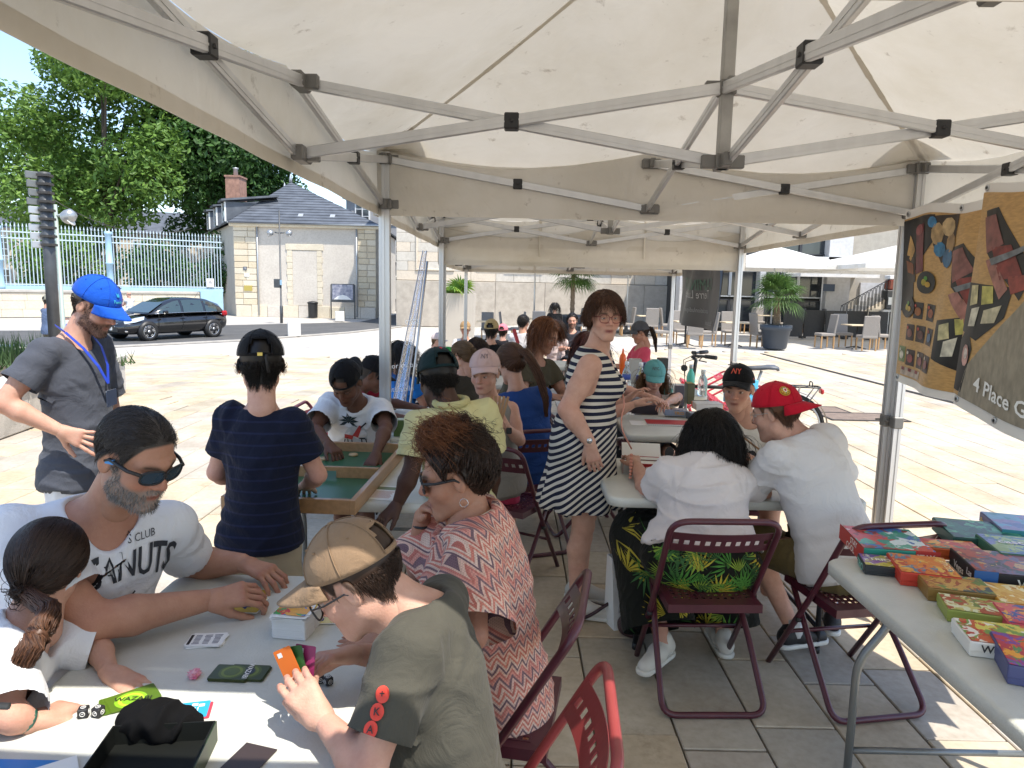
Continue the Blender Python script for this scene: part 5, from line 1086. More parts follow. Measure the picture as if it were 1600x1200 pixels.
 # ---- strands
def strands_mesh(P,rad,name,m,sides=3):
 """P (n, k, 3) polylines -> thin tapered tubes"""
 n,k,_=P.shape;T=np.gradient(P,axis=1);T/=np.linalg.norm(T,axis=2)[...,None]+1e-9;ref=np.array([.31,.2,.93]);U=np.cross(T,ref);U/=np.linalg.norm(U,axis=2)[...,None]+1e-9;Wv=np.cross(T,U);tap=np.linspace(1,.35,k)[None,:,None]*np.asarray(rad).reshape(-1,1,1);R=[]
 for q in range(sides):a=2*math.pi*q/sides;R.append(P+(U*math.cos(a)+Wv*math.sin(a))*tap)
 V=np.stack(R,2).reshape(-1,3);base=(np.arange(n)[:,None]*k+np.arange(k-1)[None])*sides;Fs=[]
 for q in range(sides):a=base+q;b=base+(q+1)%sides;Fs.append(np.stack([a,b,b+sides,a+sides],-1).reshape(-1,4))
 return npmesh(name,V,np.concatenate(Fs),m,True)
def hair_strands(kind,V,Nn,L,n,rng,down,seg=9,vol=1.0,curl=0.0,target=None,part=0.0,bodyell=(),fringe=False,under=False,minhl=0.,low=1.):
 """grow strands from head-local scalp vertices; down = gravity in head space"""
 hl=hairline(V);ok=np.where((hl>minhl)&(V[:,2]>-.09)&((V[:,2]<.012)|(not under)))[0];k=rng.choice(ok,n);p=V[k]+Nn[k]*.002;nr=Nn[k];L=L*rng.uniform(.75,1.1,n)*(low+(1-low)*sstep(-.08,.07,p[:,2]));P=[p];ce=np.array([0,-.012,.028]);cr=np.array([.081,.102,.092])*vol*(.968 if kind=='short' else 1)
 x,y,z=p.T
 if kind=='short':comb=np.stack([np.sign(x)*.25*np.ones(n),-.75*np.ones(n)+(y<-.05)*.5,-.15-(y<-.02)*.8-(np.abs(x)>.06)*.8],1)
 elif kind=='tail':comb=target[None]-p
 else:comb=np.stack([np.tanh((x-part)/.02)*.8+rng.normal(0,.3,n),np.where(y>.03,(.25 if fringe else-.25),-.3),np.full(n,-.35)],1)
 comb=comb-nr*(comb*nr).sum(1)[:,None];comb/=np.linalg.norm(comb,axis=1)[:,None]+1e-6;d=comb+nr*(.25 if kind!='short' else .12);step=(L/(seg-1))[:,None];jit=rng.normal(0,.12,(n,3))
 for i in range(1,seg):
  t=i/(seg-1);d=d/(np.linalg.norm(d,axis=1)[:,None]+1e-9);p=p+d*step
  q=(p-ce)/cr;l=np.linalg.norm(q,axis=1);inn=l<1
  p=np.where(inn[:,None],ce+q/l[:,None]*cr,p)
  for(c,r)in bodyell:qq=(p-c)/r;ll=np.linalg.norm(qq,axis=1);p=np.where((ll<1)[:,None],c+qq/(ll[:,None]+1e-9)*r,p)
  if kind=='tail':dd=target[None]-p;d=.6*d+.5*dd/(np.linalg.norm(dd,axis=1)[:,None]+1e-6)
  else:d=d*(.75 if kind=='long' else .85)+np.asarray(down)[None]*(.34 if kind=='long' else .1)+jit*.25
  P.append(p)
 P=np.stack(P,1)
 if curl>0:
  t=np.linspace(0,1,seg)[None,:];ph=rng.uniform(0,6.28,(n,1));fr=rng.uniform(2.0,3.6,(n,1));amp=curl*np.minimum(t*3,1);a=fr*2*math.pi*t+ph;o=np.stack([np.cos(a),np.sin(a),np.sin(a*.7)],-1)*amp[...,None];P=P+o
 return P
class Person:
 def __init__(s,label,base,skin='light',s_=1.0,kind='m',vox=.010,group='people at the games tables',hvox=.0045):
  s.root=empty('person',base,label=label,cat='person',group=group);s.o=vA(base);s.skin=np.array(SKIN[skin]if isinstance(skin,str)else skin);s.s=s_;s.kind=kind;s.vox=vox;s.J={};s.parts=[];s.hvox=hvox;s.extra=[]
 def L(s,p):return vA(p)-s.o
 def pose(s,pelvis,neck,face,head,hyaw,hpitch=0,hroll=0,arms=None,legs=None,sw=None,girth=1.0,belly=0.0,hs=None,bust=0.0,hipw=1.0,shz=(0,0),twist=None):
  """world joints. face: heading (deg) the chest points to; head: world centre; arms: {'L':(elbow,wrist),'R':...}; legs likewise (knee, ankle)"""
  S=s.s;J=s.J;J['pel']=s.L(pelvis);J['nk']=s.L(neck);f=math.radians(face);fw=np.array([math.cos(f),math.sin(f),0]);sp=unit(J['nk']-J['pel']);left=unit(np.cross(sp,fw))*1.0;left=unit(np.cross(np.array([0,0,1.0]),fw))if twist is None else unit(vA(twist));left=unit(left-sp*(left@sp));fw=unit(np.cross(left,sp))
  fr=unit(np.cross(left,sp));J['sp'],J['lf'],J['fw']=sp,left,fr;sw=(sw or(.172 if s.kind=='m' else .152 if s.kind=='f' else .155))*S;s.girth=girth;s.belly=belly;s.bust=bust;s.sw=sw;hw=.083*S*hipw;s.hipw=hipw
  for k,q in(('L',1),('R',-1)):
   J['sh'+k]=J['nk']+left*q*sw-sp*(.055*S)+np.array([0,0,shz[0 if k=='L' else 1]]);J['hip'+k]=J['pel']+left*q*hw
   a=(arms or{}).get(k)
   if a is None:J['el'+k]=J['sh'+k]-np.array([0,0,.28*S])+left*q*.05;J['wr'+k]=J['el'+k]+fr*.12*S-np.array([0,0,.22*S])
   else:J['el'+k]=s.L(a[0]);J['wr'+k]=s.L(a[1])
   g=(legs or{}).get(k)
   if g is None:J['kn'+k]=None
   else:J['kn'+k]=s.L(g[0]);J['an'+k]=s.L(g[1])
  J['hd']=s.L(head);hs=hs or(S**.5 if s.kind!='c' else S**.35);s.hs=hs
  hy,hp,hr=math.radians(hyaw),math.radians(hpitch),math.radians(hroll)
  # head axes: y forward, z up, x right
  y=np.array([math.cos(hy)*math.cos(hp),math.sin(hy)*math.cos(hp),math.sin(hp)]);x=unit(np.cross(y,[0,0,1]));z=np.cross(x,y);x,z=x*math.cos(hr)+z*math.sin(hr),z*math.cos(hr)-x*math.sin(hr);s.HR=np.stack([x,y,z],1)*hs;s.HRn=np.stack([x,y,z],1);s.down=s.HRn.T@np.array([0,0,-1.0]);return s
 def H(s,P):return P@s.HR.T+s.J['hd']
 def torso_prims(s,f,e=0.0,k=.05,cuts=(),sh=True,low=True):
  J=s.J;S=s.s;g=s.girth;R=np.stack([J['lf'],J['fw'],J['sp']],1);P,Nk=J['pel'],J['nk'];at=lambda t,y=0:P+(Nk-P)*t+J['fw']*y*S;fm=s.kind=='f'
  if low:f.ell(at(.02,-.01),np.array([.158*g*s.hipw*(1.05 if fm else .97),.115*g,.12])*S+e,R,k,cuts)
  f.ell(at(.35,.005+s.belly*.35),np.array([.138*g,.100*g+s.belly,.16])*S+e,R,k,cuts);f.ell(at(.70,.0),np.array([.150*g,.105*g,.17])*S+e,R,k,cuts)
  if s.bust>0:
   for q in(-1,1):f.ell(at(.66,.075)+J['lf']*q*.062*S,np.array([.062,.05+s.bust,.062])*S+e*.8,R,.04,cuts)
  for q in 'LR':
   f.cap(at(.93,-.012),J['sh'+q],.050*S*g**.5+e,.043*S*g**.5+e*.8,k*.8,cuts)
   if sh:f.cap(J['sh'+q],J['sh'+q]*.75+J['el'+q]*.25,.046*S*g**.5+e*.5,.044*S*g**.5+e*.5,.03,cuts)
 def body(s,mouth=None,beard=None,beardw=0.,scalp=None,brow=(.05,.03,.02),iris=(.07,.04,.02),lip=None,gaze_closed=.0,hands=None,feet=False,armr=1.0,face=True):
  J=s.J;S=s.s;f=Field(.03);s.torso_prims(f);f.cap(J['nk']-J['sp']*.03,J['nk']*.4+J['hd']*.6-s.HRn[:,1]*.01,.056*S**.7,.048*S**.7,.04);g=s.girth**.5*armr
  for q in 'LR':
   sh,el,wr=J['sh'+q],J['el'+q],J['wr'+q];f.chain([sh,sh*.5+el*.5,el],[.046*S*g,.045*S*g,.037*S*g],.02);m=el*.7+wr*.3;f.chain([el,m,wr],[.038*S*g,.041*S*g,.0265*S*g**.6],.015)
   if J['kn'+q]is not None:f.chain([J['hip'+q],J['kn'+q]],[.077*S*s.girth,.053*S*s.girth**.6],.04);kn,an=J['kn'+q],J['an'+q];f.chain([kn,kn*.68+an*.32-J['fw']*.015*S,an],[.052*S,.055*S,.034*S],.02)
  V,Fc=f.mesh(s.vox);V=relax(V,Fc,1,.4);C=np.tile(s.skin,(len(V),1));nz=wave_noise(V,5,22);n2=wave_noise(V,8,60);C=C*(1+.06*nz[:,None]+.03*n2[:,None])*(1-np.array([0,.09,.09])*np.clip(wave_noise(V,6,9),0,1)[:,None])
  for q in 'LR':w_=np.exp(-((V-J['el'+q])**2).sum(1)/(.045*S)**2);C=C*(1-np.array([.02,.16,.16])*w_[:,None])
  Vs,Fs,Cs=[V],[Fc],[C];b=len(V);hV,hF,hN=head_base(s.kind,s.hvox);Vs.append(s.H(hV));Fs.append(hF+b);Cs.append(head_cols(hV,s.skin,lip,brow,beard,beardw,scalp));b+=len(hV)
  if face:eV,eF,eC=eyes(iris,s.skin,gaze_closed);Vs.append(s.H(eV));Fs.append(eF+b);Cs.append(eC);b+=len(eV)
  for q,h in(hands or{}).items():
   hv,hf,c=s.hand(q,**h);Vs.append(hv);Fs.append(hf+b);c*=(1+.05*wave_noise(hv,3,90)[:,None]);Cs.append(c);b+=len(hv)
  o=bpy.data.objects.new('body',npmesh('body',np.concatenate(Vs),np.concatenate(Fs),M_SKIN,True,np.concatenate(Cs)));link(o,s.root);return s
 def hand(s,q,dir=None,pn=None,curl=.35,spread=.12,thumb=.5,vox=.0042,sc=1.0,pinch=0.0,curls=None):
  """fingers run along dir; pn points out of the back of the hand"""
  wr=s.J['wr'+q];d=unit(dir if dir is not None else wr-s.J['el'+q]);pn=unit(pn if pn is not None else(0,0,1));pn=unit(pn-d*(pn@d));side=np.cross(d,pn)*(1 if q=='R' else-1) # towards little finger
  side=-side;k=s.s**.8*sc*(.93 if s.kind=='f' else 1.0);f=Field(.008);o=wr;jt=[];tips=[]
  pt=lambda a,b,c:o+(d*a+side*b+pn*c)*k
  f.cap(pt(-.012,0,0),pt(.02,0,0),.0235*k,.024*k,.015)
  for(b0,b1,r)in((-.012,-.030,.0145),(-.004,-.010,.0145),(.004,.010,.014),(.012,.028,.013)):f.cap(pt(.012,b0,0),pt(.088,b1,0),r*k,r*.88*k,.014)
  Lf=[(.042,.026,.021),(.047,.030,.022),(.044,.028,.021),(.034,.021,.018)];bs=[-.030,-.010,.010,.028]
  for i in range(4):
   cu=(curls[i]if curls else curl);a=(i-1.4)*spread;dv=d*math.cos(a)+side*math.sin(a);p=pt(.090,bs[i],0);r=[.0092,.0083,.0075,.0062];r=[x*k*(1 if i<3 else .88)for x in r];ang=cu*.9
   for j in range(3):
    dd=dv*math.cos(ang)-pn*math.sin(ang);p2=p+dd*Lf[i][j]*k;f.cap(p,p2,r[j],r[j+1],.004);jt.append(p+pn*r[j]);tn=dd*math.sin(0)+(pn*math.cos(ang)+dv*math.sin(ang));tips.append((p2+tn*r[3]*.8-dd*.001,j));p=p2;ang+=cu*1.15
  ang=thumb;t0=pt(.022,-.022,-.006);td=unit(d*math.cos(ang)*.9-side*math.sin(ang)-pn*(.25+pinch*.5));t1=t0+td*.042*k;td2=unit(td+d*(.35+pinch*.4)-pn*pinch*.3);t2=t1+td2*.032*k;t3=t2+unit(td2+d*.25)*.024*k
  f.cap(t0,t1,.0165*k,.012*k,.014);f.cap(t1,t2,.0112*k,.0098*k,.005);f.cap(t2,t3,.0098*k,.0075*k,.004);V,Fc=f.mesh(vox);V=relax(V,Fc,1,.3);c=np.tile(s.skin,(len(V),1))
  for q_ in jt:w_=np.exp(-((V-q_)**2).sum(1)/(.0075*k)**2);c*=1-np.array([.10,.26,.26])*w_[:,None]
  for(q_,j)in tips:
   if j==2:w_=np.exp(-(((V-q_)**2).sum(1)/(.0055*k)**2)**2);c=c*(1-.6*w_[:,None])+(s.skin*.6+np.array([.32,.22,.2]))*.6*w_[:,None]
  return V,Fc,c
 def garment(s,f,name,m,vox=None,wr=.006,wf=14,an=(1,1,1),seed=1,it=2,disp=None,cols=None):
  V,Fc=f.mesh(vox or s.vox*.95);V=relax(V,Fc,it,.45);Nn=vnormals(V,Fc)
  if wr>0:
   w1=wave_noise(V,seed,wf*3.2,4,an);w2=wave_noise(V,seed+9,wf*1.1,3);V=V+Nn*(wr*(np.clip(1-np.abs(w1)*1.6,0,1)**1.6*np.clip(.5+.6*w2,0,1.2)+.25*w2)-wr*.2)[:,None]
   V=relax(V,Fc,1,.3)
  if disp is not None:V=disp(V,Nn)
  # open the flat ends at hems
  cuts=[c for p in f.p for c in p[5]];Nf=np.cross(V[Fc[:,2]]-V[Fc[:,0]],V[Fc[:,3]]-V[Fc[:,1]]);Nf/=np.linalg.norm(Nf,axis=1)[:,None]+1e-12;ce=V[Fc].mean(1);kill=np.zeros(len(Fc),bool);vx=vox or s.vox
  for(pt,nn)in{(tuple(c[0]),tuple(c[1])):c for c in cuts}.values():kill|=(np.abs((ce-pt)@nn)<vx*1.6)&(Nf@nn>.62)&(np.linalg.norm(ce-pt,axis=1)<(.36 if abs(np.dot(nn,s.J['sp']))>.9 else .15))
  V2,F2,_=submesh(V,Fc,~kill);E=np.sort(np.concatenate([F2[:,[i,(i+1)%4]]for i in range(4)]),1);ue,cn=np.unique(E,axis=0,return_counts=True);bv=np.unique(ue[cn==1])
  for(pt,nn)in{(tuple(c[0]),tuple(c[1])):c for c in cuts}.values():
   dd=(V2[bv]-pt)@nn;near=(np.abs(dd)<vx*3.2)&(np.linalg.norm(V2[bv]-pt,axis=1)<(.4 if abs(np.dot(nn,s.J['sp']))>.9 else .17));V2[bv[near]]-=dd[near][:,None]*np.asarray(nn)
  o=bpy.data.objects.new(name,npmesh(name,V2,F2,m,True));link(o,s.root);s.parts.append((name,V2,F2));return o
 def shirt(s,m,name='shirt',sleeve=.55,hem=.10,e=.014,neck=.072,wr=.006,wf=8,an=(.7,.7,1.5),seed=1,flare=.016,vox=None,neckdrop=.0,loose=0.0):
  J=s.J;S=s.s;f=Field(.04);hp=J['pel']-J['sp']*hem*S;cuts=[(hp,-J['sp'])];s.torso_prims(f,e,.05,cuts,sh=sleeve>0)
  R=np.stack([J['lf'],J['fw'],J['sp']],1)
  f.cap(J['pel']-J['sp']*(hem+.1)*S,J['pel']+(J['nk']-J['pel'])*.5,(.118*s.girth+loose)*S+e,(.11*s.girth+loose*.5)*S+e,.05,cuts)
  for q,sg in(('L',1),('R',-1)):
   f.ell(J['pel']-J['sp']*hem*.6*S+J['lf']*sg*.06*S*s.hipw,np.array([(.105+loose)*s.girth*s.hipw,.112*s.girth+loose,.17])*S+e,R,.06,cuts)
   if sleeve>0:
    sh,el,wr_=J['sh'+q],J['el'+q],J['wr'+q];d=unit(el-sh);L=np.linalg.norm(el-sh);end=sh+d*L*min(sleeve,1.0);r=.046*S*s.girth**.5+e*.8
    f.cap(sh-d*.01,end+d*.05,r+.004,r+flare*.8,.03,[(end,d)])
    if sleeve>1:d2=unit(wr_-el);e2=el+d2*np.linalg.norm(wr_-el)*(sleeve-1);f.p.pop();f.cap(sh,el,r,r,.03);f.cap(el,e2+d2*.05,r,r*.8,.03,[(e2,d2)])
  nb=J['nk']+J['fw']*.018*S;f.cap(nb-J['sp']*.012-J['fw']*neckdrop*.3,nb+J['sp']*.2,neck*S**.6,(neck+.06)*S**.6,.012,sub=True)
  if neckdrop>0:f.cap(nb+J['fw']*.06*S-J['sp']*neckdrop*S,nb+J['fw']*.09+J['sp']*.06,.035*S,.075*S,.02,sub=True)
  if sleeve<=0:
   for q,sg in(('L',1),('R',-1)):f.cap(J['sh'+q]+J['lf']*sg*.045*S-J['sp']*.08,J['sh'+q]+J['lf']*sg*.055*S+J['sp']*.12,.05*S,.07*S,.02,sub=True)
  def drape(V,Nn):
   d=np.zeros(len(V))
   for q,sg in(('L',1),('R',-1)):
    A=J['sh'+q]-J['sp']*.10*S-J['lf']*sg*.01;r=V-A;ph=np.arctan2(r@J['sp'],(r@J['lf'])*sg);rr=np.linalg.norm(r,axis=1);d+=np.sin(ph*7+2.5*np.sin(ph*2+seed)+seed)*np.exp(-((rr-.14)/.06)**2)*.0026
   z=(V-J['pel'])@J['sp'];u=(V-J['pel'])@J['lf'];d+=np.sin(z*95/S+3.2*np.sin(u*9+seed)+seed)*np.exp(-((z-.13*S)/(.10*S))**2)*.0045*np.clip(.5+.7*np.sin(u*13+seed*2),0,1)
   return V+Nn*d[:,None]
  return s.garment(f,name,m,vox,wr*1.25,wf,an,seed,disp=drape)
 def trousers(s,m,name='trousers',length=.5,e=.014,flare=.012,wr=.006,seed=3,an=(1,1,1),vox=None,top=.16):
  """length: 0..1 along thigh, 1..2 along shin"""
  J=s.J;S=s.s;f=Field(.05);R=np.stack([J['lf'],J['fw'],J['sp']],1);cuts=[(J['pel']+J['sp']*top*S,J['sp'])];f.ell(J['pel']-J['sp']*.0,np.array([.158*s.girth*s.hipw*(1.05 if s.kind=='f' else .97),.116*s.girth,.125])*S+e*.5,R,.05,cuts);f.ell(J['pel']+J['sp']*.1*S,np.array([.135*s.girth,.11*s.girth+s.belly*.6,.13])*S+e*.6,R,.05,cuts)
  for q in 'LR':
   h,k,a=J['hip'+q],J['kn'+q],J['an'+q];r0,r1=.079*S*s.girth+e*.7,.058*S*s.girth**.6+e+flare
   if length<=1:d=unit(k-h);en=h+(k-h)*length;f.cap(h,en+d*.05,r0,r0+(r1-r0)*length,.05,[(en,d)])
   else:d=unit(a-k);en=k+(a-k)*(length-1);f.cap(h,k,r0,r1,.04);f.cap(k,en+d*.05,r1,.045*S+e+flare*2,.04,[(en,d)])
  return s.garment(f,name,m,vox,wr,12,an,seed)
 def shoes(s,m,sole,name='shoe'):
  for q in 'LR':
   if s.J['kn'+q]is None:continue
   a=s.J['an'+q];zf=a[2]-.075;toe=s.J.get('toe'+q,s.J['fw']);toe=unit(np.array([toe[0],toe[1],0]));f=Field(.02);g=lambda t,z:np.array([a[0],a[1],zf+z])+toe*t;cut=[(np.array([0,0,zf+.012]),np.array([0,0,-1.0]))]
   f.cap(g(-.045,.045),g(.04,.05),.036,.036,.03,cut);f.cap(g(.04,.045),g(.15,.03),.038,.032,.03,cut);f.cap(g(-.03,.06),g(-.02,.09),.033,.034,.03,cut);V,Fc=f.mesh(.008);o=bpy.data.objects.new(name,npmesh(name,relax(V,Fc),Fc,m,True));link(o,s.root)
   f=Field(.01);cut=[(np.array([0,0,zf+.022]),np.array([0,0,1.0])),(np.array([0,0,zf]),np.array([0,0,-1.0]))];f.cap(g(-.045,.012),g(.15,.012),.04,.038,.01,cut);V,Fc=f.mesh(.006);q_=bpy.data.objects.new('sole',npmesh('sole',V,Fc,sole,True));link(q_,o)
   # ---- hair and headwear (head-local shapes)
 def hair(s,m,style='short',L=.03,n=900,vol=1.0,curl=0.,target=None,thick=.007,rad=.0011,seed=2,seg=9,tail=None,tailm=None,part=0.,shell=True,drop=-.082,fringe=False,bodyell=None,minhl=.002,under=False,low=1.):
  rng=np.random.default_rng(seed);V,Fc,Nn=head_base(s.kind,s.hvox);hl=hairline(V)
  if shell:
   keep=(hl[Fc]>minhl).all(1)&(V[Fc][:,:,2]>drop).all(1)&(np.abs(V[Fc][:,:,0]).max(1)<.0775);off=thick*sstep(0,.02,hl)*(1+.35*wave_noise(V,seed,70));P=V+Nn*off[:,None];ce=np.array([0,-.012,.03]);P=ce+(P-ce)*np.where(V[:,2:3]>0,vol,1+(vol-1)*.6);v2,f2,_=submesh(P,Fc,keep)
   o=bpy.data.objects.new('hair',npmesh('hair',s.H(v2),f2,m,True));link(o,s.root);par=o
  else:par=s.root
  be=[]
  for(c,r)in(bodyell or[]):be.append((s.HRn.T@(vA(c)-s.J['hd'])/s.hs,r))
  if n>0:
   P=hair_strands(style,V+Nn*thick*(.8 if shell else 0),Nn,L,n,rng,s.down,seg,vol*(1+(thick+.003)/.095),curl,None if target is None else vA(target),part,be,fringe,under,minhl,low);n_,k_,_=P.shape;P=s.H(P.reshape(-1,3)).reshape(n_,k_,3);o=bpy.data.objects.new('hair_strands',strands_mesh(P,np.full(n,rad)*rng.uniform(.6,1.3,n),'hair_strands',m));link(o,par if shell else s.root);tag(o,kind='stuff')
  if tail is not None:
  # tail: list of head-local points, radii
   pts,rs,cnt=tail;pts=np.array(pts,float);rs=np.array(rs,float);k=14;t=np.linspace(0,1,k);tt=np.linspace(0,1,len(pts));C=np.stack([np.interp(t,tt,pts[:,i])for i in range(3)],1);rr=np.interp(t,tt,rs);a=rng.uniform(0,6.28,cnt);q=np.sqrt(rng.uniform(0,1,cnt));tx=np.gradient(C,axis=0);tx/=np.linalg.norm(tx,axis=1)[:,None];u=np.cross(tx,[.3,.5,.81]);u/=np.linalg.norm(u,axis=1)[:,None];w_=np.cross(tx,u);a_=a[:,None]+.25*np.sin(t*5)[None]+rng.normal(0,.1,(cnt,1));P=C[None]+(u[None]*np.cos(a_)[...,None]+w_[None]*np.sin(a_)[...,None])*(q[:,None]*rr[None])[...,None];P+=rng.normal(0,.002,P.shape);
   if curl>0:P=P+np.stack([np.cos(t*18+ph)for ph in rng.uniform(0,6,cnt)])[...,None]*curl
   P=s.H(P.reshape(-1,3)).reshape(cnt,k,3);o=bpy.data.objects.new('ponytail',strands_mesh(P,np.full(cnt,rad*1.6),'ponytail',tailm or m));link(o,s.root);tag(o,kind='stuff')
   mb=MB();mb.tube([s.H(C[i][None])[0]for i in range(2,12)],[rr[i]*.62 for i in range(2,12)],8);mb.build('ponytail_core',tailm or m,o)
  return s
 def loc(s,w):return s.HRn.T@(s.L(w)-s.J['hd'])/s.hs
 def beard(s,m,n=900,L=.008,seed=4,rad=.0007):
  rng=np.random.default_rng(seed);V,Fc,Nn=head_base(s.kind,s.hvox);x,y,z=V.T;ok=np.where(((z<-.045-.25*np.clip(y-.05,0,1))&(y>.0)&(z>-.118)&((np.abs(x)>.02)|(z<-.08)))|((np.abs(z+.048)<.006)&(y>.075)&(np.abs(x)<.026))|((np.abs(x)>.05)&(y>.008)&(y<.035)&(z<.02)&(z>-.08)))[0];k=rng.choice(ok,n);d=Nn[k]*.5+np.array([0,.1,-.8])+rng.normal(0,.25,(n,3));t=np.linspace(0,1,3)[None,:,None];P=V[k][:,None]+d[:,None]*t*L;o=bpy.data.objects.new('beard',strands_mesh(s.H(P.reshape(-1,3)).reshape(n,3,3),np.full(n,rad),'beard',m));link(o,s.root);tag(o,kind='stuff')
 def curls(s,m,c,r,n,L,seed=1,rad=.0012,amp=.012):
  rng=np.random.default_rng(seed);d=rng.normal(size=(n,3));d/=np.linalg.norm(d,axis=1)[:,None];d[:,2]=np.abs(d[:,2])*.8;r0=np.array(c)+d*np.array(r)*rng.uniform(.5,1,(n,1));k=20;t=np.linspace(0,1,k)[None,:,None];g=np.cross(d,rng.normal(size=(n,3)));P=r0[:,None]+(d*.45+g*.5)[:,None]*t*L*rng.uniform(.5,1.1,(n,1,1))+np.array([0,0,-.5])*L*t*t;a=t[...,0]*2*math.pi*rng.uniform(1.5,3,(n,1))+rng.uniform(0,6,(n,1));P=P+np.stack([np.cos(a),np.sin(a),np.cos(a*.8+1)],-1)*amp*np.minimum(t*4,1);o=bpy.data.objects.new('curls',strands_mesh(s.H(P.reshape(-1,3)).reshape(n,k,3),np.full(n,rad),'curls',m));link(o,s.root);tag(o,kind='stuff')
 def cap(s,m,yaw=0.,tilt=0.,brim=True,brim_m=None,opening=True,size=1.0,logo=None,brim_len=.075,lift=.007,name='cap',strap_m=None,flat=0.0,height=1.0,bend_=.028):
  """baseball cap; yaw 180 = worn backwards"""
  ya=math.radians(yaw);nP,nT=48,14;ce=np.array([0,-.012,.030+lift]);r=np.array([.0855,.1065,.0985*height])*size;ti=math.radians(tilt);ct,st=math.cos(ti),math.sin(ti)
  def loc(ph,th,e=0.0):
   x=math.sin(th)*math.sin(ph);y=math.sin(th)*math.cos(ph);z=math.cos(th);bul=1+.012*abs(math.cos(3*ph))*math.sin(th);p=np.array([x*(r[0]+e)*bul,y*(r[1]+e)*bul,z*(r[2]+e)]);
   p=np.array([p[0]*math.cos(ya)+p[1]*math.sin(ya),-p[0]*math.sin(ya)+p[1]*math.cos(ya),p[2]])if False else p
   return p
  def place(p):
  # head is longer front to back whatever the cap's heading
   p=np.array(p);c,sn=math.cos(ya),math.sin(ya);x,y,z=p[0]/r[0],p[1]/r[1],p[2];x,y=x*c-y*sn,x*sn+y*c;q=np.array([x*r[0],y*r[1],z]);q[1],q[2]=q[1]*ct-q[2]*st,q[1]*st+q[2]*ct;return q+ce
  rim=lambda ph:1.52+.16*(1-math.cos(ph))/2+.0 # lower at the cap's back
  rows=[]
  for i in range(nT+1):
   rows.append([place(loc(2*math.pi*j/nP,rim(2*math.pi*j/nP)*i/nT))for j in range(nP)])
  V=[p for rw in rows for p in rw];Fc=[]
  for i in range(nT):
   for j in range(nP):
    ph=2*math.pi*(j+.5)/nP;bk=abs(math.pi-ph)
    if opening and bk<.52 and i>=nT-6 and i<nT-1 and(bk/.55)**2+((nT-1.5-i)/6.0)**2<1:continue
    Fc.append((i*nP+j,(i+1)*nP+j,(i+1)*nP+(j+1)%nP,i*nP+(j+1)%nP))
  mb=MB();mb.add([s.H(v[None])[0]for v in V],Fc,0,True);o=mb.build(name,m,s.root);sd=o.modifiers.new('thick','SOLIDIFY');sd.thickness=.0025;sd.offset=1
  mb=MB();mb.lathe([(.006,0),(.005,.004),(0,.005)],8);
  bt=MB();bt.lathe([(.0075,-.001),(.006,.004),(0,.005)],8);bt.v=[tuple(s.H((place(np.array(v)+np.array([0,0,r[2]])))[None])[0])for v in bt.v];bt.build('button',m,o)
  for k in range(6):
   ph=math.pi/6+k*math.pi/3;mb=MB();mb.tube([s.H(place(loc(ph,rim(ph)*t,.0018))[None])[0]for t in np.linspace(.03,.98,14)],.0011,4);mb.build('seam',m,o)
   e=s.H(place(loc(ph+.52,rim(ph)*.52,.0015))[None])[0];mb=MB();mb.box(e,(.004,.004,.004));mb.build('eyelet',m,o)
  if brim:
   V=[];nb,nr=18,6;w_=1.02
   for i in range(nb+1):
    ph=(i/nb*2-1)*w_;base=loc(ph,rim(ph));ln=brim_len*(math.cos(ph/w_*math.pi/2)**.45)
    for j in range(nr+1):
     t=j/nr;q=base+np.array([0,ln*t,-.010*t-bend_*(ph/w_)**2*(.25+t)+.006*(1-t)]);q[0]*=1-.06*t;V.append(s.H(place(q)[None])[0])
   mb=MB();mb.add(V,[(i*(nr+1)+j,i*(nr+1)+j+1,(i+1)*(nr+1)+j+1,(i+1)*(nr+1)+j)for i in range(nb)for j in range(nr)],0,True);b=mb.build('brim',brim_m or m,o);sd=b.modifiers.new('thick','SOLIDIFY');sd.thickness=.004;sd.offset=0
  if strap_m:mb=MB();mb.add([s.H(place(loc(math.pi+a,rim(math.pi)*t,.004))[None])[0]for a in(-.1,.1)for t in(.93,1.0)],[(0,1,3,2)]);mb.build('buckle',strap_m,o)
  s.cap_place=lambda ph,th,e=.004:s.H(place(loc(ph,rim(ph)*th,e))[None])[0];s.cap_o=o;return s
 def cap_text(s,txt,size,m,ph=0.,th=.62,name='cap_logo',sx=1.0):
  """lettering wrapped on the cap crown; ph heading round the cap, th 0 top .. 1 rim"""
  V,Fs=text_geo(txt,size,bold=True);mb=MB();mb.add([s.cap_place(ph-v[0]*sx/.09,th-v[1]/.16)for v in V],Fs);return mb.build(name,m,s.cap_o)
 def cap_poly(s,poly,m,ph=0.,th=.6,e=.004,name='cap_patch'):
  mb=MB();mb.add([s.cap_place(ph+p[0]/.09,th-p[1]/.16,e)for p in poly],[tuple(range(len(poly)))]);return mb.build(name,m,s.cap_o)
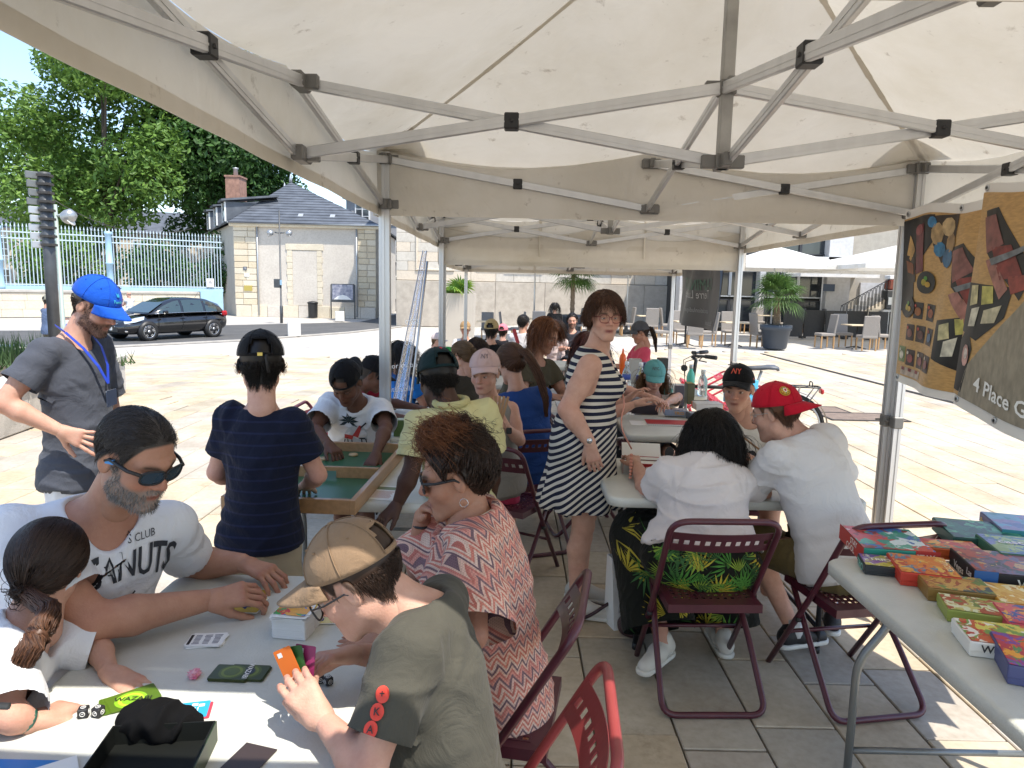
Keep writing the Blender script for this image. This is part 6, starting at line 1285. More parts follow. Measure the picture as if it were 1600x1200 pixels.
 def glasses(s,m,lens=None,w_=.026,h=.019,y=.101,z=.0,name='glasses',thick=.0016,tipm=None,wrap=.006,ear=True,dx=.031):
  o=None
  for sx in(-1,1):
   pts=[];
   for k in range(20):
    a=2*math.pi*k/20;c_,s2=math.cos(a),math.sin(a);x=sx*dx+w_*np.sign(c_)*abs(c_)**.7;zz=z+h*np.sign(s2)*abs(s2)**.75;pts.append(s.H(np.array([[x,y-wrap*(abs(x)/.05)**2,zz]]))[0])
   mb=MB();mb.tube(pts,thick*1.2,6,closed=True);
   if o is None:o=mb.build(name,m,s.root)
   else:mb.build('rim',m,o)
   if lens:mb=MB();mb.add(pts,[tuple(range(20))]);mb.build('lens',lens,o)
   e=[np.array([sx*(dx+w_),y-wrap*1.3,z+h*.5]),np.array([sx*.0745,.06,z+.008]),np.array([sx*.080,.005,z+.008]),np.array([sx*.079,-.022,z-.012])];mb=MB();mb.tube([s.H(q[None])[0]for q in e],thick*1.3 if not lens else thick*2.2,6);t=mb.build('temple',m,o)
   if tipm:mb=MB();mb.bar(s.H((e[2]*.75+e[1]*.25)[None])[0],s.H((e[2]*.3+e[3]*.7)[None])[0],.006,.012);mb.build('temple_tip',tipm,t)
  mb=MB();mb.tube([s.H(np.array([[x,y+.001,z+h*.35+.002*(1-(x/.008)**2)]]))[0]for x in(-.008,0,.008)],thick,5);mb.build('bridge',m,o);return s
 def print_on(s,part,V,Fs,M,m,name='print',off=.003,maxd=.25,sub=0):
  """wrap flat artwork onto a garment: artwork plane M (relative to root), projected along -z of M"""
  nm,pv,pf=[p for p in s.parts if p[0]==part][0];bv=BVHTree.FromPolygons([tuple(v)for v in pv],[tuple(int(i)for i in f)for f in pf])
  d=-(M.to_3x3()@Vector((0,0,1)));out=[];bm=bmesh.new();vs=[bm.verts.new(v)for v in V]
  for f in Fs:
   try:bm.faces.new([vs[i]for i in f])
   except Exception:pass
  if sub:bmesh.ops.triangulate(bm,faces=bm.faces[:]);bmesh.ops.subdivide_edges(bm,edges=[e for e in bm.edges if e.calc_length()>sub],cuts=2,use_grid_fill=True)
  bm.verts.index_update();
  for v in bm.verts:
   p=M@v.co;hit=bv.ray_cast(p,d,maxd)
   out.append((hit[0]-d*off)if hit[0]is not None else None)
  mb=MB();fs=[tuple(v.index for v in f.verts)for f in bm.faces];bm.free();fs=[f for f in fs if all(out[i]is not None for i in f)]
  mb.add([o if o is not None else(0,0,0)for o in out],fs);par=[c for c in s.root.children if c.name.split('.')[0]==part];return mb.build(name,m,par[0]if par else s.root)
  # ================================================================== TABLES AND CHAIRS
M_PLAS=mat('table_plastic',(.60,.605,.55),.42,noise=.15,nscale=7,bump=.15,bscale=160);M_LEGG=mat('grey_steel',(.22,.23,.23),.4,.6);M_LEGD=mat('dark_steel',(.03,.03,.035),.4,.5)
def rrect(x,y,r,n=5):
 out=[]
 for(cx,cy,a0)in((x-r,y-r,0),(-x+r,y-r,90),(-x+r,-y+r,180),(x-r,-y+r,270)):
  for k in range(n+1):a=math.radians(a0+90*k/n);out.append((cx+r*math.cos(a),cy+r*math.sin(a)))
 return out
def table(x0,x1,y0,y1,label,legm=None,rz=0.,along='y',H=.74,group='white folding tables'):
 cx,cy=(x0+x1)/2,(y0+y1)/2;hx,hy=(x1-x0)/2,(y1-y0)/2;root=empty('folding_table',(cx,cy,float(gz(cx,cy))),rz,label,'table',group);legm=legm or M_LEGG
 mb=MB();prof=[(.012,H-.045),(.0,H-.040),(.0,H-.008),(.006,H-.001),(.014,H)];rings=[[(p[0]*(1-0),p[1],z)for p in rrect(hx-i,hy-i,.06)]for(i,z)in prof];n=len(rings[0]);V=[v for r in rings for v in r]
 mb.add(V,[(j*n+k,j*n+(k+1)%n,(j+1)*n+(k+1)%n,(j+1)*n+k)for j in range(len(rings)-1)for k in range(n)],0,True);mb.add(rings[-1],[tuple(range(n))]);mb.add(rings[0],[tuple(reversed(range(n)))]);mb.build('table_top',M_PLAS,root)
 for s in(-1,1):
  if along=='y':
   e=s*(hy-.16);w_=hx-.07
   for q in(-1,1):mb=MB();mb.tube(bend([(q*(w_-.10),e,H-.05),(q*(w_-.10),e,H-.16),(q*w_,e,H-.30),(q*w_,e,.0)],.06),.0135,8);lg=mb.build('leg',legm,root);mb=MB();mb.lathe([(.016,0),(.016,.03)],10,(q*w_,e,.0));mb.build('foot_cap',M_BLK,lg)
   mb=MB();mb.tube([(-w_+.1,e,H-.075),(w_-.1,e,H-.075)],.012,8);mb.build('cross_bar',legm,root);mb=MB();mb.tube([(-w_,e,.12),(w_,e,.12)],.011,8);mb.build('cross_bar',legm,root);mb=MB();mb.tube([(0,e,H-.08),(0,e-s*.36,H-.05)],.008,6);mb.build('brace',legm,root)
  else:
   e=s*(hx-.16);w_=hy-.07
   for q in(-1,1):mb=MB();mb.tube(bend([(e,q*(w_-.10),H-.05),(e,q*(w_-.10),H-.16),(e,q*w_,H-.30),(e,q*w_,.0)],.06),.0135,8);lg=mb.build('leg',legm,root);mb=MB();mb.lathe([(.016,0),(.016,.03)],10,(e,q*w_,.0));mb.build('foot_cap',M_BLK,lg)
   mb=MB();mb.tube([(e,-w_+.1,H-.075),(e,w_-.1,H-.075)],.012,8);mb.build('cross_bar',legm,root);mb=MB();mb.tube([(e,-w_,.12),(e,w_,.12)],.011,8);mb.build('cross_bar',legm,root);mb=MB();mb.tube([(e,0,H-.08),(e-s*.36,0,H-.05)],.008,6);mb.build('brace',legm,root)
 return root
table(-1.03,-.26,.32,2.12,'white folding table in the left foreground covered with cards')
table(-1.24,-.18,2.88,3.66,'white folding table under the green wooden board game',along='x')
table(.44,1.60,3.02,3.78,'white folding table with the red box, in front of the two seated backs',M_LEGD,along='x')
table(1.10,1.86,.57,2.37,'white folding table in the right foreground loaded with game boxes')
table(.74,1.80,4.40,5.15,'white folding table heaped with small games, spiral pad at its edge',along='x')
table(-1.1,-.3,4.15,5.3,'white folding table beyond the left pole of the near tent')
table(.80,1.75,6.2,7.0,'white folding table with bottles and tall boxes in the second tent',along='x')
table(-.75,.25,6.6,7.35,'white folding table with the yellow toy in the second tent',along='x');table(-.35,.8,8.3,9.05,'white folding table in the third tent before the far players',along='x')
M_BURG=mat('burgundy_paint',(.085,.014,.028),.38,noise=.25,nscale=14,coat=.2);M_REDC=mat('faded_red_paint',(.30,.045,.045),.4,noise=.2,nscale=14,coat=.2);M_REDB=mat('bright_red_paint',(.42,.03,.05),.4,coat=.2)
def chair(m):
 root=empty('folding_chair');w_=.205
 mb=MB();mb.tube(bend([(-w_,.24,.0),(-w_,-.04,.44),(-w_-.005,-.25,.80),(w_+.005,-.25,.80),(w_,-.04,.44),(w_,.24,.0)],.075,6),.0125,10);mb.build('back_frame',m,root)
 mb=MB();i=w_-.03;mb.tube(bend([(-i,.16,.43),(-i-.02,-.05,.22),(-w_,-.24,.013),(w_,-.24,.013),(i+.02,-.05,.22),(i,.16,.43)],.06,6),.0125,10);mb.build('rear_legs',m,root)
 mb=MB();mb.tube([(-w_,.13,.2),(w_,.13,.2)],.009,8);mb.build('stretcher',m,root)
 def perf(nx,ny,x0,x1,y0,y1,fz,hole=.52,hy=None):
  hy=hy or hole
  mb=MB();dx=(x1-x0)/nx;dy=(y1-y0)/ny;xs=[];ys=[]
  for i in range(nx):c=x0+(i+.5)*dx;xs+=[c-dx*hole/2,c+dx*hole/2]
  for j in range(ny):c=y0+(j+.5)*dy;ys+=[c-dy*hy/2,c+dy*hy/2]
  xs=[x0]+xs+[x1];ys=[y0]+ys+[y1];V=[fz(x,y)for x in xs for y in ys];n=len(ys);Fc=[(i*n+j,(i+1)*n+j,(i+1)*n+j+1,i*n+j+1)for i in range(len(xs)-1)for j in range(n-1)if not(i%2==1 and j%2==1)];mb.add(V,Fc);return mb
 sx=.185;mb=perf(11,9,-sx+.025,sx-.025,-.13,.15,lambda x,y:(x,y,.445+.0-.008*math.cos(x*8)))
 rim=[(-sx,-.175),(sx,-.175),(sx,.19),(-sx,.19)];inn=[(-sx+.025,-.13),(sx-.025,-.13),(sx-.025,.15),(-sx+.025,.15)];z=.438;V=[(*p,z)for p in inn]+[(*p,z-.002)for p in rim]+[(*p,z-.034)for p in rim];mb.add(V,[(k,(k+1)%4,4+(k+1)%4,4+k)for k in range(4)]+[(4+k,4+(k+1)%4,8+(k+1)%4,8+k)for k in range(4)]);st=mb.build('seat',m,root);sd=st.modifiers.new('t','SOLIDIFY');sd.thickness=.003
 mb=perf(10,1,-.195,.195,0,.105,lambda x,t:(x,-.165-.583*(t)*.9-.035*(1-(x/.2)**2)+.01,.655+t*.85),.5,.26);bk=mb.build('backrest',m,root);sd=bk.modifiers.new('t','SOLIDIFY');sd.thickness=.003
 for s in(-1,1):mb=MB();mb.lathe([(.011,-.012),(.011,.012)],8,(s*w_,.035,.30),R=Matrix.Rotation(math.pi/2,3,'Y'));mb.build('pivot_bolt',M_BLK,root)
 return root
CH={'b':[chair(M_BURG),0],'r':[chair(M_REDC),0],'R':[chair(M_REDB),0]}
def put_chair(k,x,y,face,label,group='burgundy folding chairs',lean=0.,z=None):
 """face: heading in degrees the sitter looks"""
 c=CH[k];o=c[0]if not c[1]else copy_tree(c[0]);c[1]+=1;o.location=(x,y,float(gz(x,y))if z is None else z);o.rotation_euler=(lean,0,math.radians(face-90));return tag(o,label,'chair',group)
put_chair('b',.81,2.80,92,'burgundy folding chair, back to us, under the palm-print trousers')
put_chair('b',1.43,2.80,100,'burgundy folding chair with perforated seat beside the box table')
put_chair('b',-.03,1.93,170,'burgundy folding chair under the zigzag blouse');put_chair('r',-.03,1.36,176,'faded red folding chair in the centre foreground',None)
put_chair('b',-1.36,1.74,-8,'burgundy folding chair under the man in sunglasses');put_chair('b',-1.30,1.2,0,'burgundy folding chair under the girl with the ponytail')
put_chair('b',.12,4.42,110,'burgundy folding chair under the blue tee shirt');put_chair('b',.52,4.75,10,'burgundy folding chair behind the striped dress');put_chair('b',1.05,5.55,-90,'burgundy folding chair under the girl in the teal cap');put_chair('b',1.3,4.05,-95,'burgundy folding chair under the man in the black cap')
put_chair('b',.0,3.95,60,'empty burgundy folding chair left of the striped dress');put_chair('b',-1.25,4.9,0,'burgundy folding chair under the boy by the left pole')
for(px,py,Y,a,lab)in((1066,580,9.1,20,'red folding chair tipped against a table, leftmost of four'),(1084,584,8.6,18,'red folding chair tipped against a table, second of four'),(1109,595,7.7,15,'red folding chair tipped against a table, third of four'),(1127,600,7.15,15,'red folding chair tipped against a table, nearest the bicycle')):
 p=W(px,py,Y=Y);put_chair('R',p.x-.05,Y,170,lab,'red tipped chairs',lean=.5,z=.05)
 # ================================================================== GAMES
M_PAPER=mat('paper_white',(.78,.78,.76),.6);M_PRTB=mat('print_black',(.015,.015,.017),.5)
def art_mat(name,cols,scale=9.,seed=0.):
 if name in MATS:return MATS[name]
 m=mat(name,cols[0],.32,spec=.4,coat=.15);nt,b=nodes(m);tc=N(nt,'TexCoord');mp=N(nt,'Mapping');mp.inputs['Location'].default_value=(seed,seed*1.7,seed*.3);nt.links.new(tc.outputs['Object'],mp.inputs[0]);n=N(nt,'TexNoise',Scale=scale*.6,Detail=3,Distortion=1.5);nt.links.new(mp.outputs[0],n.inputs['Vector']);v=N(nt,'TexVoronoi',Scale=scale);mx0=N(nt,'MixRGB');mx0.inputs[0].default_value=.13;nt.links.new(mp.outputs[0],mx0.inputs[1]);nt.links.new(n.outputs['Color'],mx0.inputs[2]);nt.links.new(mx0.outputs[0],v.inputs['Vector'])
 sp=N(nt,'SeparateColor');nt.links.new(v.outputs['Color'],sp.inputs[0]);r=N(nt,'ValToRGB');r.color_ramp.interpolation='CONSTANT';e=r.color_ramp.elements
 while len(e)<len(cols):e.new(.5)
 for i,c in enumerate(cols):e[i].position=i/len(cols);e[i].color=(*c,1)
 nt.links.new(sp.outputs[0],r.inputs[0]);w_=N(nt,'TexNoise',Scale=scale*3,Detail=5);nt.links.new(mp.outputs[0],w_.inputs['Vector']);mx=N(nt,'MixRGB',blend_type='OVERLAY');mx.inputs[0].default_value=.3;nt.links.new(r.outputs[0],mx.inputs[1]);nt.links.new(w_.outputs[0],mx.inputs[2]);nt.links.new(mx.outputs[0],b.inputs['Base Color']);return m
def game_box(c,d,rz,top,side,label,texts=(),group='game boxes',name='game_box',lid=True,strip=None,tilt=None):
 """c: centre of the base; d: x, y, z size; top: list of colours of the cover art; texts: (string, size, face, u, v, colour)"""
 root=empty(name,c,rz,label,'game box',group);x,y,z=d;tm=art_mat('art_'+'_'.join(h.lstrip('#')for h in top),[srgb(h)for h in top],16./max(x,y)*.35,random.random()*9);sm=hexm(side,.45)if isinstance(side,str)else side
 if tilt:root.rotation_euler=(tilt[0],tilt[1],rz)
 mb=MB();mb.box((0,0,z*.30),(x-.004,y-.004,z*.6),bev=.002);mb.build('box_base',sm,root);mb=MB();mb.box((0,0,z*.66),(x,y,z*.66),bev=.0025);ld=mb.build('lid',sm,root)
 mb=MB();mb.add([(-x/2+.003,-y/2+.003,z*.99+.0018),(x/2-.003,-y/2+.003,z*.99+.0018),(x/2-.003,y/2-.003,z*.99+.0018),(-x/2+.003,y/2-.003,z*.99+.0018)],[(0,1,2,3)]);mb.build('cover_art',tm,ld)
 if strip:
  for(fc,u0,u1,v0,v1,col)in strip:
   M=box_face(fc,x,y,z);mb=MB();mb.add([M@Vector((u,v,.0012))for u,v in((u0,v0),(u1,v0),(u1,v1),(u0,v1))],[(0,1,2,3)]);mb.build('printed_panel',hexm(col,.45),ld)
 for(t,sz,fc,u,v,col)in texts:text_obj(t,sz,hexm(col,.45),ld,box_face(fc,x,y,z)@Matrix.Translation((u,v,.0024)),bold=True)
 return root
def box_face(fc,x,y,z):
 zt=z*.99+.0018;return{'top':frame((0,0,zt),(1,0,0),(0,1,0)),'front':frame((0,-y/2,z/2),(1,0,0),(0,0,1)),'left':frame((-x/2,0,z/2),(0,-1,0),(0,0,1)),'right':frame((x/2,0,z/2),(0,1,0),(0,0,1)),'topR':frame((0,0,zt),(0,1,0),(-1,0,0)),'topL':frame((0,0,zt),(0,-1,0),(1,0,0))}[fc]
TZ=.741
def on(px,py,z=TZ):return W(px,py,z=z)
def boxes():
 B=lambda px,py,d,rz,*a,z0=0.,**k:game_box(tuple(on(px,py,TZ+z0)),(d[0]*.92,d[1]*.92,d[2]*.82),math.radians(rz),*a,**k)
 # right foreground table; pixel of the base centre
 B(1384,862,(.26,.26,.06),-8,['#2f8f7d','#d8e4e4','#3f6fb0','#c8463c','#5aa48f','#8a3f34'],'#2c8f7c','teal and red box with blue cover art, at the corner of the box table',[('STAY',.03,'left',.03,.01,'#f2efe2'),('COOL',.03,'left',.0,-.016,'#f2efe2'),('STAY',.026,'front',.08,.005,'#e8e4d8'),('COOL',.026,'front',.08,-.016,'#e8e4d8')],strip=[('left',-.13,.13,-.028,.028,'#b83a30'),('front',.05,.128,-.028,.028,'#b83a30')])
 B(1384,892,(.17,.12,.04),-14,['#c9b93c','#8a5a9a','#d8d0c0','#b0a83a','#6a4a8a'],'#2a2f33','small dark box lettered TRIO',[('TRIO',.034,'left',.0,-.002,'#79c7b4'),('TRIO',.03,'top',-.02,.0,'#f0ead8')],strip=[('front',.04,.084,-.018,.018,'#a8683f')])
 B(1440,903,(.19,.19,.055),-14,['#d8782a','#e0b050','#b83c2a','#e0952f','#4a7f9a'],'#c23c2c','orange and red box behind the small dark one',[('ESCALE',.026,'topR',.0,-.07,'#f0d8a0')])
 B(1478,868,(.22,.11,.05),-10,['#d8702a','#e8b05a','#c0402f','#5a7f6a'],'#c85a2a','flat orange box between the teal box and the dark village box')
 B(1530,848,(.28,.26,.06),-14,['#1f5f52','#2f7f66','#17463f','#4f9a74','#233f4a'],'#1f4f48','dark green forest box near the table end')
 B(1490,931,(.20,.14,.05),-14,['#b07a34','#7a8a4a','#c89a50','#4a5a5a','#a0502f'],'#8a6a34','brown and olive illustrated box in front of the red one')
 B(1560,905,(.24,.24,.07),-12,['#7a3a42','#c09a6a','#6a5a7a','#a84a3f','#3f4f5a'],'#1c1c20','black-sided box with white script on its edge',[('Las',.03,'left',.06,.006,'#e8e4dc'),('Vegas',.034,'left',-.02,-.008,'#e8e4dc'),('Vegas',.04,'front',.05,0,'#e8e4dc')],strip=[('front',-.118,-.05,-.034,.034,'#2f5f9a')])
 B(1600,880,(.26,.22,.075),-12,['#5f9a6a','#7a7fb8','#a0b07a','#4f6f9a','#8a9f5a'],'#3f6f5a','green and violet box in the middle of the box table',[('cascadia',.05,'top',.0,.02,'#ece8f2')])
 B(1640,915,(.26,.24,.065),-10,['#1fb82a','#28c832','#18a024','#3a4fa0','#22c02c'],'#18b022','bright green box with blue drawing',[('Hop',.05,'front',-.05,-.005,'#f0f4ea')])
 B(1610,842,(.30,.26,.07),-16,['#5f6fa8','#7a8fc0','#4f8fa8','#8a7fb0','#6a9fc0'],'#5a5f8a','slate blue box at the far end of the box table',[('Precio Vitesse',.034,'left',.0,.0,'#d8b84a'),],strip=[('front',-.14,.14,-.034,.034,'#3f8a94')])
 B(1630,870,(.22,.2,.04),-12,['#d8dcd8','#c0ccd0','#a8c0b8'],'#d4d6d2','white box under the slate blue one')
 B(1524,965,(.19,.13,.045),-18,['#9aa048','#c8b86a','#a8502f','#d8d8b0','#6f8040'],'#8f9a48','rounded olive tin with animals on its lid',name='game_tin')
 B(1600,949,(.20,.17,.045),-14,['#d8a042','#e0b45a','#c88830','#efe0b0'],'#d89a38','yellow ochre box beside the olive tin')
 B(1620,986,(.20,.15,.05),-18,['#c84a5a','#5a4a7a','#e0a04a','#d86a6a','#4a5f9a'],'#c8485a','pink and violet box in front of the ochre one')
 B(1566,1014,(.22,.15,.05),-14,['#c8603a','#d8c85a','#e8e0d0','#7a9a4a','#b8402f'],'#e4e2da','white-sided box with autumn leaf colours',[('Salade',.03,'front',.05,-.004,'#2a2a2c'),('WO',.028,'front',-.05,.004,'#3a3a3c')],strip=[('front',.0,.04,-.02,.02,'#b88a3a')])
 B(1640,1055,(.24,.20,.06),-22,['#d8602a','#7a4a9a','#e8a03a','#5a8a5a','#b83a4a'],'#4a4f7a','violet and orange box at the right edge of the picture')
boxes()
def cards():
# ---- left foreground table
 def card(px,py,w_,h,rz,m,label,z=TZ+.0012,items=(),th=.0012,group='cards on the near table',name='card'):
  p=on(px,py,z);root=empty(name,p,math.radians(rz),label,'card',group);mb=MB();mb.prism(rrect(w_/2,h/2,.004,2),0,th);mb.build('card_stock',M_PAPER,root)
  mb=MB();mb.prism(rrect(w_/2-.003,h/2-.003,.003,2),th+.0002,th+.0004);mb.build('printed_face',m,root)
  for(t,sz,u,v,col,r)in items:text_obj(t,sz,hexm(col),root,Matrix.Translation((u,v,th+.0010))@Matrix.Rotation(math.radians(r),4,'Z'),bold=True)
  return root
 Y_=hexm('#d2b43a');card(396,928,.062,.09,80,Y_,'yellow number card under the hand, topmost of the row',items=[('8',.04,0,0,'#1f2a60',0)]);card(390,940,.062,.09,84,Y_,'yellow number card in the middle of the row',TZ+.0022,[('2',.04,0,0,'#1f2a60',0)]);card(384,950,.062,.09,88,Y_,'yellow number card nearest in the row',TZ+.0034,[('4',.04,0,0,'#1f2a60',0)])
 card(503,967,.062,.09,95,hexm('#e0d9a6'),'pale yellow card lettered 5 beside the deck',items=[('5',.04,0,0,'#2a3a90',90)]);card(497,952,.062,.09,80,hexm('#e6e2cc'),'pale card half hidden behind the boy in the beige cap',items=[('9',.03,.01,.02,'#3a5ab0',90)])
 # deck: a neat stack with loose cards on top
 p=on(459,990);root=empty('card_deck',p,math.radians(-8),'thick deck of number cards with a rainbow back on top','card deck')
 for k in range(41):mb=MB();mb.prism(rrect(.046,.031,.004,2),k*.0013,k*.0013+.0011,M=Matrix.Translation((random.uniform(-.001,.001),random.uniform(-.001,.001),0)));mb.build('card',M_PAPER,root)
 for k in range(7):mb=MB();mb.prism(rrect(.046,.031,.004,2),.0542+k*.0014,.0553+k*.0014,M=Matrix.Rotation(random.uniform(-.2,.2),4,'Z')@Matrix.Translation((random.uniform(-.008,.008),random.uniform(-.008,.008),0)));mb.build('card',M_PAPER,root)
 rb=art_mat('art_rainbow',[srgb(h)for h in('#c8302f','#e0a02f','#3fa04a','#2f6fb8','#6a3fa0')],30.);mb=MB();mb.prism(rrect(.043,.028,.004,2),.0645,.0649);mb.build('rainbow_back',rb,root)
 for k,(dx,dy,a,c)in enumerate(((-.004,.058,.3,'#c02f6a'),(.012,.052,-.35,'#d0406a'),(.002,.055,.05,'#d2b43a'))):
  M=Matrix.Translation((dx,dy,.053+k*.0016))@Matrix.Rotation(a,4,'Z');mb=MB();mb.prism(rrect(.046,.031,.004,2),0,.0011,M=M);cd=mb.build('card',M_PAPER,root);mb=MB();mb.prism(rrect(.043,.028,.004,2),.0013,.0015,M=M);mb.build('card_face',hexm(c),cd)
 mb=MB();mb.box((0,.062,.0255),(.088,.058,.051));mb.build('lower_stack',M_PAPER,root);text_obj('6',.038,hexm('#1f2440'),root,Matrix.Translation((.002,.055,.0588))@Matrix.Rotation(2.6,4,'Z'),bold=True)
 # rules leaflets
 p=on(323,1002);root=empty('rule_cards',p,math.radians(8),'small pile of white rule cards with grey text','rule cards')
 for k in range(4):mb=MB();mb.prism(rrect(.045,.032,.003,2),k*.0012,k*.0012+.001,M=Matrix.Rotation(random.uniform(-.22,.22),4,'Z'));mb.build('card',M_PAPER,root)
 mb=MB();mb.prism(rrect(.045,.032,.003,2),.0048,.0058);mb.build('card',M_PAPER,root);mb=MB()
 for cidx in range(3):
  for r_ in range(7):mb.box((-.022+cidx*.024,-.022+r_*.007,.0063),(.02*random.uniform(.7,1),.0028,.0004))
 mb.build('printed_lines',hexm('#6a6a78'),root);mb=MB();mb.box((-.039,0,.0063),(.007,.05,.0004));mb.build('printed_heading',M_PRTB,root)
 # green WAZABI deck
 p=on(372,1055);root=empty('dark_green_deck',p,math.radians(-2),'two stacks of dark green cards lettered WAZABI','card deck');gd=hexm('#39421c',.35);gl=hexm('#6d7a2a',.35);gm=hexm('#4f5c20',.35)
 for(dx,dy,n)in((-.014,0,5),(.022,.006,4)):
  for k in range(n):mb=MB();mb.prism(rrect(.045,.031,.004,2),k*.0016,k*.0016+.0013,M=Matrix.Translation((dx+random.uniform(-.002,.002),dy,0)));mb.build('card',gd,root)
  for i,(r_,m)in enumerate(((.030,gm),(.024,gl),(.018,gm))):mb=MB();mb.disc(r_,n*.0016+.0002+i*.0003,(dx,dy,0));mb.build('printed_ring',m,root)
 mb=MB();mb.disc(.015,.0078,(.022,.006,0));mb.build('printed_disc',hexm('#2c3340',.35),root);text_obj('WAZABI',.017,M_PAPER,root,Matrix.Translation((.022,.006,.0084))@Matrix.Rotation(-1.5,4,'Z'),bold=True)
 # bright green cards under the girl's hand
 p=on(195,1098);root=empty('lime_green_cards',p,math.radians(28),'lime green cards lettered WAZABI under the girl\'s hand','cards')
 for k in range(3):mb=MB();mb.prism(rrect(.05,.034,.004,2),k*.0013,k*.0013+.0011,M=Matrix.Translation((k*.008,k*.004,0))@Matrix.Rotation(k*.12,4,'Z'));mb.build('card',hexm('#4f6a1a',.35),root)
 for i,(r_,c)in enumerate(((.032,'#86b828'),(.025,'#b4d43a'),(.018,'#7fb02a'))):mb=MB();mb.disc(r_,.0041+i*.0003,(.012,0,0));mb.build('printed_ring',hexm(c,.35),root)
 text_obj('WAZABI',.02,hexm('#20261a'),root,Matrix.Translation((.016,.0,.0056))@Matrix.Rotation(-.3,4,'Z'),bold=True)
 p=on(290,1112);root=empty('blue_card',p,math.radians(14),'turquoise card with small red figure, white frames','card','cards on the near table')
 mb=MB();mb.prism(rrect(.046,.03,.003,2),0,.0012,M=Matrix.Translation((.006,-.004,0)));mb.build('lower_card',hexm('#c03a4a',.4),root);mb=MB();mb.prism(rrect(.046,.03,.003,2),.0014,.0026);mb.build('card_stock',hexm('#2f9cc4',.35),root);mb=MB();mb.prism([(-.018,-.012),(-.004,-.016),(.004,-.006),(-.002,.004),(-.012,.002),(-.02,.008),(-.024,-.002)],.0028,.0030);mb.build('printed_figure',hexm('#b8323a'),root)
 for(u,v)in((.030,.014),(.016,.018)):mb=MB();mb.prism(rrect(.006,.005,.001,1),.0028,.003,M=Matrix.Translation((u,v,0)));mb.build('printed_frame',M_PAPER,root)
 for k in range(3):mb=MB();mb.box((.012+k*.006,-.006,.0029),(.002,.026,.0003));mb.build('printed_line',M_PAPER,root)
 # dice
 def die(px,py,rz,lab,col=M_PRTB,s=.0165):
  p=on(px,py);root=empty('die',p,rz,lab,'die','dice on the near table');mb=MB();mb.box((0,0,s/2),(s,s,s),bev=.002);mb.build('cube',col,root)
  for(o_,x_,y_)in(((0,0,s+.0003),(1,0,0),(0,1,0)),((0,-s/2-.0003,s/2),(1,0,0),(0,0,1)),((s/2+.0003,0,s/2),(0,1,0),(0,0,1)),((-s/2-.0003,0,s/2),(0,-1,0),(0,0,1))):M=frame(o_,x_,y_);mb=MB();mb.tube([M@Vector((.0048*math.cos(a),.0048*math.sin(a),0))for a in np.linspace(0,6.28,13)[:-1]],.0007,4,closed=True);mb.tube([M@Vector((-.002,0,0)),M@Vector((.0025,.001,0))],.0008,4);mb.build('white_mark',M_PAPER,root)
 die(131,1119,.3,'black die with white rings, left one before the girl',s=.02);die(154,1118,-.2,'black die with white rings, right one before the girl',s=.02)
 for k,(px,py)in enumerate(((487,1071),(500,1066),(513,1069),(493,1064))):die(px,py,.4*k,'black die in the little heap behind the boy\'s cards, number %s from the left'%('one','three','four','two')[k],s=.018)
 # pink crumpled wrapper
 bm=bmesh.new();bmesh.ops.create_icosphere(bm,subdivisions=3,radius=.016);rng=random.Random(5)
 for v in bm.verts:v.co*=.72+.5*abs(math.sin(v.co.x*420+1)*math.sin(v.co.y*380)*math.cos(v.co.z*350));v.co.z=max(v.co.z*.8,-.008)+.008
 me=bpy.data.meshes.new('crumpled_wrapper');bm.to_mesh(me);bm.free();me.materials.append(mat('pink_foil',(.55,.05,.16),.3,noise=.5,nscale=60,col2=(.75,.5,.55)));o=bpy.data.objects.new('crumpled_wrapper',me);link(o);o.location=on(304,1058);tag(o,'crumpled pink wrapper beside the dark green deck','wrapper')
 # open box in the foreground with a black pouch
 c=Vector((-.66,1.19,.741));root=empty('open_game_box',c,math.radians(7),'open black card-game box at the bottom edge of the picture','game box','game boxes');bk=mat('box_black',(.006,.007,.006),.6,spec=.25)
 mb=MB();x,y,h,t=.19,.2,.042,.003
 mb.box((0,0,t/2),(x,y,t));mb.box((-x/2,0,h/2),(t,y,h));mb.box((x/2,0,h/2),(t,y,h));mb.box((0,y/2,h/2),(x+t,t,h));mb.build('tray',bk,root)
 mb=MB();mb.box((x/2+.0035,0,h/2),(.002,y,h));mb.build('printed_side',hexm('#2a3a1c',.4),root);mb=MB();mb.box((-.17,-.03,.003),(.13,.16,.003),R=Matrix.Rotation(.5,3,'Z'));mb.build('white_insert',M_PAPER,root)
 mb=MB();mb.box((.17,.02,.002),(.07,.11,.002),R=Matrix.Rotation(-.4,3,'Z'));mb.build('loose_card',hexm('#3a2f2c',.4),root)
 f=Field(.02);f.ell((0,0,.03),(.06,.04,.035));f.ell((.05,-.005,.02),(.035,.03,.024));f.ell((-.04,.01,.024),(.03,.03,.03));V,Fc=f.mesh(.004);V=V+vnormals(V,Fc)*(.009*(1-np.abs(wave_noise(V,3,75,4))*1.3))[:,None];V[:,2]=np.maximum(V[:,2],.001)
 pc=empty('cloth_pouch',on(245,1148),math.radians(8),'black velvet pouch with a white tag at the open box','pouch');o=bpy.data.objects.new('bag',npmesh('bag',V,Fc,mat('black_velvet',(.006,.006,.0065),.97,spec=.1),True));link(o,pc);mb=MB();mb.box((.088,-.012,.014),(.022,.003,.012),R=Matrix.Rotation(.5,3,'Y'));mb.build('tag',M_PAPER,pc)
 mb=MB();mb.box((0,0,.001),(.2,.12,.0015));o=mb.build('blue_folder',hexm('#2a7ac0',.4),loc=(-.93,1.17,.7412));tag(o,'blue paper sheet at the lower left corner of the near table','sheet')
cards()
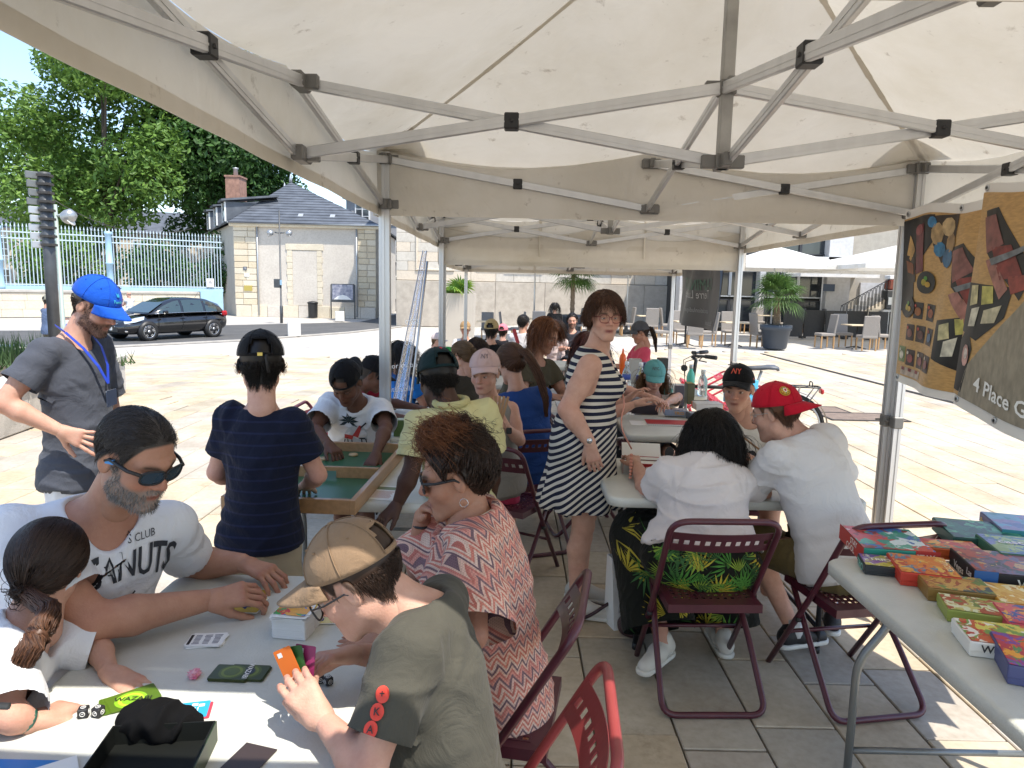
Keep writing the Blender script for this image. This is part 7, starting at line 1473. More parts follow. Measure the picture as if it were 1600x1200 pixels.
def board():
# passe-trappe board on the second table
 c=Vector((-.86,3.24,.742));L,Wd,h,t=1.02,.52,.06,.024;root=empty('wooden_disc_game',c,math.radians(-2.5),'wooden board game with green felt and a slotted middle bar','board game');wd=mat('beech',(.46,.26,.12),.4,noise=.25,nscale=6,stretch=(8,1,8),coat=.2);gf=mat('green_board',(.025,.12,.055),.32,noise=.1,nscale=3)
 mb=MB();mb.box((0,0,.006),(Wd-.01,L-.01,.012));mb.build('playing_surface',gf,root)
 for s in(-1,1):mb=MB();mb.box((s*Wd/2,0,h/2),(t,L+t,h),bev=.002);mb.build('side_rail',wd,root);mb=MB();mb.box((0,s*L/2,h/2),(Wd-t,t,h),bev=.002);mb.build('end_rail',wd,root)
 mb=MB();q=(Wd-t)/2;mb.prism([(-q,0),(-.05,0),(-.05,.032),(.05,.032),(.05,0),(q,0),(q,.05),(-q,.05)],-.01,.01,M=Matrix(((1,0,0,0),(0,0,-1,-.02),(0,1,0,.0125),(0,0,0,1))));mb.build('middle_bar',wd,root)
 for k,(x,y)in enumerate(((.03,.40),(.19,.03),(.16,.30),(-.1,.3),(-.12,-.2))):mb=MB();mb.lathe([(0,0),(.022,0),(.024,.003),(.024,.009),(.022,.012),(0,.012)],20);o=mb.build('wooden_puck',mat('pale_wood',(.58,.42,.22),.45,noise=.15,nscale=20),loc=c+Vector((x,y,.0125)));tag(o,'pale wooden disc on the green board, %s'%['by the far rail','against the middle bar','under the leaning hand','far left','hidden in the near half'][k],'game disc','wooden discs')
 p=on(600,770);r2=empty('rules_sheet',p,math.radians(-8),'sheet of printed rules lying beside the green board','paper');mb=MB();mb.box((0,0,.0006),(.15,.21,.001));mb.build('sheet',M_PAPER,r2);mb=MB()
 for k in range(9):mb.box((-.005,.02-k*.012,.0014),(.11*random.uniform(.75,1),.004,.0004))
 mb.build('printed_lines',hexm('#b07a6a'),r2);mb=MB();mb.box((-.01,.065,.0014),(.09,.045,.0004));mb.build('printed_picture',hexm('#6a7a5a'),r2)
board()
def table4():
# red box, wooden sticks
 p=on(1003,735);r=empty('red_game_box',p,math.radians(-6),'open red and white game box on the table by the striped dress','game box','game boxes');rd=hexm('#a81f28',.4);x,y,h,t=.2,.16,.055,.003;mb=MB();mb.box((0,0,t/2),(x,y,t))
 for s in(-1,1):mb.box((s*x/2,0,h/2),(t,y,h));mb.box((0,s*y/2,h/2),(x+t,t,h))
 mb.build('tray',rd,r);mb=MB();mb.box((-x/2+.03,-y/2-.0025,h/2),(.06,.002,h));mb.box((-x/2-.0025,0,h/2),(.002,y,h));mb.build('grey_panel',hexm('#9a948c',.4),r);mb=MB();mb.box((0,y/2+.03,h+.02),(x,.003,.11),R=Matrix.Rotation(-.9,3,'X'));mb.build('open_lid',M_PAPER,r);mb=MB();mb.box((0,0,h*.6),(x-.02,y-.02,.004));mb.build('insert',M_PAPER,r);text_obj('SKULL',.03,M_PAPER,r,frame((.03,-y/2-.0035,h/2),(1,0,0),(0,0,1)),bold=True)
 p=on(1045,722);r=empty('black_mask_card',p,.4,'black rounded tile standing in the red box','tile');mb=MB();mb.prism(ell(0,.03,.028,.035,16),-.002,.002,M=Matrix(((1,0,0,0),(0,0,-1,0),(0,1,0,.02),(0,0,0,1))));mb.build('tile',M_PRTB,r)
 for k,(px,py,lab)in enumerate(((1062,722,'pale round tile leaning behind the red box'),(1150,728,'pale round tile before the man in the black cap'))):p=on(px,py);mb=MB();mb.lathe([(0,0),(.042,0),(.042,.003),(0,.003)],22);o=mb.build('round_tile',hexm('#b8b4ac',.5),loc=p+Vector((0,0,.001)),rot=(.2,0,0));o.location.z+=.01;tag(o,lab,'tile','round tiles')
table4()
def table5():
 B=lambda px,py,d,rz,*a,z0=0.,**k:game_box(tuple(on(px,py,TZ+z0)),d,math.radians(rz),*a,**k)
 mb=MB();mb.box((0,0,.0008),(.4,.16,.0015));o=mb.build('paper_sheets',M_PAPER,loc=on(1030,662),rot=(0,0,-.05));tag(o,'white paper sheets under the red spiral pad','paper')
 p=on(1048,662,TZ+.0025);r=empty('spiral_pad',p,math.radians(-4),'red spiral notepad at the front of the heaped table','notepad');mb=MB();mb.box((0,0,.004),(.34,.16,.008));mb.build('pages',M_PAPER,r);mb=MB();mb.box((0,.003,.0095),(.34,.16,.003));mb.build('cover',hexm('#b02a30',.4),r)
 for k in range(22):mb=MB();mb.tube([(-.16+k*.0152,-.08+.006*math.cos(a),.006+.008*math.sin(a))for a in np.linspace(0,6.28,9)[:-1]],.001,4,closed=True);mb.build('wire_loop',M_LGREY,r)
 B(1055,648,(.17,.11,.04),-5,['#6a8ab8','#d8d8d8','#c8a03a','#3a4a7a'],'#8a94a8','pale blue and white small box on the spiral pad',[('TRIO',.03,'front',.02,.0,'#c8902f')],z0=.013)
 B(1007,645,(.2,.14,.07),-10,['#3a2a34','#5a3a4a'],'#2f2630','dark purple zip case at the left of the heaped table');B(1042,640,(.065,.05,.17),0,['#6fb0a4','#5a9a90'],'#5fa095','slim turquoise box standing upright',[('k',.05,'front',0,.05,'#e8703a')]);B(1060,633,(.07,.06,.16),0,['#3a3a44','#c8c8cc','#a8482f'],'#4a4650','dark striped upright box beside the turquoise one');B(1076,630,(.06,.12,.17),0,['#b8a83a','#3a3f2f','#8a6a2a'],'#4a4a30','yellow and black upright box in the heap')
 B(1105,640,(.2,.16,.055),6,['#d8d4ce','#c8c0b8'],'#d8622a','orange box with white paper tray on top');B(1105,640,(.19,.15,.05),-4,['#dcd6cc','#cfc6bc'],'#d4ccc2','open white cardboard tray on the orange box',z0=.057)
 B(1156,628,(.27,.07,.19),4,['#58b8dc','#4aa8d0'],'#56b4da','sky blue box with orange title standing upright',[('Pass',.05,'front',.04,.03,'#e8a03a'),('TRAPPE',.04,'front',.04,-.01,'#d8702a')],strip=[('front',-.133,-.08,-.09,.09,'#5a4038')])
 B(1085,655,(.10,.09,.05),10,['#7a808a','#b8bcc4'],'#5a626e','small grey box by the spiral pad');B(1152,668,(.09,.07,.09),0,['#d0d0d4','#9aa0b0'],'#c4c6cc','small white box half hidden by the dark-haired woman')
 def bottle(px,py,m,h,r,capm,lab,z=TZ):
  p=on(px,py,z);root=empty('bottle',p,0,lab,'bottle','bottles on the tables');mb=MB();mb.lathe([(r*.9,0),(r,.01),(r,h*.55),(r*.8,h*.68),(r*.45,h*.8),(r*.42,h*.86)],18);mb.build('body',m,root);mb=MB();mb.lathe([(r*.48,h*.86),(r*.5,h*.98),(r*.45,h),(0,h)],14);mb.build('cap',capm,root);return root
 bottle(1078,612,hexm('#58b49a',.3),.25,.038,M_LGREY,'mint green metal bottle with steel cap');clr=mat('clear_bottle',(.8,.84,.86),.06,trans=.9)
 bottle(1097,618,clr,.23,.042,hexm('#c8c8c4'),'clear round bottle beside the mint green one');b1=bottle(978,606,clr,.25,.04,hexm('#dcdcdc'),'clear water bottle with a blue label, left one',TZ);b2=bottle(1000,608,clr,.25,.04,hexm('#dcdcdc'),'clear water bottle with a blue label, by the teal cap',TZ)
 for b_ in(b1,b2):mb=MB();mb.lathe([(.041,.08),(.041,.13)],16);mb.build('label',hexm('#3a4f9a',.4),b_)
 p=on(972,585);r=empty('orange_scoop',p,0,'bright orange plastic water pistol bottle standing on the table','toy');mb=MB();mb.lathe([(.02,0),(.03,.01),(.036,.12),(.038,.17),(.03,.21),(.012,.235),(.008,.28),(0,.285)],16);mb.build('body',hexm('#e8641a',.35),r)
 B(991,598,(.11,.1,.24),4,['#a8a49e','#d8d4cc','#6a6660'],'#a09a92','tall grey and white carton behind the water bottles');B(1016,590,(.17,.14,.16),-6,['#3a3f6a','#6a6f9a','#2a2f4a'],'#34395f','navy box on the far table of the second tent');B(1034,588,(.1,.1,.2),4,['#3a3a30','#a8a03a','#5a5040'],'#2f2f2a','black and yellow tall box beside the navy one');B(1012,600,(.14,.1,.09),4,['#d8c03a','#e8d45a'],'#d4bc34','yellow box behind the teal cap')
 # left far table: toy and bottle
 p=on(696,578,TZ);r=empty('toy_pineapple',p,0,'yellow toy with frilly green top on the left table of the second tent','toy');mb=MB();mb.lathe([(.03,0),(.045,.03),(.05,.12),(.045,.19),(.05,.2)],16);mb.build('body',hexm('#d8b020',.4),r);mb=MB()
 for k in range(14):a=k*.45;mb.tube([(0,0,.2),(.06*math.cos(a),.06*math.sin(a),.24),(.1*math.cos(a),.1*math.sin(a),.215)],[.015,.018,.008],5)
 mb.build('leaves',hexm('#1f9a3a',.4),r);b3=bottle(704,590,clr,.24,.04,hexm('#3a6fa8'),'clear water bottle with a blue label beside the yellow toy')
 mb=MB();mb.lathe([(.041,.06),(.041,.13)],16);mb.build('label',hexm('#3a7fb8',.4),b3)
 # left table beyond the pole: miniature terrain pieces
 B(626,680,(.09,.08,.1),10,['#4a6a34','#6a8a44','#2f4a2a'],'#4f6a3a','green camouflage game box on the table beyond the left pole');B(668,655,(.14,.12,.03),12,['#c8a86a','#b8884a','#e0d0b0'],'#c8b080','tan game tray before the braided woman')
 p=on(618,677);r=empty('wire_miniature',p,0,'small black wire miniature on white paper by the pole','miniature');mb=MB();mb.box((0,0,.001),(.14,.12,.001));mb.build('paper',M_PAPER,r);mb=MB()
 for k in range(5):mb.tube([(-.05+k*.025,-.02,.002),(-.05+k*.025+.02,.0,.04),(-.03+k*.025,.03,.003)],.003,5)
 mb.build('wire',M_PRTB,r)
table5()
def floor_items():
# burgundy handbag with strap between the chairs
 p=W(990,985,z=0);root=empty('handbag',p,math.radians(70),'burgundy leather handbag with long strap lying on the paving','bag');lm=mat('burgundy_leather',(.035,.009,.013),.4,bump=.25,bscale=120);f=Field(.03);f.ell((0,0,.10),(.13,.06,.10));f.ell((0,0,.04),(.14,.075,.04));V,Fc=f.mesh(.007);V[:,2]=np.maximum(V[:,2],0);V=V+vnormals(V,Fc)*(.004*wave_noise(V,4,40))[:,None];o=bpy.data.objects.new('body',npmesh('body',V,Fc,lm,True));link(o,root)
 mb=MB();mb.tube([root.matrix_world.inverted()@q if False else Vector(q)for q in bend([(.1,0,.18),(.02,.12,.12),(-.05,.26,.012),(.10,.42,.012),(.22,.34,.012),(.16,.16,.012),(.06,.08,.05)],.12,6)],.009,7);mb.build('strap',lm,root)
 for x in(-.04,.03):mb=MB();mb.tube([(x+.02*math.cos(a),.066,.12+.02*math.sin(a))for a in np.linspace(0,6.28,11)[:-1]],.003,5,closed=True);mb.build('buckle',M_LGREY,root)
 # wooden kerb by the right pole
 a=W(1330,770,z=.0);c=W(1402,812,z=0.);mb=MB();mb.bar(Vector((2.0,4.25,.06)),Vector((1.98,3.35,.06)),.1,.12,bev=.01);tag(mb.build('timber_beam',mat('old_timber',(.30,.21,.13),.85,noise=.35,nscale=6,stretch=(1,.15,1),bump=.5,bscale=30)),'weathered timber beam lying beside the right tent pole','beam')
 p=Vector((.62,3.35,.0));root=empty('paper_bag',p,.3,'white paper carrier bag standing under the red box table','bag');mb=MB();mb.add([(-.12,-.06,0),(.12,-.06,0),(.12,.06,0),(-.12,.06,0),(-.13,-.03,.36),(.13,-.03,.36),(.13,.03,.36),(-.13,.03,.36)],[(0,1,5,4),(1,2,6,5),(2,3,7,6),(3,0,4,7),(3,2,1,0)]);mb.build('bag',M_PAPER,root);mb=MB()
 for k in range(6):mb.box((.03,-.052+k*.0045*0-.003+k*.004,.12+k*.03),(.1,.002,.006))
 mb.build('printed_lines',hexm('#8a8a90'),root)
floor_items()
# ================================================================== THE PEOPLE
P_=lambda px,py,Y:tuple(W(px,py,Y=Y))
HB=hair_mat('hair_black',(.018,.013,.011),(.006,.005,.004));HDB=hair_mat('hair_dark_brown',(.05,.026,.016),(.016,.009,.006));HBR=hair_mat('hair_brown',(.13,.058,.03),(.045,.02,.012));HAU=hair_mat('hair_auburn',(.25,.095,.038),(.07,.026,.013));HGR=hair_mat('hair_greying',(.06,.05,.045),(.02,.016,.014));HLT=hair_mat('hair_light_brown',(.20,.12,.06),(.08,.045,.022))
M_DLENS=mat('blue_dark_lens',(.012,.03,.05),.06,spec=.8);M_CLENS=mat('clear_lens',(.9,.9,.9),.02,trans=1.0);nodes(M_CLENS)[1].inputs['Alpha'].default_value=.12
def sitlegs(pel,face,S=1.,spread=.13,drop=None,th=.42,ank=.04):
 f=math.radians(face);fw=np.array([math.cos(f),math.sin(f),0]);lf=np.array([-fw[1],fw[0],0]);pel=vA(pel);out={}
 for k,q in(('L',1),('R',-1)):kn=pel+lf*q*spread*S+fw*th*S;kn[2]=max(pel[2],.46*S+.02);an=kn+fw*ank;an[2]=.075;out[k]=(kn,an)
 return out
def standlegs(pel,face,S=1.,spread=.1,bendk=.02,step=0.):
 f=math.radians(face);fw=np.array([math.cos(f),math.sin(f),0]);lf=np.array([-fw[1],fw[0],0]);pel=vA(pel);g=float(gz(pel[0],pel[1]));out={}
 for k,q in(('L',1),('R',-1)):an=pel+lf*q*spread*S+fw*step*q;an[2]=g+.08;kn=(pel+lf*q*.09*S)*.5+an*.5+fw*bendk;out[k]=(kn,an)
 return out
SOLE=hexm('#cfccc4',.6);SHW=hexm('#c8c4bc',.6);SHB=hexm('#1c1a1c',.6)
def base(p):return(p[0],p[1],float(gz(p[0],p[1])))
NY='people at the games tables'
# ---- man in blue cap, hand on hip
def blue_cap_man():
 pel=P_(128,740,3.15);nk=P_(112,528,3.15);p=Person('man standing in bright blue cap and grey tee shirt, hand on hip',base(pel),'light',1.0,'m',.0085,hvox=.0035)
 p.pose(pel,nk,-8,P_(150,478,3.17),-10,-28,0,arms={'R':(P_(4,630,2.86),P_(92,672,2.93)),'L':(P_(178,660,3.4),P_(170,712,3.3))},legs=standlegs(pel,-10),girth=1.0,hs=1.0,sw=.155)
 p.body(beard=(.03,.02,.016),beardw=.85,scalp=(.03,.02,.015),gaze_closed=.15,hands={'R':dict(dir=vA(P_(142,690,2.95))-vA(P_(92,672,2.93)),pn=(-.1,-1,.2),curl=.1,spread=.2,thumb=.9,vox=.0036),'L':dict(dir=(.3,-.2,-1),curl=.3)})
 p.shirt(cl('#4a4d55',weave=500),sleeve=.62,hem=.03,e=.018,wr=.008,seed=4,flare=.022,vox=.0075);p.trousers(cl('#d6d8dc'),'shorts',.9);p.hair(HDB,'short',.02,500,thick=.003,under=True);p.beard(HDB,1000,.006)
 p.cap(cl('#1450b4',noise=.08),tilt=-3,size=1.02,brim_len=.08);p.cap_text('Tennis',.018,hexm('#4ac0c8'),.05,.78);p.cap_poly([(-.012,0),(-.004,.012),(.004,.004),(.012,.016),(.006,-.006),(-.006,-.008)],hexm('#2f9ac0'),.05,.6);p.shoes(SHW,SOLE)
 # lanyard and badge
 bl=hexm('#1f3fb0',.5);J=p.J;c=J['nk'];fw,lf,sp=J['fw'],J['lf'],J['sp'];b=c+fw*.165-sp*.20+np.array([0,0,0.])
 for q in(-1,1):mb=MB();pts=[c-fw*.05+sp*.055+lf*q*.03,c+sp*.03+lf*q*.07+fw*.03,c+fw*.10-sp*.04+lf*q*.055,c+fw*.145-sp*.12+lf*q*.03,b];[mb.bar(pts[i],pts[i+1],.014,.002,up=fw)for i in range(4)];mb.build('lanyard',bl,p.root)
 M=frame(b-sp*.065+fw*.012,-lf*.75+fw*.2,sp);o=MB();o.prism(rrect(.05,.036,.004,2),-.001,.001,M=M);bd=o.build('badge',hexm('#27384f',.35),p.root);o=MB();o.prism([(-.05,.028),(.05,.028),(.05,.036),(-.05,.036)],.0012,.0016,M=M);o.build('badge_edge',M_PAPER,bd)
 for k,(u,c_)in enumerate(((.06,'#c8b83a'),(.085,'#d8d8dc'),(.05,'#c8b83a'),(.09,'#d8d8dc'))):o=MB();o.prism([(-u/2,.018-k*.014),(u/2,.018-k*.014),(u/2,.022-k*.014),(-u/2,.022-k*.014)],.0012,.0016,M=M);o.build('badge_line',hexm(c_),bd)
blue_cap_man()
# ---- man in white tee with sunglasses
def peanuts_man():
 pel=(-1.27,1.86,.53);nk=P_(158,800,1.80);p=Person('bearded man in sunglasses and white printed tee shirt, seated at the near table',base(pel),'tan',1.04,'m',.008,hvox=.003)
 p.pose(pel,nk,-46,P_(214,712,1.75),-24,-25,0,arms={'R':(P_(150,972,1.62),P_(322,938,1.80)),'L':(P_(300,880,2.12),P_(378,880,2.06))},legs=sitlegs(pel,-8,1.04),girth=1.16,belly=.03,hs=1.02,sw=.185)
 p.body(beard=(.26,.24,.22),beardw=.95,scalp=(.05,.045,.04),armr=1.06,gaze_closed=.2,hands={'R':dict(dir=vA(P_(388,925,1.84))-vA(P_(322,938,1.80)),pn=(-.25,-.55,.8),curl=.55,spread=.06,thumb=.35,pinch=.6,vox=.003),'L':dict(dir=vA(P_(425,898,2.02))-vA(P_(378,880,2.06)),pn=(.1,-.1,1),curls=(.6,.45,.4,.35),spread=.22,thumb=.5,pinch=.5,vox=.003)})
 p.shirt(cl('#d9dade',noise=.05),sleeve=.72,hem=.06,e=.018,wr=.008,wf=7,seed=11,flare=.02,vox=.0068,neckdrop=.02,neck=.076);p.trousers(cl('#3f444c'),'shorts',.9,vox=.012);p.hair(HGR,'short',.024,4200,thick=.002,rad=.0007,seed=5,minhl=.010);p.beard(hair_mat('beard_grey',(.34,.32,.30),(.08,.07,.065)),1600,.008)
 p.glasses(M_PRTB,M_DLENS,w_=.029,h=.019,y=.104,z=.004,name='sunglasses',thick=.0022,tipm=hexm('#2f86c8',.4),wrap=.010);J=p.J;inv=lambda v:Vector(v)
 c=J['nk']-J['sp']*.085+J['fw']*.30+J['lf']*.05;ux=unit(J['lf']*-1*-1);M=frame(c,J['lf'],J['sp']);ink=hexm('#2a2d34',.7)
 V,Fs=text_geo('PEANUTS',.066,bold=True);V[:,1]=V[:,1]*(1.25+7*np.abs(V[:,0]))-2*V[:,0]**2;p.print_on('shirt',V,Fs,M@Matrix.Rotation(.04,4,'Z'),ink,'shirt_lettering',.005,.5,.012)
 for t,sz,dy in(('TENNIS CLUB',.024,.058),('GAME-SET-MATCH',.024,-.16)):V,Fs=text_geo(t,sz);V[:,1]+=dy;p.print_on('shirt',V,Fs,M@Matrix.Rotation(.04,4,'Z'),ink,'shirt_lettering',.005,.5,.012)
 rk=[(-.045+.034*math.cos(a),-.125+.028*math.sin(a),0)for a in np.linspace(0,6.28,20)[:-1]];ri=[(-.045+.027*math.cos(a),-.125+.022*math.sin(a),0)for a in np.linspace(0,6.28,20)[:-1]];n=19;p.print_on('shirt',rk+ri,[(i,(i+1)%n,n+(i+1)%n,n+i)for i in range(n)],M,ink,'printed_racket',.005,.5)
 for k in range(5):u=-.065+k*.01;p.print_on('shirt',[(u,-.148,0),(u+.0025,-.148,0),(u+.0025,-.102,0),(u,-.102,0)],[(0,1,2,3)],M,ink,'printed_string',.005,.5);v=-.143+k*.009;p.print_on('shirt',[(-.07,v,0),(-.02,v,0),(-.02,v+.002,0),(-.07,v+.002,0)],[(0,1,2,3)],M,ink,'printed_string',.005,.5)
 p.print_on('shirt',[(-.012,-.118,0),(.03,-.075,0),(.034,-.08,0),(-.008,-.124,0)],[(0,1,2,3)],M,ink,'printed_handle',.005,.5)
peanuts_man()
# ---- girl with ponytail
def ponytail_girl():
 pel=(-1.28,1.36,.50);nk=P_(42,985,1.50);p=Person('girl with long brown ponytail and white tee shirt in the left foreground',base(pel),'light',.80,'c',.007,hvox=.0035)
 p.pose(pel,nk,20,P_(78,884,1.60),98,-14,0,arms={'L':(P_(150,1005,1.62),P_(172,1052,1.52)),'R':(P_(14,1120,1.30),P_(52,1128,1.33))},legs=sitlegs(pel,10,.8),hs=.85,sw=.115)
 p.body(scalp=(.05,.026,.016),armr=.86,hands={'L':dict(dir=vA(P_(226,1084,1.47))-vA(P_(172,1052,1.52)),pn=(.1,-.1,1),curl=.12,spread=.07,thumb=.5,vox=.003),'R':dict(dir=vA(P_(118,1098,1.40))-vA(P_(52,1128,1.31)),pn=(-.1,-.2,1),curl=.35,spread=.06,vox=.003)})
 p.shirt(cl('#d6d6d8',noise=.05),sleeve=.98,hem=.04,e=.022,wr=.006,seed=6,flare=.03,vox=.0065);p.trousers(cl('#3a4a6a'),'shorts',.6,vox=.012)
 p.hair(HDB,'tail',.15,2600,thick=.010,rad=.0011,target=(-.01,-.112,-.05),seed=3,seg=10,vol=1.04,tail=([(-.01,-.112,-.05),p.loc(P_(80,955,1.44)),p.loc(P_(62,990,1.39)),p.loc(P_(38,1030,1.36)),p.loc(P_(18,1080,1.35))],[.016,.026,.030,.026,.008],900),tailm=HBR)
 mb=MB();c=p.H(np.array([[-.012,-.122,-.058]]))[0];d=p.HRn@np.array([-.2,-.7,-.6]);mb.lathe([(.016,-.006),(.021,0),(.016,.006)],12,c,R=Vector(d).to_track_quat('Z','Y').to_matrix());mb.build('hair_tie',M_PRTB,p.root)
 w_=p.J['wrR'];d=Vector(p.J['wrR']-p.J['elR']).to_track_quat('Z','Y').to_matrix();mb=MB();mb.lathe([(.024,-.012),(.027,0),(.024,.012)],16,w_-unit(p.J['wrR']-p.J['elR'])*.02,R=d);wt=mb.build('wrist_watch',hexm('#1f6a5a',.4),p.root);mb=MB();mb.lathe([(0,.006),(.015,.006),(.018,0)],16,w_-unit(p.J['wrR']-p.J['elR'])*.02+np.array([.0,-.014,.022]),R=Vector((0,-.5,1)).to_track_quat('Z','Y').to_matrix());mb.build('watch_face',M_PRTB,wt)
ponytail_girl()
# ---- boy in beige cap
def beige_cap_boy():
 pel=(-.10,1.37,.50);nk=P_(660,945,1.41);p=Person('boy in beige cap, glasses and grey-green tee shirt holding coloured cards',base(pel),'fair',.84,'c',.007,hvox=.003)
 p.pose(pel,nk,172,P_(558,905,1.40),178,-34,0,arms={'L':(P_(575,1205,1.17),P_(508,1128,1.28)),'R':(P_(640,1030,1.62),P_(556,1022,1.50))},legs=sitlegs(pel,178,.88),hs=.96,sw=.15,girth=1.02)
 p.body(scalp=(.06,.035,.022),gaze_closed=.1,hands={'L':dict(dir=vA(P_(470,1078,1.31))-vA(P_(508,1128,1.28)),pn=(.35,-.75,.2),curl=.55,spread=.05,thumb=.35,pinch=.7,vox=.003),'R':dict(dir=vA(P_(492,1030,1.43))-vA(P_(556,1022,1.50)),pn=(-.1,.3,1),curl=.5,spread=.06,thumb=.5,pinch=.7,vox=.003)})
 p.shirt(cl('#4c4a42',weave=500),sleeve=.72,hem=.10,e=.018,wr=.007,wf=6,seed=21,flare=.02,vox=.0068,neck=.066);p.trousers(cl('#2f3238'),'shorts',.85,vox=.012);p.hair(HDB,'short',.012,1500,thick=.003,rad=.0008,under=True)
 p.cap(cl('#8c745c',noise=.06),tilt=5,size=.98,brim_len=.085,bend_=.02);p.glasses(M_PRTB,None,w_=.027,h=.021,y=.103,z=-.004,thick=.0017)
 # three roundels on the sleeve
 J=p.J;d=unit(J['elL']-J['shL']);out=np.array([-.25,-1,.1]);
 for k,t in enumerate(('+','K','A')):
  c=J['shL']+d*(.03+k*.03)+out*.1+np.array([.0,0,0]);M=frame(c,np.cross(d,out),-d);M=frame(c,(1,-.1,0),-d);e=[(q[0],q[1],0)for q in ell(0,0,.013,.015,16)];p.print_on('shirt',e,[tuple(range(16))],M,hexm('#d8402f',.5),'sleeve_roundel',.004,.3);V,Fs=text_geo(t,.018,bold=True);p.print_on('shirt',V,Fs,M,hexm('#3a2a28'),'sleeve_mark',.0065,.3)
  # fan of cards
 r=empty('hand_of_cards',P_(470,1050,1.38),0,'fan of orange, green and magenta cards held by the boy','cards');
 for k,(c,a,dx)in enumerate((('#d8702a',.55,-.018),('#2f5a2a',.30,-.008),('#8a2a5a',.02,.006))):
  M=Matrix.Translation((dx,.003*k,.0))@Matrix.Rotation(a,4,'Y').inverted()@frame((0,0,.01),(.9,-.25,.0),(-.05,.25,1));mb=MB();mb.prism(rrect(.024,.043,.003,2),0,.0006,M=M);cd=mb.build('card',hexm(c,.4),r)
  mb=MB();mb.prism([(-.016,.026),(-.004,.026),(-.004,.036),(-.016,.036)],.0008,.001,M=M);mb.prism([(-.018,-.038),(.018,-.038),(.018,-.028),(-.018,-.028)],.0008,.001,M=M);mb.build('printed_mark',M_PAPER,cd)
 mb=MB();M2=Matrix.Translation((.006,.004,0))@frame((0,0,.01),(.9,-.25,.0),(-.05,.25,1));mb.prism(ell(0,-.004,.008,.011,12),.0009,.0012,M=M2);mb.build('printed_figure',hexm('#9aa83a'),r)
beige_cap_boy()
# ---- curly-haired woman
def zigzag_mat():
 m=mat('zigzag_knit',(.6,.25,.2),.85,spec=.2);nt,b=nodes(m);tc=N(nt,'TexCoord');sx=N(nt,'SeparateXYZ');nt.links.new(tc.outputs['Object'],sx.inputs[0]);add=N(nt,'Math',operation='ADD');nt.links.new(sx.outputs[0],add.inputs[0]);nt.links.new(sx.outputs[1],add.inputs[1])
 t=N(nt,'Math',operation='PINGPONG');t.inputs[1].default_value=.025;nt.links.new(add.outputs[0],t.inputs[0]);zz=N(nt,'Math',operation='ADD');nt.links.new(sx.outputs[2],zz.inputs[0]);nt.links.new(t.outputs[0],zz.inputs[1]);sc=N(nt,'Math',operation='MULTIPLY');sc.inputs[1].default_value=11.5;nt.links.new(zz.outputs[0],sc.inputs[0]);fr=N(nt,'Math',operation='FRACT');nt.links.new(sc.outputs[0],fr.inputs[0]);r=N(nt,'ValToRGB');r.color_ramp.interpolation='CONSTANT';e=r.color_ramp.elements
 cs=['#c87e72','#dcb8a6','#7a626a','#dcc0b0','#d08474','#e0c2b0','#c07468','#dcb8a8','#846a70','#d89a8c']
 while len(e)<len(cs):e.new(.5)
 for i,c in enumerate(cs):e[i].position=i/len(cs);e[i].color=(*srgb(c),1)
 nt.links.new(fr.outputs[0],r.inputs[0]);ck=N(nt,'TexChecker',Scale=190.);ck.inputs['Color1'].default_value=(1,1,1,1);ck.inputs['Color2'].default_value=(.7,.68,.68,1);nt.links.new(tc.outputs['Object'],ck.inputs['Vector']);mx=N(nt,'MixRGB',blend_type='MULTIPLY');mx.inputs[0].default_value=.8;nt.links.new(r.outputs[0],mx.inputs[1]);nt.links.new(ck.outputs[0],mx.inputs[2]);nt.links.new(mx.outputs[0],b.inputs['Base Color']);return m
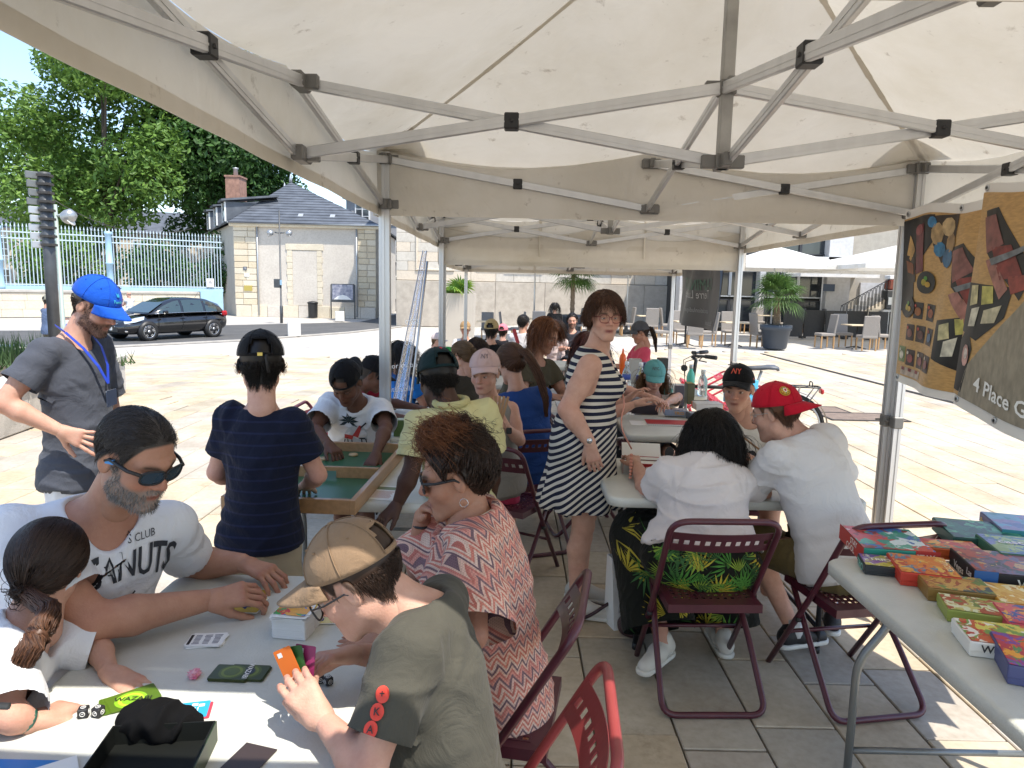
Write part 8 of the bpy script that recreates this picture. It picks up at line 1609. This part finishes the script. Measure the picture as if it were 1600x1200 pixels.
def curly_woman():
 pel=(-.04,1.97,.50);nk=(-.115,1.95,1.0);p=Person('woman with curly auburn hair and pink zigzag blouse, hand at her mouth',base(pel),'tan',.97,'f',.008,hvox=.003)
 p.pose(pel,nk,184,P_(712,742,1.95),186,-14,0,arms={'L':(P_(738,992,1.64),P_(600,1000,1.68)),'R':(P_(655,888,2.09),P_(660,806,2.06))},legs=sitlegs(pel,184,.95),girth=1.02,bust=.02,sw=.155,hs=.97)
 p.body(scalp=(.06,.03,.02),lip=(.32,.1,.09),hands={'L':dict(dir=(-.9,.12,-.15),pn=(0,-.15,1),curl=.2,spread=.1,vox=.003),'R':dict(dir=vA(P_(684,768,1.96))-vA(P_(660,806,2.06)),pn=(-.6,.3,.5),curl=.8,spread=.04,thumb=.4,vox=.003)})
 zm=zigzag_mat();p.shirt(zm,'blouse',.95,.12,.03,wr=.010,wf=8,seed=31,flare=.075,vox=.008,neckdrop=.05,neck=.075,loose=.02)
 p.trousers(cl('#5a3a34'),'skirt',.95,flare=.05,vox=.012);p.glasses(M_PRTB,mat('brown_lens',(.03,.018,.012),.08,spec=.7),w_=.028,h=.022,y=.102,name='sunglasses',thick=.002)
 p.hair(HDB,'tail',.15,1500,thick=.016,vol=1.05,curl=.004,rad=.0013,seed=8,seg=12,target=(0,-.06,.14));p.curls(HAU,(0,.0,.128),(.062,.07,.045),1100,.085,9,.0010,.013);p.curls(HDB,(0,-.055,.095),(.066,.06,.05),600,.07,10,.0011,.010)
 w_=p.J['wrR'];mb=MB();mb.lathe([(.026,-.004),(.03,0),(.026,.004)],16,w_-np.array([0,0,.03]));mb.build('bracelet',M_PRTB,p.root);e=p.H(np.array([[-.085,-.01,-.05]]))[0];mb=MB();mb.tube([e+np.array([.012*math.cos(a),0,-.012+.012*math.sin(a)])for a in np.linspace(0,6.28,11)[:-1]],.0012,5,closed=True);mb.build('earring',M_RIM,p.root)
 J=p.J;mb=MB();pts=[J['nk']+J['lf']*.02-J['fw']*.08+np.array([0,0,.02]),J['nk']+J['lf']*.10+np.array([0,-.02,.02]),J['nk']+J['lf']*.12+J['fw']*.09-np.array([0,0,.12]),J['nk']+J['fw']*.17-np.array([0,0,.24])];mb.tube(bend(pts,.06),.006,6);mb.build('bag_strap',hexm('#d8c8b4',.6),p.root)
curly_woman()
# ---- navy boy seen from behind
def navy_boy():
 pel=P_(408,850,2.58);nk=P_(410,640,2.58);p=Person('boy in navy striped tee shirt and black cap, back turned to us',base(pel),'fair',.86,'c',.008,hvox=.0045)
 p.pose(pel,nk,84,P_(408,570,2.60),108,-8,0,arms={'L':(P_(338,738,2.62),P_(366,752,2.82)),'R':(P_(497,742,2.62),P_(478,758,2.84))},legs=standlegs(pel,84,.86),hs=.96,sw=.138);p.body(scalp=(.03,.02,.015),hands={'L':dict(),'R':dict()})
 m=cloth_mat('navy_stripe',srgb('#141a2e'));nt,b=nodes(m);tc=N(nt,'TexCoord');w_=N(nt,'TexWave',wave_type='BANDS',bands_direction='Z',Scale=7.5,Distortion=.15);nt.links.new(tc.outputs['Object'],w_.inputs['Vector']);r=N(nt,'ValToRGB');r.color_ramp.elements[0].position=.9;r.color_ramp.elements[0].color=(*srgb('#11172a'),1);r.color_ramp.elements[1].position=.97;r.color_ramp.elements[1].color=(*srgb('#1b213c'),1);nt.links.new(w_.outputs[0],r.inputs[0]);nt.links.new(r.outputs[0],b.inputs['Base Color'])
 p.shirt(m,sleeve=.62,hem=-.03,e=.016,wr=.008,seed=41,flare=.018,vox=.0078);p.trousers(cl('#a39883'),'shorts',.8);p.shoes(SHW,SOLE);p.hair(HB,'short',.035,700,thick=.003,curl=.003,under=True);p.cap(cl('#0d0d10',noise=.05),tilt=-2,strap_m=mat('brass',(.55,.42,.12),.35,.8));mb=MB();q=[p.cap_place(math.pi-.25,t)for t in(.97,1.05)];q.append(q[1]+np.array([.012,-.012,-.05]));mb.tube(q,.006,5);mb.build('strap_end',hexm('#0d0d10'),p.cap_o)
navy_boy()
def palm_tee_boy():
 pel=P_(553,745,4.12);nk=P_(556,625,3.95);p=Person('boy in white palm-tree tee shirt and black cap leaning over the board',base(pel),'brown',.9,'c',.009,hvox=.0045);p.pose(pel,nk,-88,P_(541,598,3.80),-98,-38,0,arms={'R':(P_(490,670,3.72),P_(512,692,3.60)),'L':(P_(603,668,3.72),P_(588,708,3.52))},legs=standlegs(pel,-90,.9,step=.1),hs=.98,sw=.16)
 p.body(scalp=(.02,.015,.012),gaze_closed=.2,hands={'R':dict(dir=(.6,-.5,-.4),curl=.7,vox=.0042),'L':dict(dir=(-.2,-.8,-.5),pn=(0,-.3,1),curl=.2,spread=.15,vox=.0042)});p.shirt(cl('#d4d4d4',noise=.05),sleeve=.75,hem=.06,e=.022,wr=.008,seed=51,flare=.026);p.trousers(cl('#23262e'),'shorts',.85,vox=.014);p.cap(cl('#0d0d10',noise=.05),yaw=180,opening=True,tilt=5)
 J=p.J;c=J['pel']*.22+J['nk']*.78+J['fw']*.3;M=frame(c,J['lf'],J['sp'])
 def pr(poly,h,o=.005):p.print_on('shirt',[(x*1.25,y*1.25,0)for x,y in poly],[tuple(range(len(poly)))],M,hexm(h,.7),'shirt_print',o,.5)
 pr(ell(.02,-.04,.05,.055,20),'#b9bfc0',.004);pr([(-.035,-.09),(-.03,-.09),(-.012,.03),(-.018,.03)],'#1a2026')
 for a in np.linspace(-.5,3.6,8):pr([(-.015,.03),(-.015+.022*math.cos(a)-.006*math.sin(a),.03+.022*math.sin(a)+.006*math.cos(a)),(-.015+.045*math.cos(a),.026+.04*math.sin(a)),(-.015+.022*math.cos(a)+.006*math.sin(a),.03+.022*math.sin(a)-.006*math.cos(a))],'#1a2a2c',.006)
 pr([(.005,-.035),(.03,-.045),(.045,.01),(.032,.015)],'#a83a36',.006);pr([(-.02,-.045),(.06,-.05),(.06,-.058),(-.02,-.053)],'#1f2024',.007);pr([(-.03,-.03),(.01,-.035),(.005,-.055),(-.03,-.05)],'#a83a36',.006);pr([(.04,.0),(.062,.02),(.058,.026),(.036,.006)],'#1f2024',.007)
 for x in(-.018,.0,.042,.06):pr([(x,-.055),(x+.005,-.055),(x+.012,-.10),(x+.008,-.10)],'#1f2024',.006)
palm_tee_boy()
def pole_boy():
 pel=(-1.22,4.9,.5);p=Person('boy in black cap seated beyond the left tent pole',base(pel),'brown',.88,'c',.013,hvox=.006);p.pose(pel,(-1.1,4.88,.98),0,P_(582,585,4.75),5,-25,arms={'R':((-.9,4.6,.8),(-.7,4.55,.79)),'L':((-.9,5.1,.8),(-.7,5.0,.79))},legs=sitlegs(pel,0,.88));p.body(scalp=(.02,.015,.012),hands={'R':dict(vox=.006),'L':dict(vox=.006)});p.shirt(cl('#8a1f34'),sleeve=.6);p.trousers(cl('#2a2c34'));p.cap(cl('#0d0d10',noise=.05))
pole_boy()
# ---- teenager in yellow polo
def yellow_teen():
 pel=P_(722,815,3.05);nk=P_(706,640,3.0);p=Person('teenager in pale yellow polo and dark green cap leaning on the table',base(pel),'dark',.95,'m',.009,hvox=.0045);p.pose(pel,nk,115,P_(684,592,3.08),118,-15,0,arms={'L':(P_(642,738,2.88),P_(622,786,2.86)),'R':(P_(770,730,3.1),P_(765,790,3.2))},legs=standlegs(pel,110,.95),hs=1.0,sw=.155)
 p.body(scalp=(.012,.01,.008),hands={'L':dict(dir=(-.5,-.4,-.5),pn=(-.3,-.2,1),curl=.25,spread=.25,vox=.0042),'R':dict()});p.shirt(cl('#c9c290',noise=.06),'polo_shirt',.68,.12,.022,wr=.008,seed=61,flare=.024,vox=.0082);p.trousers(cl('#17181c'),'shorts',.9);p.shoes(SHB,SOLE);p.hair(HB,'short',.02,700,thick=.006,curl=.002,under=True)
 J=p.J;mb=MB();mb.tube([J['nk']+J['sp']*.035+(J['lf']*math.cos(a)+J['fw']*math.sin(a))*.068 for a in np.linspace(-.4,3.54+2.4,18)],.016,7);mb.build('collar',cl('#bfb884'),p.root)
 p.cap(cl('#12292c',noise=.06),tilt=-6,size=1.04);p.cap_poly([(-.010,-.004),(0,-.012),(.011,-.003),(.006,.008),(.001,.004),(-.006,.010)],hexm('#c8283a'),math.pi+.05,.40);p.cap_poly([(-.006,-.004),(.006,-.004),(.0,.006)],hexm('#2f8a6a'),math.pi-1.1,.95)
yellow_teen()
# ---- child in pink cap holding sticks
def pink_cap_child():
 pel=P_(775,740,3.95);nk=P_(768,628,3.93);p=Person('child in pale pink cap and grey sleeveless top holding wooden sticks',base(pel),'fair',.80,'c',.009,hvox=.0045);p.pose(pel,nk,-100,P_(757,582,3.88),-108,-12,0,arms={'L':(P_(812,688,3.85),P_(792,668,3.72)),'R':(P_(738,690,3.8),P_(758,672,3.72))},legs=standlegs(pel,-95,.8),sw=.135,hs=.95)
 p.body(scalp=(.1,.06,.04),hands={'L':dict(dir=(-.5,-.1,.7),pn=(.3,-.9,.2),curl=.8,vox=.004),'R':dict(dir=(.6,-.2,.6),curl=.6,vox=.004)});p.shirt(cl('#8d8982',noise=.06),'sleeveless_top',0,.12,.02,wr=.007,seed=71,loose=.02);p.trousers(cl('#b83a5a'),'shorts',.6);p.shoes(SHW,SOLE);p.hair(HLT,'short',.03,400,thick=.003,under=True)
 p.cap(cl('#c4a8a4',noise=.05),yaw=25,tilt=8,size=1.02);p.cap_text('NY',.045,hexm('#7a6a6c'),.0,.55);mb=MB()
 for a in np.linspace(0,6.28,26)[:-1]:q=p.J['nk']+p.J['sp']*.02+(p.J['lf']*math.cos(a)*.06+p.J['fw']*(.015+math.sin(a)*.075))-np.array([0,0,.03*max(math.sin(a),0)]);mb.box(q,(.011,.008,.009),bev=.002)
 mb.build('shell_necklace',M_PAPER,p.root);w_=p.J['wrL'];mb=MB();mb.box(w_+np.array([.012,-.028,-.012]),(.03,.012,.034),bev=.004);mb.build('smart_watch',M_PRTB,p.root)
 c=Vector(P_(778,652,3.69));t=empty('wooden_sticks',c,0,'bundle of flat wooden sticks in the hand of the pink-capped child','sticks');wd=mat('stick_wood',(.42,.24,.12),.6,noise=.2,nscale=10)
 for k in range(5):mb=MB();mb.box((-.024+k*.014,.004*(k%2),.03),(.013,.004,.17),R=Matrix.Rotation((k-1.5)*.10,3,'Y'),bev=.001);mb.build('stick',wd,t)
 ww=p.J['wrL']
pink_cap_child()
# ---- woman in striped dress
def stripe_mat():
 m=mat('striped_jersey',(.6,.58,.54),.85,spec=.2);nt,b=nodes(m);tc=N(nt,'TexCoord');s_=N(nt,'SeparateXYZ');nt.links.new(tc.outputs['Object'],s_.inputs[0])
 dg=N(nt,'Math',operation='MULTIPLY_ADD');dg.inputs[1].default_value=-.75;nt.links.new(s_.outputs[0],dg.inputs[0]);nt.links.new(s_.outputs[2],dg.inputs[2]);lt=N(nt,'Math',operation='LESS_THAN');lt.inputs[1].default_value=.985;nt.links.new(s_.outputs[2],lt.inputs[0]);mx=N(nt,'Mix',data_type='FLOAT');nt.links.new(lt.outputs[0],mx.inputs[0]);nt.links.new(s_.outputs[2],mx.inputs[2]);nt.links.new(dg.outputs[0],mx.inputs[3])
 k=N(nt,'Math',operation='MULTIPLY');k.inputs[1].default_value=30.;nt.links.new(mx.outputs[0],k.inputs[0]);f=N(nt,'Math',operation='FRACT');nt.links.new(k.outputs[0],f.inputs[0]);r=N(nt,'ValToRGB');r.color_ramp.interpolation='CONSTANT';e=r.color_ramp.elements;e[0].color=(*srgb('#cfc9bd'),1);e[1].position=.48;e[1].color=(*srgb('#23263a'),1);nt.links.new(f.outputs[0],r.inputs[0]);nt.links.new(r.outputs[0],b.inputs['Base Color']);return m
def striped_woman():
 pel=P_(912,690,3.5);nk=P_(930,552,3.5);p=Person('woman with short auburn hair and glasses standing in a navy striped dress',base(pel),'fair',1.0,'f',.0085,hvox=.003);p.pose(pel,nk,-14,P_(945,495,3.46),-80,-3,0,arms={'R':(P_(886,640,3.30),P_(922,692,3.26)),'L':(P_(935,640,3.78),P_(940,700,3.74))},legs=standlegs(pel,-10,1.0),girth=1.08,bust=.035,hipw=1.08,sw=.145,hs=.93)
 p.body(scalp=(.10,.045,.025),armr=1.12,lip=(.34,.12,.11),iris=(.08,.1,.12),hands={'R':dict(dir=(.25,-.05,-1),pn=(-.2,-1,0),curl=.4,spread=.06,vox=.0036),'L':dict(dir=(.5,0,-1),curl=.3)})
 J=p.J;f=Field(.05);p.torso_prims(f,.014,.05,(),sh=False);S=1.0;cut=[(np.array([J['pel'][0],J['pel'][1],.565]),np.array([0,0,-1.]))];R=np.eye(3);f.cap(J['pel']+np.array([0,0,.06]),(J['pel'][0]-.02,J['pel'][1],.36),.150,.245,.08,cut);nb=J['nk']+J['fw']*.02;f.cap(nb-J['sp']*.01,nb+J['sp']*.2,.07,.14,.012,sub=True);f.cap(nb+J['fw']*.07-J['sp']*.10,nb+J['fw']*.1+J['sp']*.08,.028,.08,.02,sub=True)
 for q,sg in(('L',1),('R',-1)):f.cap(J['sh'+q]+J['lf']*sg*.04-J['sp']*.10,J['sh'+q]+J['lf']*sg*.05+J['sp']*.12,.055,.065,.02,sub=True)
 def sk(V,Nn):a=np.arctan2(V[:,1]-J['pel'][1],V[:,0]-J['pel'][0]);return V+Nn*(.018*np.sin(a*9+1.3*np.sin(a*2))*sstep(.85,.5,V[:,2]))[:,None]
 p.garment(f,'dress',stripe_mat(),.008,.004,9,(1,1,1),81,2,sk);p.shoes(SHW,SOLE)
 p.hair(HBR,'long',.085,3600,thick=.012,vol=1.07,curl=.004,rad=.0013,seed=12,seg=9,part=.03,fringe=True,low=.3);p.glasses(hexm('#7a3a34',.35),None,w_=.025,h=.021,y=.1035,z=-.002,thick=.0016)
 mb=MB();pts=[J['nk']+J['lf']*.09+np.array([0,0,.03]),J['nk']+J['fw']*.15-np.array([0,.08,.2]),J['pel']+J['fw']*.15+np.array([0,-.16,.14]),J['pel']+J['fw']*.16+np.array([.06,-.13,.02])];mb.tube(bend(pts,.08),.004,6);mb.build('cord_strap',hexm('#c88a78',.6),p.root);b0=pts[-1]
 for k in range(8):mb=MB();mb.lathe([(0,-.008),(.007,-.005),(.009,0),(.007,.005),(0,.008)],8,b0-np.array([0,0,.03+k*.016]));mb.build('bead',hexm('#d8937c',.5),p.root)
 w_=J['wrR'];dq=Vector(J['wrR']-J['elR']).to_track_quat('Z','Y').to_matrix();mb=MB();mb.lathe([(.029,-.009),(.0305,0),(.029,.009)],16,w_-unit(J['wrR']-J['elR'])*.02,R=dq);ws=mb.build('watch_strap',hexm('#6a4030',.5),p.root);mb=MB();mb.lathe([(0,.005),(.013,.005),(.015,0)],14,w_-unit(J['wrR']-J['elR'])*.02+np.array([.006,-.029,.0]),R=Matrix.Rotation(math.pi/2,3,'X'));mb.build('watch_face',M_RIM,ws)
striped_woman()
# ---- right-hand table: woman in palm-print trousers, boy in red cap, young man in black cap
def leaf_poly(cx,cy,r,a0,a1,n,rng):
 out=[]
 for i in range(n):a=a0+(a1-a0)*i/(n-1);l=r*rng.uniform(.8,1.05);w_=.16*(a1-a0)/n*2.2;out.append([(cx,cy),(cx+l*.55*math.cos(a-w_),cy+l*.55*math.sin(a-w_)),(cx+l*math.cos(a),cy+l*math.sin(a)),(cx+l*.55*math.cos(a+w_),cy+l*.55*math.sin(a+w_))])
 return out
def palm_trouser_woman():
 pel=(.82,2.86,.52);nk=P_(1100,728,3.02);p=Person('dark-haired woman in white tee shirt and palm-print trousers, back to us',base(pel),'light',.98,'f',.0085,hvox=.005);lg=sitlegs(pel,92,.98,.15);lg['L']=(vA((.62,3.2,.5)),vA(P_(1035,1005,2.92)));lg['R']=(vA((1.0,3.2,.5)),vA((1.0,3.08,.08)))
 p.pose(pel,nk,92,P_(1112,690,3.10),90,-25,0,arms={'L':(P_(1015,775,3.1),(.62,3.38,.80)),'R':(P_(1190,770,3.1),(1.12,3.38,.80))},legs=lg,girth=1.25,sw=.165,hipw=1.22);p.body(scalp=(.02,.014,.012),hands={'L':dict(),'R':dict()});p.J['toeL']=np.array([-.5,-.6,0])
 p.shirt(cl('#d6cfcd',noise=.05),sleeve=.7,hem=-.07,e=.016,wr=.014,wf=7,an=(.25,.4,2.2),seed=91,flare=.022,vox=.0078,neck=.066);p.trousers(cl('#12140f'),length=1.86,flare=.05,e=.022,vox=.0095,wr=.006);p.shoes(SHW,SOLE)
 p.hair(HB,'long',.235,3000,thick=.018,vol=1.10,rad=.0013,seed=15,seg=12,curl=.003,drop=-.1);rng=random.Random(12)
 g=[hexm('#3f7a2c',.8),hexm('#b0a030',.8),hexm('#2f5a2a',.8),hexm('#7f9a34',.8)];M=frame((0,-1.2,0),(1,0,0),(0,0,1))
 for k in range(70):
  x=rng.uniform(-.34,.26);z=rng.uniform(.10,.62)if k%3 else rng.uniform(.36,.62);a=rng.uniform(0,6.28);ps=leaf_poly(x,z,rng.uniform(.06,.105),a,a+rng.uniform(1.6,2.8),8,rng);V=[];Fs=[]
  for q in ps:Fs.append(tuple(range(len(V),len(V)+4)));V+=[(u,v,0)for u,v in q]
  p.print_on('trousers',V,Fs,M,g[1]if k%4==1 else g[k%4],'printed_frond',.003,3.0)
palm_trouser_woman()
def red_cap_boy():
 pel=(1.42,2.87,.52);nk=P_(1248,682,3.0);p=Person('boy in red cap worn backwards, white tee shirt and olive shorts',base(pel),'fair',.96,'m',.0085,hvox=.004);lg=sitlegs(pel,118,.96,.13);lg['L']=((1.13,3.22,.50),vA(P_(1240,985,3.08)));lg['R']=((1.42,3.28,.5),vA(P_(1300,960,3.25)))
 p.pose(pel,nk,118,P_(1212,645,3.04),140,-16,0,arms={'L':(P_(1172,760,3.12),P_(1178,722,3.32)),'R':(P_(1320,760,3.2),P_(1240,735,3.5))},legs=lg,girth=1.14,sw=.165,hs=.98)
 p.body(scalp=(.08,.05,.03),hands={'L':dict(dir=(-.3,.6,.2),curl=.6,pinch=.6,vox=.0042),'R':dict()});p.shirt(cl('#d2d0d0',noise=.05),sleeve=.75,hem=.02,e=.02,wr=.013,wf=6,an=(.6,.6,2.),seed=101,flare=.03,vox=.0082,loose=.015);p.trousers(cl('#6a5c3c'),'shorts',.98,flare=.02,vox=.0095);p.J['toeL']=np.array([.35,.1,0]);p.J['toeR']=np.array([.2,.6,0]);p.shoes(SHB,SOLE)
 for q in 'LR':mb=MB();a=p.J['an'+q];mb.tube([a+np.array([0,0,-.02]),a+np.array([0,0,.06])],[.042,.04],12);mb.build('sock',cl('#d0d0d0'),p.root)
 p.hair(HBR,'short',.015,700,thick=.003,under=True);p.cap(cl('#b8152c',noise=.05),yaw=180,tilt=9,size=1.03,brim_len=.08);p.glasses(mat('thin_metal',(.5,.45,.4),.3,.9),None,w_=.024,h=.02,thick=.0011)
 c0=.85;
 for i,(r_,h)in enumerate(((.024,'#c8a82f'),(.0205,'#8a1f2a'),(.018,'#d8b83a'))):p.cap_poly(ell(0,0,r_,r_*1.0,22),hexm(h),c0,.58,.004+i*.0012)
 p.cap_poly([(-.008,.010),(.008,.010),(.008,-.004),(0,-.012),(-.008,-.004)],hexm('#e8e4dc'),c0,.58,.0088);p.cap_poly([(-.0045,.006),(.0045,.006),(.0045,-.002),(0,-.007),(-.0045,-.002)],hexm('#b02a34'),c0,.58,.0098)
 for a in np.linspace(0,6.28,9)[:-1]:p.cap_poly(ell(.014*math.cos(a),.014*math.sin(a),.0028,.0028,8),hexm('#3a5a4a' if int(a*2)%2 else '#b02a34'),c0,.58,.0088)
 mb=MB();mb.tube([P_(1150,675,3.42),P_(1186,702,3.36)],.005,6);o=mb.build('wooden_stick',mat('stick_wood',(.42,.24,.12),.6,noise=.2,nscale=10));tag(o,'thin wooden stick in the hand of the red-capped boy','stick')
red_cap_boy()
def ny_cap_man():
 pel=(1.30,4.06,.52);nk=P_(1168,655,3.98);p=Person('young man in black cap and white tee shirt facing us across the table',base(pel),'light',.97,'m',.009,hvox=.0035);p.pose(pel,nk,-100,P_(1153,607,3.92),-118,-8,0,arms={'R':(P_(1095,720,3.85),P_(1120,728,3.62)),'L':(P_(1225,720,3.85),P_(1200,735,3.6))},legs=sitlegs(pel,-95,.97),sw=.16,hs=1.0);p.body(scalp=(.02,.015,.012),brow=(.02,.012,.01),hands={'R':dict(),'L':dict()})
 p.shirt(cl('#cfcabf',noise=.05),sleeve=.7,hem=.08,e=.018,wr=.008,seed=111,neck=.076);p.trousers(cl('#2a2c34'),vox=.014);p.hair(HB,'short',.02,700,thick=.003,under=True);p.cap(cl('#101114',noise=.05),tilt=8,size=1.02,yaw=0);p.cap_text('NY',.05,hexm('#c84a34'),.0,.58);p.cap_text('N',.02,hexm('#c84a34'),-1.3,.85)
 J=p.J;M=frame(J['pel']*.45+J['nk']*.55+J['fw']*.3,J['lf'],J['sp'])
 for(x,y,r_)in((-.03,.03,.028),(.005,-.012,.034),(.045,.03,.026),(-.01,-.05,.03)):p.print_on('shirt',[(q[0],q[1],0)for q in ell(x,y,r_,r_*.95,16)],[tuple(range(16))],M,hexm('#1a1a1c',.7),'shirt_print',.004+r_*.05,.5)
ny_cap_man()
# ---- people further back: (label, skin, kind, S, pelvis, face, head px, py, Y, hyaw, hpitch, shirt, bottom, hair, headwear, seated)
def far(label,skin,kind,S,head,hy,hp,face,top,hairm=None,style='short',L=.05,n=500,capc=None,capyaw=0,seated=True,lean=(0,0),arms=None,sleeve=.6,bottom='#2a2d35',vox=.013,tail=None,beard=None,dz=None,vol=1.02,**k):
 hd=vA(P_(*head));off=np.array([lean[0],lean[1],0]);nk=hd-np.array([math.cos(math.radians(face))*.02,math.sin(math.radians(face))*.02,.185*S**.6])-off*.35;g=float(gz(hd[0],hd[1]));pz=(g+.5)if seated else(nk[2]-.49*S);pel=np.array([nk[0]-off[0],nk[1]-off[1],min(pz,nk[2]-.3)])if not seated else np.array([nk[0]-off[0],nk[1]-off[1],nk[2]-.47*S])
 p=Person(label,base(pel),skin,S,kind,vox,hvox=.006 if vox>.011 else .0045);f=math.radians(face);fw=np.array([math.cos(f),math.sin(f),0]);lf=np.array([-fw[1],fw[0],0])
 if arms is None:arms={q:(nk+lf*s_*.2*S+fw*.12*S-np.array([0,0,.27*S]),nk+lf*s_*.1*S+fw*.32*S-np.array([0,0,.24*S]))for q,s_ in(('L',1),('R',-1))}
 p.pose(pel,nk,face,hd,hy,hp,0,arms=arms,legs=sitlegs(pel,face,S)if seated else standlegs(pel,face,S),bust=.02 if kind=='f' else 0,**k);p.body(scalp=None if hairm is None else(.03,.02,.015),beard=beard,beardw=.9,hands={'L':dict(vox=.007),'R':dict(vox=.007)});p.shirt(cl(top),sleeve=sleeve,hem=.1,wr=.008,seed=len(label));p.trousers(cl(bottom),length=.9 if seated else 1.8)
 if hairm:p.hair(hairm,style,L,n,thick=(.012 if style!='short' else .007)if not capc else .004,rad=.0022,tail=tail,target=None if style!='tail' else(0,-.1,.02),vol=vol if not capc else .97,under=bool(capc))
 if capc:p.cap(cl(capc,noise=.05),yaw=capyaw,size=1.06,tilt=7)
 if not seated:p.shoes(SHB,SOLE)
 return p
TL=([(0,-.10,.03),(0,-.15,.0),(0,-.16,-.12),(0,-.13,-.28)],[.02,.028,.026,.008],160)
b=far('woman in blue tee shirt with a long ponytail, back to us','light','f',1.0,(798,568,4.55),120,-20,105,'#1f3f7a',HBR,'tail',.13,700,lean=(-.12,.06),tail=([(0,-.1,.05),(.03,-.16,.03),(.08,-.18,-.1),(.12,-.16,-.26),(.13,-.12,-.38)],[.02,.03,.028,.022,.008],300),girth=1.12,vox=.010)
far('woman in olive top with auburn bob leaning over the table','tan','f',1.0,(852,524,5.3),-28,-24,-50,'#4a4434',HAU,'long',.17,1100,seated=False,lean=(.16,-.05),girth=1.25,vox=.011,vol=1.05,sw=.17)
q=W(806,535,Y=5.25);mb=MB();mb.tube([W(803,515,Y=5.15),W(809,535,Y=5.1),W(804,560,Y=5.12)],.014,6);tag(mb.build('rucksack_strap',hexm('#a8323a')),'red rucksack strap on the shoulder of the olive top','strap')
far('woman with braided ash-brown hair and olive tee shirt, seen from behind','light','f',.98,(722,556,6.2),150,-15,130,'#3c362c',HLT,'tail',.12,900,tail=([(0,-.10,.02),(0,-.12,.01),(.01,-.12,.0)],[.035,.045,.02],200),vox=.011)
far('woman with long black hair and blue tee shirt behind the plastic sheet','light','f',.98,(628,555,6.6),60,-10,50,'#1f6fc0',HB,'long',.34,800,vol=1.06)
far('small girl in white patterned cap beside the yellow toy','fair','c',.72,(684,533,10.5),-10,-15,-20,'#c8a090',HLT,'short',.04,300,'#c8b8b4');far('woman in tan cap and white blouse facing us before the tall planter','tan','f',.98,(727,514,12.),-92,-12,-90,'#c6c0bc',HDB,'short',.05,300,'#a08058')
far('person in black with a tan cap, back to us','light','m',.98,(768,516,8.6),80,-5,80,'#101012',HB,'short',.05,300,'#a8946c',sleeve=1.6);far('child in bright pink cap and dark top at the far table','fair','c',.85,(786,518,12.),75,-5,80,'#1c1a1e',HDB,'short',.04,300,'#d87884');far('child with pink headband and dark brown hair bent forward','light','c',.85,(745,548,6.9),60,-30,50,'#7a4a50',HDB,'long',.16,600,vol=1.04)
far('man in white tee shirt with short black hair, back to us at the far table','light','m',1.0,(818,504,11.),60,-5,70,'#cfcacc',HB,'short',.04,500);far('woman in pale pink tee shirt with long dark hair, back to us','light','f',.98,(870,512,11.5),60,-8,70,'#d0bcb8',HDB,'long',.33,700)
far('bearded man in dark tee shirt facing us at the terrace','light','m',1.0,(894,501,11.5),-95,-5,-90,'#34343a',HB,'short',.05,500,beard=(.015,.01,.008));far('dark-haired woman in black seated on the far terrace','light','f',.98,(867,480,19.5),90,0,90,'#121214',HB,'long',.3,300,vox=.018)
far('woman with reddish dreadlocks and floral top behind the striped dress','light','f',.98,(922,545,5.6),60,-20,40,'#2f3a34',hair_mat('hair_dreads',(.16,.05,.045),(.03,.02,.018)),'long',.28,900,vol=1.07,vox=.011)
far('girl in coral tee shirt and grey cap with a ponytail, chin on hand','tan','c',.9,(1000,520,8.1),188,-18,190,'#c84a5e',HDB,'tail',.1,300,'#4a4a4e',tail=TL)
far('player in grey tee shirt with fists on the heaped table, behind the striped dress','light','m',.95,(935,585,4.85),0,-20,0,'#5a5c64',HDB,'short',.03,400,arms={'R':(P_(960,645,4.6),P_(990,632,4.62)),'L':(P_(960,640,5.0),P_(982,622,4.95))},lean=(.1,0),vox=.011)
g=far('girl in teal cap with long light hair sorting game pieces','fair','c',.78,(1022,588,5.35),-92,-28,-95,'#c4bcb4',HLT,'long',.22,800,'#5f9a9a',arms={'R':(P_(968,605,5.2),P_(1020,622,4.95)),'L':(P_(1060,620,5.2),P_(1040,630,4.95))},vox=.009);g.cap_text('NYC',.035,hexm('#4a4a54'),.1,.55)
far('elderly person in blue checked shirt and grey cap walking beyond the sign post','light','m',1.0,(75,470,16.5),60,-5,60,'#5a6a88',HGR,'short',.03,100,'#7a7a70',seated=False,bottom='#5a564e',vox=.02);far('person in dark cap passing by the railings','light','m',1.0,(184,452,31),20,0,20,'#3a3a3e',HB,'short',.03,100,'#2a2a2c',seated=False,vox=.03);far('bald person in white sleeveless top passing by the railings','fair','m',1.0,(201,460,29),160,0,160,'#d4d4d4',None,seated=False,sleeve=.3,vox=.03)
print('built in %.1fs'%(time.time()-T0))
